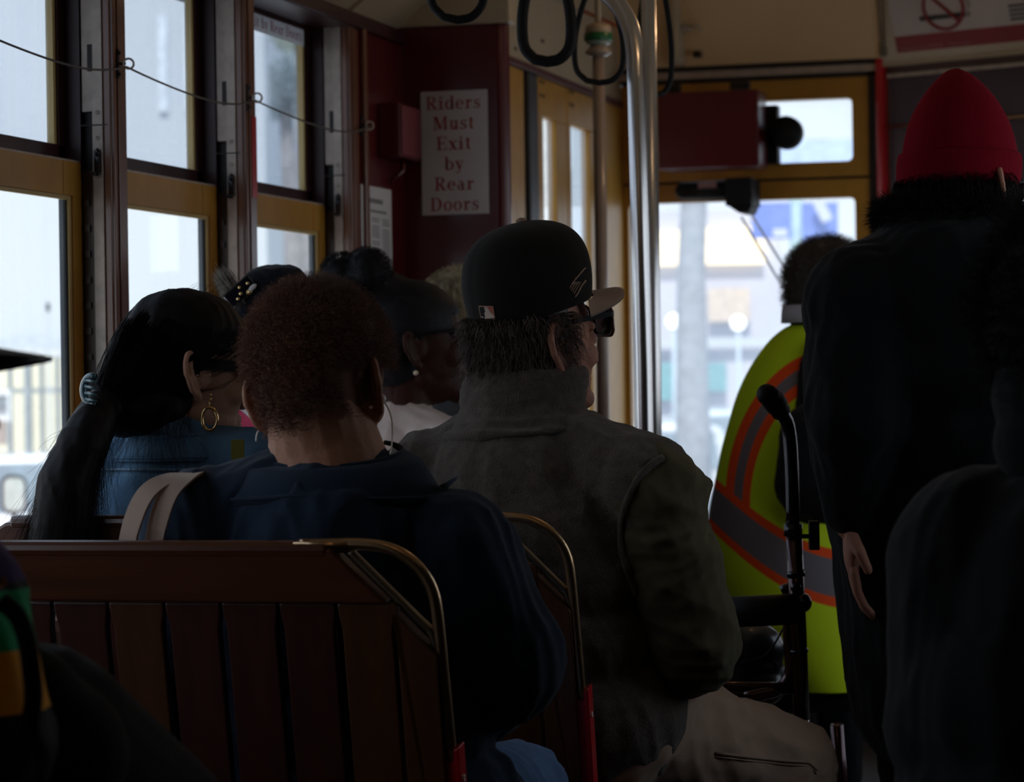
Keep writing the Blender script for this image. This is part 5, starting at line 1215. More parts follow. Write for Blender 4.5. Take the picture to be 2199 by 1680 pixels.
def hairE(b):
    b.ell(bun, (.046, .05, .048)); b.ell(fr1, (.042, .05, .036)); b.ell(P(765, 615, 5.82), (.06, .06, .05)); b.limb(P(800, 640, 5.84), hE(0, 0, .06), .07, .07); b.ell(P(720, 625, 5.84), (.05, .05, .05)); b.ell(hE(0, -.05, -.02), (.08, .07, .08), hE.ax())
eo = cap_shell('hair', rE, hE, M_hairE, 1.12, 1.05, cut=lambda p: ((p[:, 1] > .068) & (p[:, 2] < .065)) | ((p[:, 2] < .02) & (p[:, 1] > -.0)), extra=hairE)
LN = []
for c_, rr, nn2 in ((bun, .047, 1400), (fr1, .043, 1400), (P(765, 615, 5.82), .060, 900)):
    g_ = r_.randn(nn2, 3); g_ /= np.linalg.norm(g_, axis=1)[:, None]
    for d in g_: s0 = c_+d*rr*.95; t_ = np.cross(d, r_.randn(3)); LN.append(bez([s0, s0+d*.006+t_*.006, s0+d*.010+t_*.002+r_.randn(3)*.004, s0+d*.007-t_*.004], 6))
join_mesh(eo, strands('s', LN, .0007, M_hairE, rE))
b = MB(); pe = P(893, 801, 5.72); b.ell(pe, .0052); b.build('pearl_earring', mat('pearl', (.75, .62, .45), .15, coat=1), rE, smooth=True)
glasses(rE, hE, mat('black_frame', (.01, .012, .014)), M_lensclear, 1.12, z=.014, lw=.026, lh=.018)

# ---------- F: curly greying blond hair by the bulkhead
hF = Fr(P(1012, 690, 6.4), 70, 0, 0)
rF = empty('person', (-1.78, 6.2, 0), 'person with wavy greying blond hair, mostly hidden behind the black cap', 'person')
JF = joints(hF, 75, .15); seatfix(JF); pass
body(rF, hF, JF, skin('skin_pink', (.50, .30, .24)), .005)
def topF(b):
    torso_prims(b, JF, .02, 1.05); b.limb(JF['N'], JF['N']+ZA*.03, .07, .066)
    for q in 'LR': arm_prims(b, JF, q, .02, 1, .9)
cloth('grey_top', rF, cloth_mat('dark_grey_knit', (.05, .05, .055)), topF, .007, .003, 7); pants(rF, JF, M_darkcloth)
M_hairF = mat('hair_ash_blond', (.36, .30, .19), .5, var=.45, vscale=60)
fo = cap_shell('hair', rF, hF, M_hairF, 1.0, 1.10)
ps, ds, _ = scalp_pts(1600, hF, 1.0, 1.10, hairline, 9); LN = []
for p, d in zip(ps, ds): w_ = r_.randn(3)*.008; LN.append(bez([p, p+d*.02+w_, p+d*.014-ZA*.03-w_, p+d*.022-ZA*.05+w_, p+d*.01-ZA*.075], 10))
join_mesh(fo, strands('s', LN, .0010, M_hairF, rF))

# ---------- G: red beanie, standing in the aisle
hG = Fr(P(2074, 412, 4.85), 26, 0, 0)
rG = empty('person', (-.52, 4.8, 0), 'person standing in red knitted beanie and bulky black coat, back to the camera', 'person')
JG = joints(hG, 18, .215, seat=False, tl=.50, N=P(2040, 500, 4.83)); JG['SL'] = P(1872, 660, 4.80); JG['SR'] = P(2270, 585, 4.85); JG['C'] = P(2080, 1130, 4.85)
JG['EL'] = P(1842, 900, 4.74); JG['WL'] = P(1826, 1125, 4.76); JG['ER'] = P(2330, 900, 4.9); JG['WR'] = P(2330, 1150, 4.95); Bg = JG['B']; JG['DL'] = V(.04, .03, -1); JG['NNL'] = V(-.9, -.2, 0); JG['curl'] = .22
for s, q in ((-1, 'L'), (1, 'R')): JG['H'+q] = JG['C']+Bg.x*s*.1; JG['K'+q] = V(*(JG['C']+Bg.x*s*.1)[:2], .48); JG['A'+q] = V(*(JG['C']+Bg.x*s*.1)[:2], .09)
body(rG, hG, JG, skin('skin_ruddy', (.50, .24, .17)), .0032, 1.05, ear=1.15, flare=.6)
M_coat = cloth_mat('black_coat', (.0045, .0055, .008), 300, sheen=.1)
def coatG(b):
    torso_prims(b, JG, .052, 1.25, neckr=.042); arm_prims(b, JG, 'L', .042, 1.3, .86, -.012); arm_prims(b, JG, 'R', .042, 1.3, .98)
    b.limb(JG['C'], JG['C']-ZA*.28, .20, .19); b.limb(JG['C']-Bg.x*.05, JG['C']-ZA*.28-Bg.x*.06, .20, .17)
    b.limb(P(1885, 662, 4.80), P(1862, 800, 4.76), .112, .102)
cloth('coat', rG, M_coat, coatG, .006, .006, 15, (12, 12, 7))
def hoodG(b): b.tube([JG['N']+V(.088*math.cos(t)-.004, .085*math.sin(t), .015) for t in np.linspace(0, 2*PI, 24, endpoint=False)], .035, 10, closed=True); b.ell(P(2025, 488, 4.76), (.080, .05, .045))
hg_ = cloth('fur_collar', rG, M_coat, hoodG, .005, .003, 4); LN = []
for i in range(5000):
    t = r_.uniform(0, 2*PI); d = nrm(V(math.cos(t)+r_.randn()*.3, math.sin(t)*.8+r_.randn()*.3, .5+r_.randn()*.6)); s0 = JG['N']+V(.088*math.cos(t)-.004, .085*math.sin(t), .028)+d*.026; LN.append(bez([s0, s0+d*.015+r_.randn(3)*.003, s0+d*.026-ZA*.004+r_.randn(3)*.006], 5))
join_mesh(hg_, strands('s', LN, .0006, M_coat, rG))
LN = []
ps, ds, _ = scalp_pts(3500, hG, 1.0, 1.10, lambda p, g: (p[:, 2] < .03) & (p[:, 1] < .0), 19)
for p, d in zip(ps, ds): w_ = r_.randn(3)*.008; LN.append(bez([p, p+d*.028+w_, p+d*.036-ZA*.03-w_, p+d*.030-ZA*.055+w_], 8))
strands('hair', LN, .0007, M_hairA, rG)
bn = empty('beanie', hG.o-wloc(rG)); bn.parent = rG
def knit_mat(name, col):
    m, nt, b = new_mat(name); b.inputs['Roughness'].default_value = .95; b.inputs['Specular IOR Level'].default_value = .1; b.inputs['Base Color'].default_value = (*col, 1); b.inputs['Sheen Weight'].default_value = .3; b.inputs['Sheen Tint'].default_value = (*[min(1, c*1.5+.02) for c in col], 1)
    wv = nt.nodes.new('ShaderNodeTexWave'); wv.inputs['Scale'].default_value = 120; wv.inputs['Distortion'].default_value = 1.2; tc = nt.nodes.new('ShaderNodeTexCoord'); link(nt, tc.outputs['Object'], wv.inputs['Vector']); bp = nt.nodes.new('ShaderNodeBump'); bp.inputs['Strength'].default_value = .4; bp.inputs['Distance'].default_value = .002; link(nt, wv.outputs['Color'], bp.inputs['Height']); link(nt, bp.outputs['Normal'], b.inputs['Normal']); return m
M_bean = knit_mat('red_knit', (.17, .001, .010))
bf = Fr(P(2064, 388, 4.85), 26, -6, 0)
prof = [(-.030, .90), (-.032, 1.06), (-.010, 1.09), (.018, 1.08), (.026, 1.05), (.027, .99), (.05, .96), (.085, .86), (.115, .715), (.140, .54), (.160, .36), (.172, .20), (.177, .0)]
b = MB(); vs_ = []; n = 56
for z_, s_ in prof:
    for k_ in range(n): t = 2*PI*k_/n; sag = .018*max(0, (z_-.09))*10*math.sin(3*t)*.02; vs_.append(bf(.094*s_*math.cos(t)-.010*max(0, z_-.06)*8, .113*s_*math.sin(t)-.008+(.004*math.cos(5*t) if z_ > .1 else 0)*.5, z_+.020+.012*math.sin(t)*(z_ < .05)+sag))
b.add(vs_, [(i*n+k_, i*n+(k_+1) % n, (i+1)*n+(k_+1) % n, (i+1)*n+k_) for i in range(5, len(prof)-1) for k_ in range(n)]); o = b.build('beanie_crown', M_bean, bn, smooth=True); md = o.modifiers.new('sub', 'SUBSURF'); md.levels = 1; md.render_levels = 2; folds(o, .002, (30, 30, 20), 3, False)
b = MB(); b.add(vs_[:6*n], [(i*n+k_, i*n+(k_+1) % n, (i+1)*n+(k_+1) % n, (i+1)*n+k_) for i in range(5) for k_ in range(n)]); o = b.build('beanie_cuff', M_bean, bn, smooth=True); md = o.modifiers.new('sub', 'SUBSURF'); md.levels = 1; md.render_levels = 2
pants(rG, JG, M_darkcloth)
glasses(rG, hG, mat('black_frame', (.01, .012, .014)), M_lens)

# ---------- H: driver in the safety vest
hH = Fr(P(1786, 634, 6.65), 48, -12, 0)
rH = empty('person', (-.99, 6.5, 0), 'person in lime safety vest with orange and silver stripes at the controls', 'person')
JH = joints(hH, 42, .17, N=P(1752, 725, 6.62)); Bh = JH['B']
JH['SL'] = P(1712, 810, 6.72); JH['SR'] = P(1800, 800, 6.50); JH['C'] = P(1708, 1340, 6.70)
for s, q in ((-1, 'L'), (1, 'R')): JH['H'+q] = JH['C']+XA*s*.07; JH['K'+q] = JH['C']+XA*s*.09+V(-.06, .40, -.05); JH['A'+q] = V(*(JH['K'+q]+Bh.y*.02)[:2], .14)
JH['EL'] = JH['SL']+Bh.y*.10+ZA*-.25; JH['WL'] = JH['EL']+Bh.y*.24; JH['ER'] = P(1735, 1060, 6.48); JH['WR'] = JH['ER']+Bh.y*.22-ZA*.03
body(rH, hH, JH, skin('skin_light_brown', (.40, .20, .13)), .0045)
def coatH(b):
    torso_prims(b, JH, .02, 1.15); b.limb(JH['N'], JH['N']+ZA*.03, .068, .064)
    for q in 'LR': arm_prims(b, JH, q, .032, 1.2, .95)
cloth('dark_jacket', rH, M_darkcloth, coatH, .006, .003, 9)
b = MB(); b.lathe([(.082, -.01), (.081, .01), (.078, .032), (.074, .032), (.074, -.01)], JH['N']+V(0, 0, .045), (XA, YA, ZA), 40)
b.build('shirt_collar', mat('collar_grey', (.42, .40, .44), .8), rH, smooth=True)
# vest shape: lofted rings following the slumped silhouette
L_px = [(688, 1700, 1785), (715, 1662, 1795), (740, 1637, 1800), (800, 1600, 1810), (880, 1570, 1815), (960, 1550, 1820), (1040, 1530, 1822), (1120, 1515, 1830), (1190, 1516, 1838), (1270, 1530, 1846), (1340, 1560, 1856), (1410, 1610, 1866), (1470, 1655, 1880)]
b = MB(); n = 48; rings = []; dC = 6.62
for i, (y_, xl_, xr_) in enumerate(L_px):
    a_, c_ = P(xl_, y_, dC), P(xr_, y_, dC); m_ = (a_+c_)/2; hw_ = float(np.dot(c_-a_, CRx_))/2 if False else float(np.linalg.norm(c_-a_))/2
    dep = [.06, .08, .10, .14, .16, .17, .18, .19, .19, .19, .19, .19, .19][i]
    for k_ in range(n):
        t = 2*PI*k_/n; w_ = 1+.018*math.sin(5*t+i*.3)*(i > 4); rings.append(m_+nrm(V(CR[0], CR[1], 0))*hw_*math.cos(t)*w_+nrm(V(CF[0], CF[1], 0))*dep*math.sin(t)*w_)
fs = [(i*n+k_, i*n+(k_+1) % n, (i+1)*n+(k_+1) % n, (i+1)*n+k_) for i in range(len(L_px)-1) for k_ in range(n)]+[tuple(range(n))[::-1]]
b.add(rings, fs)
def vest_mat():
    m, nt, b = new_mat('safety_vest'); b.inputs['Roughness'].default_value = .85; b.inputs['Specular IOR Level'].default_value = .2
    tc = nt.nodes.new('ShaderNodeTexCoord'); sp_ = nt.nodes.new('ShaderNodeSeparateXYZ'); link(nt, tc.outputs['Object'], sp_.inputs[0])
    R = nt.nodes.new('ShaderNodeCombineXYZ')
    def mth(op, a, c=None, d=None):
        q = nt.nodes.new('ShaderNodeMath'); q.operation = op
        for i, v_ in enumerate((a, c, d)):
            if v_ is None: continue
            if isinstance(v_, (int, float)): q.inputs[i].default_value = v_
            else: link(nt, v_, q.inputs[i])
        return q.outputs[0]
    base = np.array(rH.location); rx = nrm(V(CR[0], CR[1], 0))
    u_ = mth('ADD', mth('MULTIPLY', sp_.outputs['X'], float(rx[0])), mth('MULTIPLY', sp_.outputs['Y'], float(rx[1]))); z_ = sp_.outputs['Z']
    def uv(px, py): p_ = P(px, py, 6.45)-base; return float(p_@rx), float(p_[2])
    Yc, Oc, Sc = (.66, .86, .018, 1), (1.0, .10, .016, 1), (.20, .17, .18, 1)
    def ramp(val, stops, lo, hi):
        mr_ = nt.nodes.new('ShaderNodeMapRange'); mr_.inputs['From Min'].default_value = lo; mr_.inputs['From Max'].default_value = hi; link(nt, val, mr_.inputs['Value'])
        r = nt.nodes.new('ShaderNodeValToRGB'); r.color_ramp.interpolation = 'CONSTANT'; E = r.color_ramp.elements
        E[0].position = 0; E[0].color = stops[0][1]; E[1].position = (stops[1][0]-lo)/(hi-lo); E[1].color = stops[1][1]
        for s_, c_ in stops[2:]: e_ = E.new((s_-lo)/(hi-lo)); e_.color = c_
        link(nt, mr_.outputs['Result'], r.inputs['Fac']); return r
    # waist band: z as a sagging line in u
    (ua, za_), (ub, zb_), (uc, zc_) = uv(1526, 1074), uv(1679, 1199), uv(1812, 1248)
    co_ = np.polyfit([ua, ub, uc], [za_, zb_, zc_], 2)
    t1 = mth('SUBTRACT', z_, mth('ADD', mth('MULTIPLY', mth('MULTIPLY', u_, u_), float(co_[0])), mth('ADD', mth('MULTIPLY', u_, float(co_[1])), float(co_[2]))))
    pm = .0011
    band = ramp(t1, [(-.3, Yc), (-.066, Oc), (-.043, Sc), (.043, Oc), (.066, Yc)], -.3, .3)
    mask = ramp(t1, [(-.3, (1, 1, 1, 1)), (.066, (0, 0, 0, 1))], -.3, .3)
    # strap band: distance from an ellipse around the armhole
    (u0, z0) = uv(1790, 1100); (ua_, _) = uv(1562, 1100); (_, zt_) = uv(1790, 752)
    A_, B_ = abs(ua_-u0), abs(zt_-z0); du = mth('DIVIDE', mth('SUBTRACT', u_, u0), A_); dz = mth('DIVIDE', mth('SUBTRACT', z_, z0), B_)
    rad = mth('SQRT', mth('ADD', mth('MULTIPLY', du, du), mth('MULTIPLY', dz, dz)))
    strap = ramp(rad, [(0, Yc), (.775, Oc), (.845, Sc), (.925, Oc), (1.0, Yc)], 0, 2)
    mx = nt.nodes.new('ShaderNodeMixRGB'); link(nt, mask.outputs['Color'], mx.inputs['Fac']); link(nt, strap.outputs['Color'], mx.inputs['Color1']); link(nt, band.outputs['Color'], mx.inputs['Color2'])
    hole = ramp(rad, [(0, (1, 1, 1, 1)), (.42, (0, 0, 0, 1))], 0, 2)
    mx2 = nt.nodes.new('ShaderNodeMixRGB'); link(nt, mx.outputs['Color'], mx2.inputs['Color1']); mx2.inputs['Color2'].default_value = (.006, .007, .010, 1)
    gt = mth('MULTIPLY', 0.0, 0.0); link(nt, gt, mx2.inputs['Fac'])
    link(nt, mx2.outputs['Color'], b.inputs['Base Color'])
    trn = nt.nodes.new('ShaderNodeBsdfTranslucent'); link(nt, mx2.outputs['Color'], trn.inputs['Color']); ms = nt.nodes.new('ShaderNodeMixShader'); ms.inputs['Fac'].default_value = .2
    link(nt, b.outputs[0], ms.inputs[1]); link(nt, trn.outputs[0], ms.inputs[2]); link(nt, ms.outputs[0], nt.nodes['Material Output'].inputs['Surface']); return m
vo = b.build('safety_vest', vest_mat(), rH, smooth=True); md = vo.modifiers.new('sub', 'SUBSURF'); md.levels = 2; md.render_levels = 2
dg = bpy.context.evaluated_depsgraph_get(); dg.update(); me = bpy.data.meshes.new_from_object(vo.evaluated_get(dg)); vo.modifiers.clear(); vo.data = me; me.polygons.foreach_set('use_smooth', [True]*len(me.polygons)); folds(vo, .006, (9, 9, 5), 8, False, 2)
# sleeve coming out of the armhole
b = MB(); b.limb(P(1745, 935, 6.42), P(1738, 1040, 6.40), .078, .082, 24); b.limb(P(1738, 1050, 6.40), P(1800, 1080, 6.30), .075, .05, 18); o = b.build('sleeve', M_darkcloth, rH); remesh(o, .005, 4); folds(o, .003, (16, 16, 10), 2)
b = MB()
for k_ in range(5):
    q_ = on_surface(vo, rH, [P(x_+k_*3.0, y_+k_*4, 6.4) for x_, y_ in ((1586, 806), (1592, 795), (1600, 785), (1603, 775))], None, .002)
    if len(q_) > 2: b.tube(q_, .0016, 6)
q_ = on_surface(vo, rH, [P(x_, y_, 6.4) for x_, y_ in ((1588, 818), (1590, 812), (1606, 800), (1612, 790), (1613, 778))], None, .002)
if len(q_) > 2: b.tube(q_, .003, 6)
if b.n: b.build('print_mark', M_darkink, vo)
if vo.children: pass
pants(rH, JH, M_darkcloth)
M_hairH = mat('hair_pepper', (.085, .065, .055), .6, var=.5, vscale=80)
hh_ = cap_shell('hair', rH, hH, M_hairH, 1.0, 1.12); join_mesh(hh_, strands('s', curly(7000, hH, .020, 1.0, 1.12, .003, 7, hairline, 15), .0006, M_hairH, rH))
stl = empty('operator_stool', (JH['C'][0], JH['C'][1], 0), 'dark round stool under the person in the safety vest', 'stool'); zs_ = JH['C'][2]-.13
b = MB(); b.lathe([(.17, 0), (.18, .02), (.18, .05), (.16, .065)], (JH['C'][0], JH['C'][1], zs_-.065), (XA, YA, ZA)); b.build('seat', M_black, stl, smooth=True)
b = MB(); b.lathe([(.18, 0), (.17, .02), (.03, .03), (.028, zs_-.065)], (JH['C'][0], JH['C'][1], 0), (XA, YA, ZA)); b.build('pedestal', M_galv, stl, smooth=True)

# ---------- I: dark figure seated at the right edge
hI = Fr(P(2315, 740, 3.05), -10, -4, 0)
rI = empty('person', (-.12, 3.0, 0), 'person in dark top cut off by the right edge of the picture', 'person')
JI = joints(hI, -5, .22); JI['C'] = V(JI['N'][0], JI['N'][1], .58)
for s, q in ((-1, 'L'), (1, 'R')): JI['H'+q] = JI['C']+V(s*.1, 0, 0); JI['K'+q] = JI['C']+V(s*.1, .38, .02); JI['A'+q] = V(*(JI['K'+q])[:2], .09)
JI['SL'] = P(2105, 1200, 3.02); JI['EL'] = P(2060, 1560, 3.02); JI['WL'] = JI['EL']+V(.06, .22, -.02)
body(rI, hI, JI, skin('skin_deep_brown', (.11, .038, .020)), .005)
def topI(b):
    torso_prims(b, JI, .035, 1.2)
    for q in 'LR': arm_prims(b, JI, q, .036, 1.25, .9)
cloth('dark_top', rI, M_darkcloth, topI, .006, .005, 11, (14, 14, 8)); pants(rI, JI, M_darkcloth)
def hI_x(b): b.ell(hI(0, -.02, .03), (.105, .11, .10), hI.ax()); b.ell(hI(0, -.05, -.06), (.10, .08, .08), hI.ax()); b.ell(hI(-.03, -.06, -.11), (.07, .06, .06), hI.ax())
ih = cap_shell('hair', rI, hI, M_darkcloth, 1.0, 1.1, extra=hI_x)
join_mesh(ih, strands('s', curly(6000, hI, .03, 1.0, 1.40, .004, 7, lambda p, g: hairline(p, g) | ((p[:, 2] < 0) & (p[:, 1] < 0)), 25), .0006, M_darkcloth, rI))
b = MB()
for i in range(5): b.box((-.36, 2.80+i*.09, .43), (.40, 2.87+i*.09, .45))
ib = empty('side_bench', (.0, 3.0, 0), 'low bench on the right under the dark figure at the picture edge', 'bench'); b.build('seat_board', M_seatH, ib, bevel=.003)
b = MB(); b.box((-.34, 2.82, 0), (.38, 3.2, .43)); b.build('base_box', M_dark, ib)

# ---------- J: purple, green and gold jacket at the left edge
hJ = Fr(P(-262, 850, 2.62), 72, 0, 0)
rJ = empty('person', (-1.3, 2.45, 0), 'person at the left edge in a purple, green and gold jacket and wide dark cap', 'person')
JJ = joints(hJ, 40, .2, N=P(-315, 1085, 2.60)); JJ['C'] = V(JJ['N'][0]-.05, JJ['N'][1]-.02, .58); Bj = JJ['B']
JJ['SR'] = P(-152, 1320, 2.58); JJ['SL'] = JJ['N']-Bj.x*.2-ZA*.06
JJ['ER'] = P(-50, 1600, 2.56); JJ['WR'] = P(90, 1640, 2.70); JJ['EL'] = JJ['SL']-ZA*.27; JJ['WL'] = JJ['EL']+Bj.y*.2
for s, q in ((-1, 'L'), (1, 'R')): JJ['H'+q] = JJ['C']+Bj.x*s*.1; JJ['K'+q] = JJ['C']+Bj.x*s*.1+Bj.y*.38; JJ['A'+q] = V(*(JJ['K'+q])[:2], .09)
body(rJ, hJ, JJ, skin('skin_tan', (.42, .23, .16)), .005)
def block_mat():
    m, nt, b = new_mat('colour_block_jersey'); b.inputs['Roughness'].default_value = .8; tc = nt.nodes.new('ShaderNodeTexCoord'); sp_ = nt.nodes.new('ShaderNodeSeparateXYZ'); link(nt, tc.outputs['Object'], sp_.inputs[0])
    r = nt.nodes.new('ShaderNodeValToRGB'); r.color_ramp.interpolation = 'CONSTANT'; mr_ = nt.nodes.new('ShaderNodeMapRange'); za_ = P(20, 1550, 2.5)[2]; zb_ = P(20, 1150, 2.5)[2]; mr_.inputs['From Min'].default_value = za_; mr_.inputs['From Max'].default_value = zb_
    link(nt, sp_.outputs['Z'], mr_.inputs['Value']); link(nt, mr_.outputs['Result'], r.inputs['Fac']); E = r.color_ramp.elements
    E[0].position = 0; E[0].color = (.005, .006, .01, 1); E[1].position = .03; E[1].color = (1.0, .46, .03, 1)
    for p_, c_ in ((.36, (0, .45, .18)), (.68, (.004, .005, .008)), (.73, (.05, .025, .17))): e_ = E.new(p_); e_.color = (*c_, 1)
    link(nt, r.outputs['Color'], b.inputs['Base Color']); return m
def topJ(b):
    torso_prims(b, JJ, .03, 1.15)
    for q in 'LR': arm_prims(b, JJ, q, .030, 1.2, .98)
tj = cloth('jersey', rJ, block_mat(), topJ, .005, .005, 13, (14, 14, 8)); pants(rJ, JJ, M_darkcloth)
b = MB()
q_ = on_surface(tj, rJ, [P(x_, y_, 2.5) for x_, y_ in ((-8, 1262), (2, 1262), (6, 1252), (0, 1244), (8, 1243), (11, 1258))], None, .001)
if len(q_) > 2: b.tube(q_, .0014, 6); b.build('gold_lettering', mat('gold_thread', (.35, .16, .04), .7), rJ)
strand_b = [P(0, 1290, 2.42), P(35, 1320, 2.42), P(56, 1370, 2.42), P(66, 1430, 2.42), P(72, 1500, 2.44), P(66, 1560, 2.45), P(90, 1620, 2.5)]
b = MB(); b.tube(smoothline(strand_b, 5), .0085, 10, flat=None); b.build('black_strap', M_darkcloth, rJ, smooth=True)
b = MB(); b.limb(P(95, 1480, 2.60), P(110, 1550, 2.62), .018, .016); b.build('gold_cuff', cloth_mat('gold_cloth', (.45, .20, .02)), rJ, smooth=True)
b = MB(); b.limb(P(60, 1620, 2.7), P(330, 1800, 2.9), .11, .09, 20); b.limb(P(60, 1500, 2.62), P(120, 1620, 2.64), .05, .07, 18); o = b.build('dark_bag', M_darkcloth, None); remesh(o, .005, 6); tag(o, 'dark soft bag on the lap of the person at the left edge', 'bag')
bj = empty('flat_cap', hJ.o-wloc(rJ)); bj.parent = rJ
b = MB(); b.lathe([(.098, 0), (.102, .02), (.100, .06), (.085, .09), (.05, .108), (.0, .112)], hJ(0, -.01, .03), hJ.ax(), 40); b.build('cap_crown', M_cap, bj, smooth=True)
tip = P(113, 770, 2.62); tl_ = P(-60, 738, 2.60); b = MB()
ax_ = nrm(tip-P(-60, 762, 2.62)); sd = nrm(np.cross(ax_, ZA)); L_ = float(np.dot(tip-hJ(0, .09, .03), ax_)); pts_t = []; pts_b = []; K = 14
for i in range(K+1):
    q = i/K; c_ = tip-ax_*L_*1.35*(1-q); w_ = .085*math.sqrt(max(0, 1-q**2.5))+.002; th_ = .0015+.001*(1-q)
    for s in np.linspace(-1, 1, 9): pts_t.append(c_+sd*w_*s+ZA*(.012*(1-s*s)*(1-q)+th_)); pts_b.append(c_+sd*w_*s+ZA*(.012*(1-s*s)*(1-q)-th_)-ZA*.020*(s*s)*(1-q))
tt_ = len(pts_t); fs = []
for i in range(K):
    for j in range(8): a = i*9+j; fs.append((a, a+1, a+10, a+9)); fs.append((tt_+a+1, tt_+a, tt_+a+9, tt_+a+10))
    for j in (0, 8): a = i*9+j; fs.append((a, a+9, tt_+a+9, tt_+a))
for j in range(8): a = K*9+j; fs.append((a, a+1, tt_+a+1, tt_+a))
b.add(pts_t+pts_b, fs); b.build('cap_brim', mat('brim_black', (.015, .016, .02), .5), bj, smooth=False)

# ---------- rollator walker in the aisle
wk = empty('rollator_walker', V(*P(1700, 1300, 5.0)[:2], 0), 'dark red folding rollator walker with black grip and backrest, in the aisle', 'walker')
D = 4.97; M_walk = mat('burgundy_metal', (.055, .012, .014), .25, metal=.6, coat=.8); M_wblk = mat('walker_black', (.02, .022, .028), .22, metal=.7, coat=.5)
b = MB(); b.tube(smoothline([P(1652, 852, D-.05), P(1672, 880, D-.02), P(1692, 915, D), P(1700, 1000, D), P(1703, 1125, D)], 5), .0125, 18); b.build('handle_tube', M_wblk, wk, smooth=True)
b = MB(); b.tube(smoothline([P(1648, 848, D-.06), P(1662, 862, D-.04), P(1677, 884, D-.015)], 5), [.019]*4+[.0205]*4+[.018]*3, 18); b.ell(P(1647, 847, D-.06), .0185); b.build('grip', M_black, wk, smooth=True)
b = MB(); b.tube([P(1703, 1125, D), P(1703, 1152, D)], .0165, 18);  b.build('clamp', M_wblk, wk, smooth=True)
b = MB(); b.tube([P(1720, 1152, D), P(1745, 1152, D)], .0045, 8); b.obox(P(1748, 1150, D), (.009, .012, .026), (CR, CF, ZA)); b.build('knob', M_black, wk, smooth=False, bevel=.004)
b = MB(); b.tube([P(1705, 1150, D), P(1712, 1300, D), P(1722, 1545, D)], .0145, 18); b.build('front_tube', M_walk, wk, smooth=True)
b = MB(); b.tube([P(1722, 1535, D), P(1730, 1640, D), P(1745, 1900, D), V(*P(1748, 1950, D)[:2], .10)], .0125, 16); b.build('chrome_leg', M_chrome, wk, smooth=True)
b = MB(); b.tube([P(1708, 1225, D), P(1710, 1240, D)], .0165, 16); b.build('tube_ring', M_wblk, wk, smooth=True); b = MB(); b.tube([P(1716, 1395, D), P(1717, 1402, D)], .0165, 16); b.build('tube_ring', M_wblk, wk, smooth=True)
b = MB(); b.tube(smoothline([P(1694, 1300, D+.02), P(1696, 1380, D+.02), P(1700, 1430, D+.02), P(1692, 1462, D+.02), P(1668, 1482, D+.02), P(1600, 1500, D+.02)], 5), .012, 14); b.build('side_tube', M_walk, wk, smooth=True)
b = MB(); b.ell(P(1722, 1295, D-.01), (.018, .018, .018)); b.ell(P(1709, 1262, D-.01), .010); b.tube([P(1678, 1270, D+.02), P(1695, 1262, D+.02)], .01, 10); b.build('hinge', M_wblk, wk, smooth=True)
b = MB(); b.tube([P(1560, 1315, D+.0), P(1640, 1312, D-.01), P(1716, 1308, D-.01)], .0275, 20); b.build('backrest_bar', M_black, wk, smooth=True)
b = MB(); b.tube(smoothline([P(1682, 1350, D+.05), P(1662, 1385, D+.05), P(1640, 1410, D+.06), P(1590, 1425, D+.06)], 4), .002, 6); b.build('brake_cable', M_black, wk, smooth=True)
def bagw(b): b.ell(P(1600, 1395, D+.16), (.075, .06, .055)); b.limb(P(1590, 1460, D+.16), P(1650, 1480, D+.14), .055, .03); b.limb(P(1620, 1380, D+.16), P(1655, 1450, D+.16), .035, .03)
b = MB(); bagw(b); o = b.build('seat_pouch', mat('black_vinyl', (.018, .02, .024), .3, coat=.3), wk); remesh(o, .005, 5)
for dx, dd in ((0, 0), (-.38, .05), (0, .45), (-.38, .5)):
    c0_ = V(*P(1748, 1950, D)[:2], 0)+V(dx, dd, 0)
    b = MB(); b.lathe([(.02, -.014), (.085, -.014), (.09, 0), (.085, .014), (.02, .014)], c0_+ZA*.09, (YA, ZA, XA), 28); b.build('wheel', M_black, wk, smooth=False)
    if dx or dd: b = MB(); b.tube([c0_+ZA*.09, c0_+V(0, -dd*.35, .52)], .0125, 10); b.build('leg', M_walk, wk, smooth=True)
b = MB(); c0_ = P(1722, 1480, D); b.tube([c0_, c0_+V(-.38, .05, 0)], .011, 10); b.tube([c0_, c0_+V(-.06, .22, 0)], .011, 10); b.build('cross_bar', M_walk, wk, smooth=True)
# ================================================================== OUTSIDE
ZG = -.85
M_asph = mat('asphalt', (.25, .25, .26), .8, var=.1, vscale=2)
b = MB(); b.box((-120, -30, ZG-.2), (60, 160, ZG)); b.build('ground', mat('pale_pavement', (.42, .42, .42), .8, var=.08, vscale=1))['kind'] = 'structure'
def at(px, py, d): return P(px, py, d)
def slab(b, p0, p1, y, d, th, mi=0):
    a, c = at(*p0, d), at(*p1, d); b.obox((a+c)/2, (abs(np.dot(c-a, CRh))/2, th/2, abs(a[2]-c[2])/2), (CRh, CFh, ZA), mi)
CFh = nrm(V(CF[0], CF[1], 0)); CRh = nrm(V(CF[1], -CF[0], 0))
def block(name, px0, px1, ptop, d, depth, m, lab=None, cat='building', z0=ZG, zt=None, parent=None):
    a, c = at(px0, 600, d), at(px1, 600, d); zt = at((px0+px1)/2, ptop, d)[2] if zt is None else zt
    w = abs(float(np.dot(c-a, CRh))); mid = (a+c)/2; ctr = V(mid[0], mid[1], (z0+zt)/2)+CFh*depth/2
    b = MB(); b.obox(ctr, (w/2, depth/2, (zt-z0)/2), (CRh, CFh, ZA))
    if lab is None: return b, ctr, w, zt
    r = empty(name, (ctr[0], ctr[1], z0), lab, cat); b.build('wall', m, r); return r, ctr, w, zt
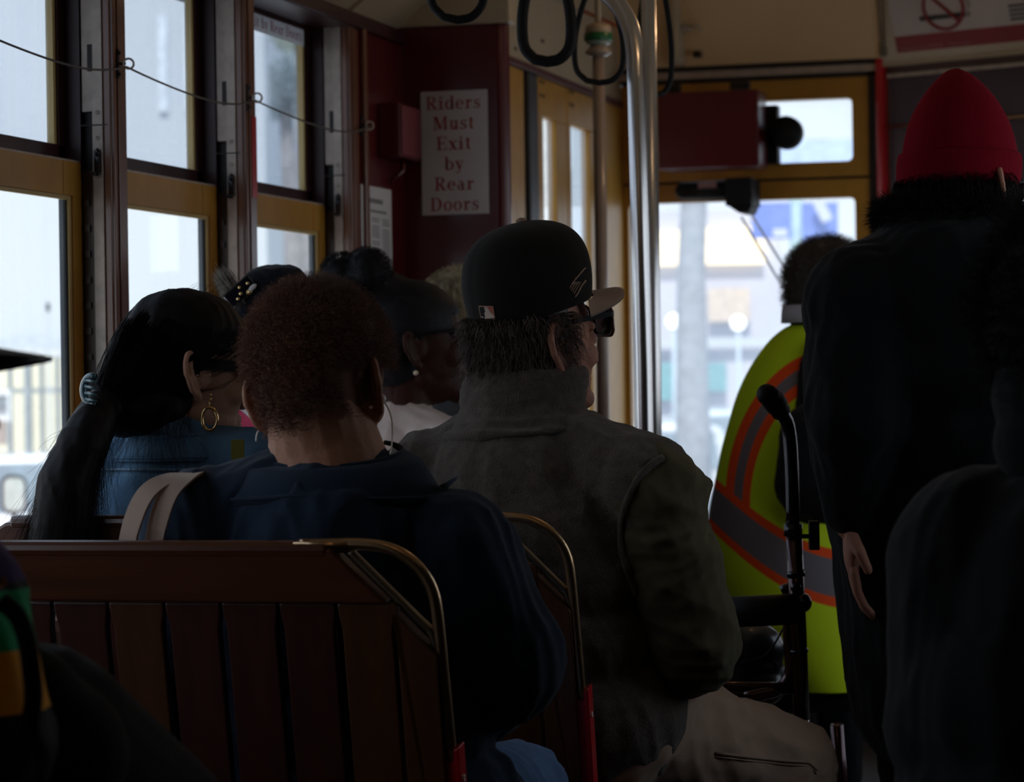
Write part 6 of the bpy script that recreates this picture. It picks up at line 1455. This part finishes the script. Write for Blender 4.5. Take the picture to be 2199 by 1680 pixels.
def windows(r, d, cells, m, name='window', pop=.05):
    for (x0, y0, x1, y1) in cells:
        b = MB(); a, c = at(x0, y0, d), at(x1, y1, d); b.obox((a+c)/2-CFh*pop, (abs(float(np.dot(c-a, CRh)))/2, pop, abs(a[2]-c[2])/2), (CRh, CFh, ZA)); b.build(name, m, r)
M_bwhite = mat('facade_white', (.60, .64, .68), .8, var=.03, vscale=.3)
M_bblue = mat('facade_blue_grey', (.50, .58, .66), .8, var=.1, vscale=.5)
M_blav = mat('facade_lavender', (.60, .60, .68), .8, var=.06, vscale=.4)
M_wing = mat('facade_window', (.34, .40, .47), .2, var=.2, vscale=1, coat=.5)
def emis(name, col, s):
    m, nt, b = new_mat(name); b.inputs['Base Color'].default_value = (*[c*.6 for c in col], 1); b.inputs['Emission Color'].default_value = (*col, 1); b.inputs['Emission Strength'].default_value = s; MATS[name] = m; return m
M_lit = emis('lit_window_warm', (1, .80, .52), 1.6)
M_globe = emis('lamp_globe', (1, .98, .95), 1.9)
# big white facade seen through the first two windows
r, c, w, zt = block('white_building', -900, 520, -700, 46, 10, M_bwhite, 'large white facade filling the first two side windows')
windows(r, 46, [(-40, 120, -5, 300), (340, 40, 362, 240), (396, 40, 408, 240)], mat('shade_window', (.74, .80, .86), .5))
windows(r, 45.6, [(0, 720, 520, 752)], mat('cornice_grey', (.55, .60, .66), .7), 'cornice')
# colonnade / fence
fe = empty('railing_fence', at(80, 990, 31)*V(1, 1, 0)+V(0, 0, ZG), 'tall grey post fence beyond the first side window', 'fence')
b = MB(); slab(b, (-60, 752), (230, 766), 0, 31, .2); b.build('top_beam', mat('fence_pale', (.62, .64, .66), .7), fe)
for k, x in enumerate(range(-50, 230, 34)):
    b = MB(); slab(b, (x, 766), (x+(9 if k % 3 else 17), 1010), 0, 31, .15); b.build('fence_post', mat('fence_post_grey', (.33, .36, .38), .7), fe)
b = MB(); slab(b, (-60, 836), (230, 842), 0, 31, .08); b.build('mid_rail', mat('fence_post_grey', (.33, .36, .38)), fe)
bb, cc, ww2, z_ = block('yellow_wall', -60, 240, 770, 38, 1, None)
tag(bb.build('garden_wall', mat('pale_yellow_wall', (.85, .80, .62), .8, var=.12, vscale=.6)), 'pale yellow wall behind the tall post fence', 'wall')
nb = empty('notice_board', at(5, 900, 29.5), 'white notice board on two legs at the left edge', 'notice board')
b = MB(); slab(b, (-70, 838), (24, 905), 0, 29.5, .05); b.build('board', mat('board_white', (.8, .82, .84), .7), nb)
b = MB(); slab(b, (-30, 850), (14, 856), 0, 29.44, .05); slab(b, (-30, 872), (14, 876), 0, 29.44, .05); b.build('printed_lines', M_ink, nb)
b = MB(); slab(b, (16, 905), (22, 1300), 0, 29.5, .05); slab(b, (-60, 905), (-54, 1300), 0, 29.5, .05); b.build('leg', M_bblue, nb)
b = MB(); slab(b, (-60, 905), (14, 955), 0, 29.4, .06); b.build('lower_panel', mat('board_brown', (.40, .33, .28), .7), nb)
# white car
cr = empty('white_car', at(40, 1250, 24)*V(1, 1, 0)+V(0, 0, ZG), 'white parked car seen through the lower left window', 'car')
def carp(px, py, d): return at(px, py, d)
o_ = at(-60, 1100, 24); O2 = V(o_[0], o_[1], ZG)
prof = [(-2.2, .35), (-2.25, .75), (-1.9, .95), (-1.05, 1.02), (-.45, 1.46), (.9, 1.50), (1.55, 1.05), (2.1, .98), (2.25, .7), (2.2, .35)]
b = MB(); b.prism(prof, O2, CRh, ZA, CFh, -.85, .85); b.build('car_body', mat('car_white', (.85, .88, .92), .25, coat=1, var=.02), cr, bevel=.06)
b = MB(); b.prism([(-.95, 1.03), (-.42, 1.40), (.2, 1.42), (.2, 1.03)], O2, CRh, ZA, CFh, -.87, -.84); b.prism([(.27, 1.03), (.27, 1.42), (.85, 1.42), (1.42, 1.04)], O2, CRh, ZA, CFh, -.87, -.84); b.build('side_glass', mat('car_glass', (.25, .32, .38), .1, coat=1), cr)
for x in (-1.4, 1.4):
    b = MB(); b.lathe([(.33, -.1), (.33, .1), (.2, .12)], O2+CRh*x-CFh*.8+ZA*.33, (CRh, ZA, -CFh), 28); w_ = b.build('wheel', M_black, cr, smooth=False)
    b = MB(); b.lathe([(.2, 0), (.2, .02), (.05, .03)], O2+CRh*x-CFh*.9+ZA*.33, (CRh, ZA, -CFh), 20); b.build('hub_cap', M_galv, w_)
mr = at(30, 1062, 20); 
r = empty('street_mirror', (mr[0], mr[1], ZG), 'dark framed round-cornered mirror on a post by the white car', 'mirror')
hw, hh = .085, .13
b = MB(); b.tube([mr+CRh*a*1+ZA*c for a, c in rrect(-hw, hw, -hh, hh, .06)], .012, 8, closed=True); b.build('mirror_frame', M_black, r, smooth=True)
b = MB(); b.prism(rrect(-hw, hw, -hh, hh, .06), mr, CRh, ZA, CFh, 0, .01); b.build('mirror_glass', mat('mirror_sheen', (.75, .75, .68), .15, metal=.8), r)
b = MB(); b.tube([mr-ZA*hh, V(mr[0], mr[1], ZG)], .02, 8); b.build('post', M_dark, r)
ln_ = at(103, 660, 27)
r = empty('wall_lantern', ln_, 'small dark lantern on the pale facade', 'lantern')
b = MB(); b.ell(ln_, (.022, .022, .05)); b.build('lantern_body', M_dark, r, smooth=True)
b = MB(); b.tube([ln_-ZA*.05, V(ln_[0], ln_[1], ZG)], .012, 8); b.build('post', M_bwhite, r)
# trees and columns through the third window and doors
def tree(px, py, d, rr, m, lab, n=46, trunk=.16, sq=.8, group=None, leaves=2600):
    c = at(px, py, d); r = empty('street_tree', (c[0], c[1], ZG), lab, 'tree', group)
    b = MB(); b.tube([V(c[0], c[1], ZG), V(c[0]+.1, c[1], (c[2]+ZG)/2), c], [trunk, trunk*.8, trunk*.4], 12)
    for k in range(7):
        a = random.random()*6.28; e = c+V(math.cos(a)*rr*.6, math.sin(a)*rr*.6, (random.random()-.3)*rr*.7); b.tube([c-ZA*rr*.5, (c+e)/2, e], [trunk*.3, trunk*.2, trunk*.08], 6)
    b.build('trunk', mat('bark_grey', (.26, .25, .26), .9), r, smooth=True)
    g = RNG.randn(leaves, 3); g /= np.linalg.norm(g, axis=1)[:, None]; g *= (RNG.rand(leaves)**.4)[:, None]*rr; g[:, 2] *= sq
    g += (np.sin(g[:, [1, 2, 0]]*3/rr*2)*rr*.12)
    s = rr*.055; u = RNG.randn(leaves, 3); u /= np.linalg.norm(u, axis=1)[:, None]; v = np.cross(u, RNG.randn(leaves, 3)); v /= np.linalg.norm(v, axis=1)[:, None]
    P0 = c+g; q = np.stack([P0-u*s, P0+v*s*.5, P0+u*s, P0-v*s*.5], 1).reshape(-1, 3)
    b = MB(); b.add(q, [(4*i, 4*i+1, 4*i+2, 4*i+3) for i in range(leaves)]); b.build('foliage', m, r); return r
M_leaf1 = mat('glare_tinted_leaf', (.26, .33, .36), .8, var=.3, vscale=1.5)  # bluish cast of the glare is put into the leaf colour
M_leaf2 = mat('sage_leaf', (.36, .42, .30), .8, var=.3, vscale=1.5)
tree(612, 190, 30, .42, M_leaf1, 'street tree with painted bluish glare tint seen through the upper pane of the last side window', leaves=5000)
tree(640, 60, 34, .40, M_leaf2, 'sage green treetop behind the white sticker', leaves=3600)
r, c, w, zt = block('arcade_building', 520, 760, 250, 62, 8, M_bblue, 'blue grey building with awning beyond the last side window')
windows(r, 61.8, [(552, 500, 640, 520), (605, 530, 680, 548), (600, 585, 690, 600)], mat('warm_sill', (.80, .62, .48), .7), 'awning_band')
windows(r, 61.8, [(616, 310, 640, 372)], mat('blue_poster', (.08, .20, .65), .6), 'blue_banner')
r, c, w, zt = block('white_column', 548, 574, -60, 26, .5, M_bwhite, 'tall white column seen through the last side window', 'column')
b = MB(); b.obox(c*V(1, 1, 0)+ZA*(zt+.1), (w*.7, .35, .12), (CRh, CFh, ZA)); b.build('capital', M_bwhite, r)
# behind the folding doors
r, c, w, zt = block('grey_building', 1080, 1330, -300, 60, 8, M_bblue, 'grey blue building beyond the folding doors')
windows(r, 59.7, [(1150, 350, 1200, 470)], mat('warm_brick', (.75, .50, .36), .7), 'brick_panel')
r, c, w, zt = block('cream_column', 1150, 1192, -300, 30, .5, mat('stone_cream', (.80, .78, .72), .7), 'cream stone column beyond the folding doors', 'column')
b = MB(); b.obox(c*V(1, 1, 0)+ZA*(zt+.1), (w*.7, .35, .12), (CRh, CFh, ZA)); b.build('capital', M_bwhite, r)
# street ahead of the windscreen
r, c, w, zt = block('hotel_building', 1330, 1680, 452, 70, 10, M_blav, 'lavender grey hotel front with lit windows ahead of the windscreen')
windows(r, 69.8, [(1395, 497, 1462, 570), (1503, 490, 1640, 566), (1340, 497, 1380, 570)], M_lit)
windows(r, 69.8, [(1520, 620, 1610, 690)], mat('warm_stucco', (.72, .60, .50), .8), 'stucco_panel')
windows(r, 69.8, [(1400, 780, 1445, 860), (1515, 780, 1560, 840)], mat('teal_shop', (.20, .42, .46), .5), 'shop_window')
windows(r, 69.8, [(1360, 730, 1680, 742)], M_bwhite, 'string_course')
r, c, w, zt = block('white_tower', 1600, 2400, 540, 80, 10, M_bwhite, 'white building with vertical piers behind the driver')
windows(r, 79.6, [(1649, 520, 1656, 1000), (1678, 520, 1684, 1000), (1725, 520, 1740, 1000), (1800, 520, 1815, 1000)], M_wing, 'pier_gap')
# tree trunk in the windscreen
c = at(1487, 700, 32); r = empty('street_tree', (c[0], c[1], ZG), 'bare grey tree trunk straight ahead through the windscreen', 'tree')
b = MB(); b.tube([at(1490, 1330, 32)*V(1, 1, 0)+V(0, 0, ZG), at(1488, 900, 32), at(1484, 600, 32), at(1492, 380, 32), at(1480, 100, 32)], [.24, .20, .165, .15, .13], 16); b.build('trunk', mat('trunk_grey', (.34, .36, .40), .9, bump=.5, bscale=8), r, smooth=True)
b = MB()
for e in ((1380, 60), (1590, -60), (1530, -120)): b.tube([at(1488, 300, 32), at((1488+e[0])/2+8, 170, 32), at(e[0], e[1], 32)], [.07, .05, .02], 8)
b.build('branch', mat('trunk_grey', (.34, .36, .40)), r, smooth=True)
# lamps with globes
for px, py, lab in ((1447, 690, 'white street lamp globe on a post, left of the grey tree trunk'), (1585, 694, 'white street lamp globe on a post, right of the grey tree trunk')):
    c = at(px, py, 40); r = empty('street_lamp', (c[0], c[1], ZG), lab, 'street lamp', 'globe street lamps')
    b = MB(); b.ell(c, .11); b.build('globe', M_globe, r, smooth=True)
    b = MB(); b.tube([V(c[0], c[1], ZG), c-ZA*.1], [.05, .03], 10); b.build('pole', M_bblue, r, smooth=True)
# blue signs on a gantry, top right of the windscreen
sgp = at(1745, 500, 36); r = empty('street_sign', (sgp[0], sgp[1], ZG), 'large blue street sign board with white arrow marks on a pale green mast', 'street sign')
M_bl = mat('sign_blue', (.16, .24, .66), .5, var=.1)
b = MB(); slab(b, (1613, 436), (1700, 512), 0, 36, .06); b.build('left_board', M_bl, r)
b = MB(); slab(b, (1722, 436), (1800, 530), 0, 36.1, .06); b.build('right_board', M_bl, r)
b = MB(); a_ = at(1765, 450, 35.9); b.obox(a_, (.07, .02, .16), (nrm(CRh+ZA*.5), CFh, nrm(ZA-CRh*.5))); b.obox(at(1675, 500, 35.9), (.09, .02, .05), (CRh, CFh, ZA)); b.build('white_mark', M_bwhite, r)
b = MB(); b.tube([V(*(at(1712, 500, 36.3)[:2]), ZG), at(1708, 380, 36.3)], .085, 12); b.build('mast', mat('pale_green', (.40, .56, .56), .5), r, smooth=True)
b = MB(); slab(b, (1600, 222), (1840, 340), 0, 37, .1); 
r2 = empty('awning_sign', at(1740, 330, 37)*V(1, 1, 0)+ZA*ZG, 'pale blue banner high in the transom pane', 'banner'); b = MB(); slab(b, (1640, 300), (1840, 400), 0, 37, .06); b.build('banner_cloth', mat('pale_blue', (.50, .62, .85), .6), r2)
b = MB(); b.tube([V(*(at(1842, 350, 37)[:2]), ZG), at(1842, 290, 37)], .05, 8); b.build('pole', M_bblue, r2)
# cars in the street
for px, py, d, m, lab in ((1425, 900, 34, mat('car_silver', (.62, .66, .70), .3, coat=1), 'silver car parked left of the grey tree trunk'), (1560, 905, 48, mat('car_bluegrey', (.50, .60, .68), .3, coat=1), 'blue grey car parked right of the grey tree trunk')):
    c = at(px, py, d); O3 = V(c[0], c[1], ZG); r = empty('parked_car', O3, lab, 'car', 'cars parked ahead')
    b = MB(); b.prism([(-.9, .3), (-.92, .85), (-.72, 1.45), (-.5, 1.52), (.5, 1.52), (.72, 1.45), (.92, .85), (.9, .3)], O3, CRh, ZA, CFh, -.0, 4.2); b.build('car_body', m, r, bevel=.08)
    b = MB(); b.prism([(-.70, .95), (-.60, 1.40), (.60, 1.40), (.70, .95)], O3, CRh, ZA, CFh, -.02, .02); b.build('rear_window', mat('car_glass', (.25, .32, .38)), r)
    for x in (-.75, .75):
        b = MB(); b.lathe([(.3, -.1), (.3, .1)], O3+CRh*x+CFh*.7+ZA*.3, (CFh, ZA, CRh), 20); b.build('wheel', M_black, r)
    b = MB(); b.obox(O3+ZA*.6, (.85, .03, .12), (CRh, CFh, ZA)); b.build('bumper', mat('bumper_pale', (.8, .8, .78), .5), r)

# ================================================================== LIGHT
w = bpy.data.worlds.new('World'); scene.world = w; w.use_nodes = True; nt = w.node_tree
bg = nt.nodes['Background']; geo = nt.nodes.new('ShaderNodeTexCoord'); sep = nt.nodes.new('ShaderNodeSeparateXYZ'); rp = nt.nodes.new('ShaderNodeValToRGB')
nt.links.new(geo.outputs['Generated'], sep.inputs[0]); nt.links.new(sep.outputs['Z'], rp.inputs['Fac']); nt.links.new(rp.outputs['Color'], bg.inputs['Color'])
rp.color_ramp.elements[0].color = (.86, .93, 1, 1); rp.color_ramp.elements[1].color = (.62, .78, 1, 1); rp.color_ramp.elements[1].position = .8
bg.inputs['Strength'].default_value = 1.35
sl = bpy.data.lights.new('sun', 'SUN'); sl.energy = 4.2; sl.angle = .03; sl.color = (1, .93, .82)
so = bpy.data.objects.new('sun', sl); COL.objects.link(so)
so.rotation_euler = Vector((-.12, .62, -.80)).to_track_quat('-Z', 'Y').to_euler()
# ceiling bulbs of the car (above the frame)
for i, y in enumerate((2.2, 5.2)):
    p = V(-.75, y, ZC+.36); r = empty('ceiling_bulb', p, ['bare ceiling bulb above the foreground benches', 'bare ceiling bulb in the middle of the car'][i], 'bulb', 'bare ceiling bulbs')
    b = MB(); b.lathe([(.035, .035), (.035, .02), (.02, .01), (.018, 0)], p, (XA, YA, ZA)); b.build('socket', M_brass, r, smooth=True)
    b = MB(); b.ell(p-ZA*.03, (.03, .03, .035)); b.build('bulb_glass', emis('bulb_glow', (1, .62, .30), 3), r, smooth=True)
    pl = bpy.data.lights.new('bulb_light', 'POINT'); pl.energy = .7; pl.color = (1, .62, .32); pl.shadow_soft_size = .03
    po = bpy.data.objects.new('bulb_light', pl); COL.objects.link(po); po.location = tuple(p-ZA*.08)
p = V(-1.0, 6.95, 2.42); r = empty('ceiling_bulb', p, 'bare ceiling bulb over the front platform', 'bulb', 'bare ceiling bulbs')
b = MB(); b.lathe([(.04, .08), (.035, .02), (.02, .01), (.018, 0)], p, (XA, YA, ZA)); b.build('socket', M_brass, r, smooth=True)
b = MB(); b.ell(p-ZA*.03, (.03, .03, .035)); b.build('bulb_glass', MATS['bulb_glow'], r, smooth=True)
pl = bpy.data.lights.new('bulb_light', 'POINT'); pl.energy = 2.2; pl.color = (1, .62, .32); pl.shadow_soft_size = .03
po = bpy.data.objects.new('bulb_light', pl); COL.objects.link(po); po.location = tuple(p-ZA*.08)

# ================================================================== CAMERA
cam = bpy.data.cameras.new('camera'); co = bpy.data.objects.new('camera', cam); COL.objects.link(co)
cam.sensor_width = 36; cam.sensor_fit = 'HORIZONTAL'; cam.lens = FPX/2199*36; cam.clip_start = .05; cam.clip_end = 500
from mathutils import Matrix
co.matrix_world = Matrix(((CR[0], CU[0], -CF[0], EYE[0]), (CR[1], CU[1], -CF[1], EYE[1]), (CR[2], CU[2], -CF[2], EYE[2]), (0, 0, 0, 1)))
cam.dof.use_dof = True; cam.dof.focus_distance = 4.25; cam.dof.aperture_fstop = cam.lens/13.5
scene.camera = co
vs = scene.view_settings; scene.display_settings.display_device = 'sRGB'
vs.view_transform = 'Standard'; vs.look = 'None'; vs.exposure = 0.0; vs.gamma = 1; vs.use_curve_mapping = False
cy = scene.cycles; cy.max_bounces = 8; cy.diffuse_bounces = 4; cy.glossy_bounces = 4; cy.transparent_max_bounces = 12; cy.transmission_bounces = 6
cy.sample_clamp_indirect = 4; cy.caustics_reflective = False; cy.caustics_refractive = False; cy.use_denoising = True
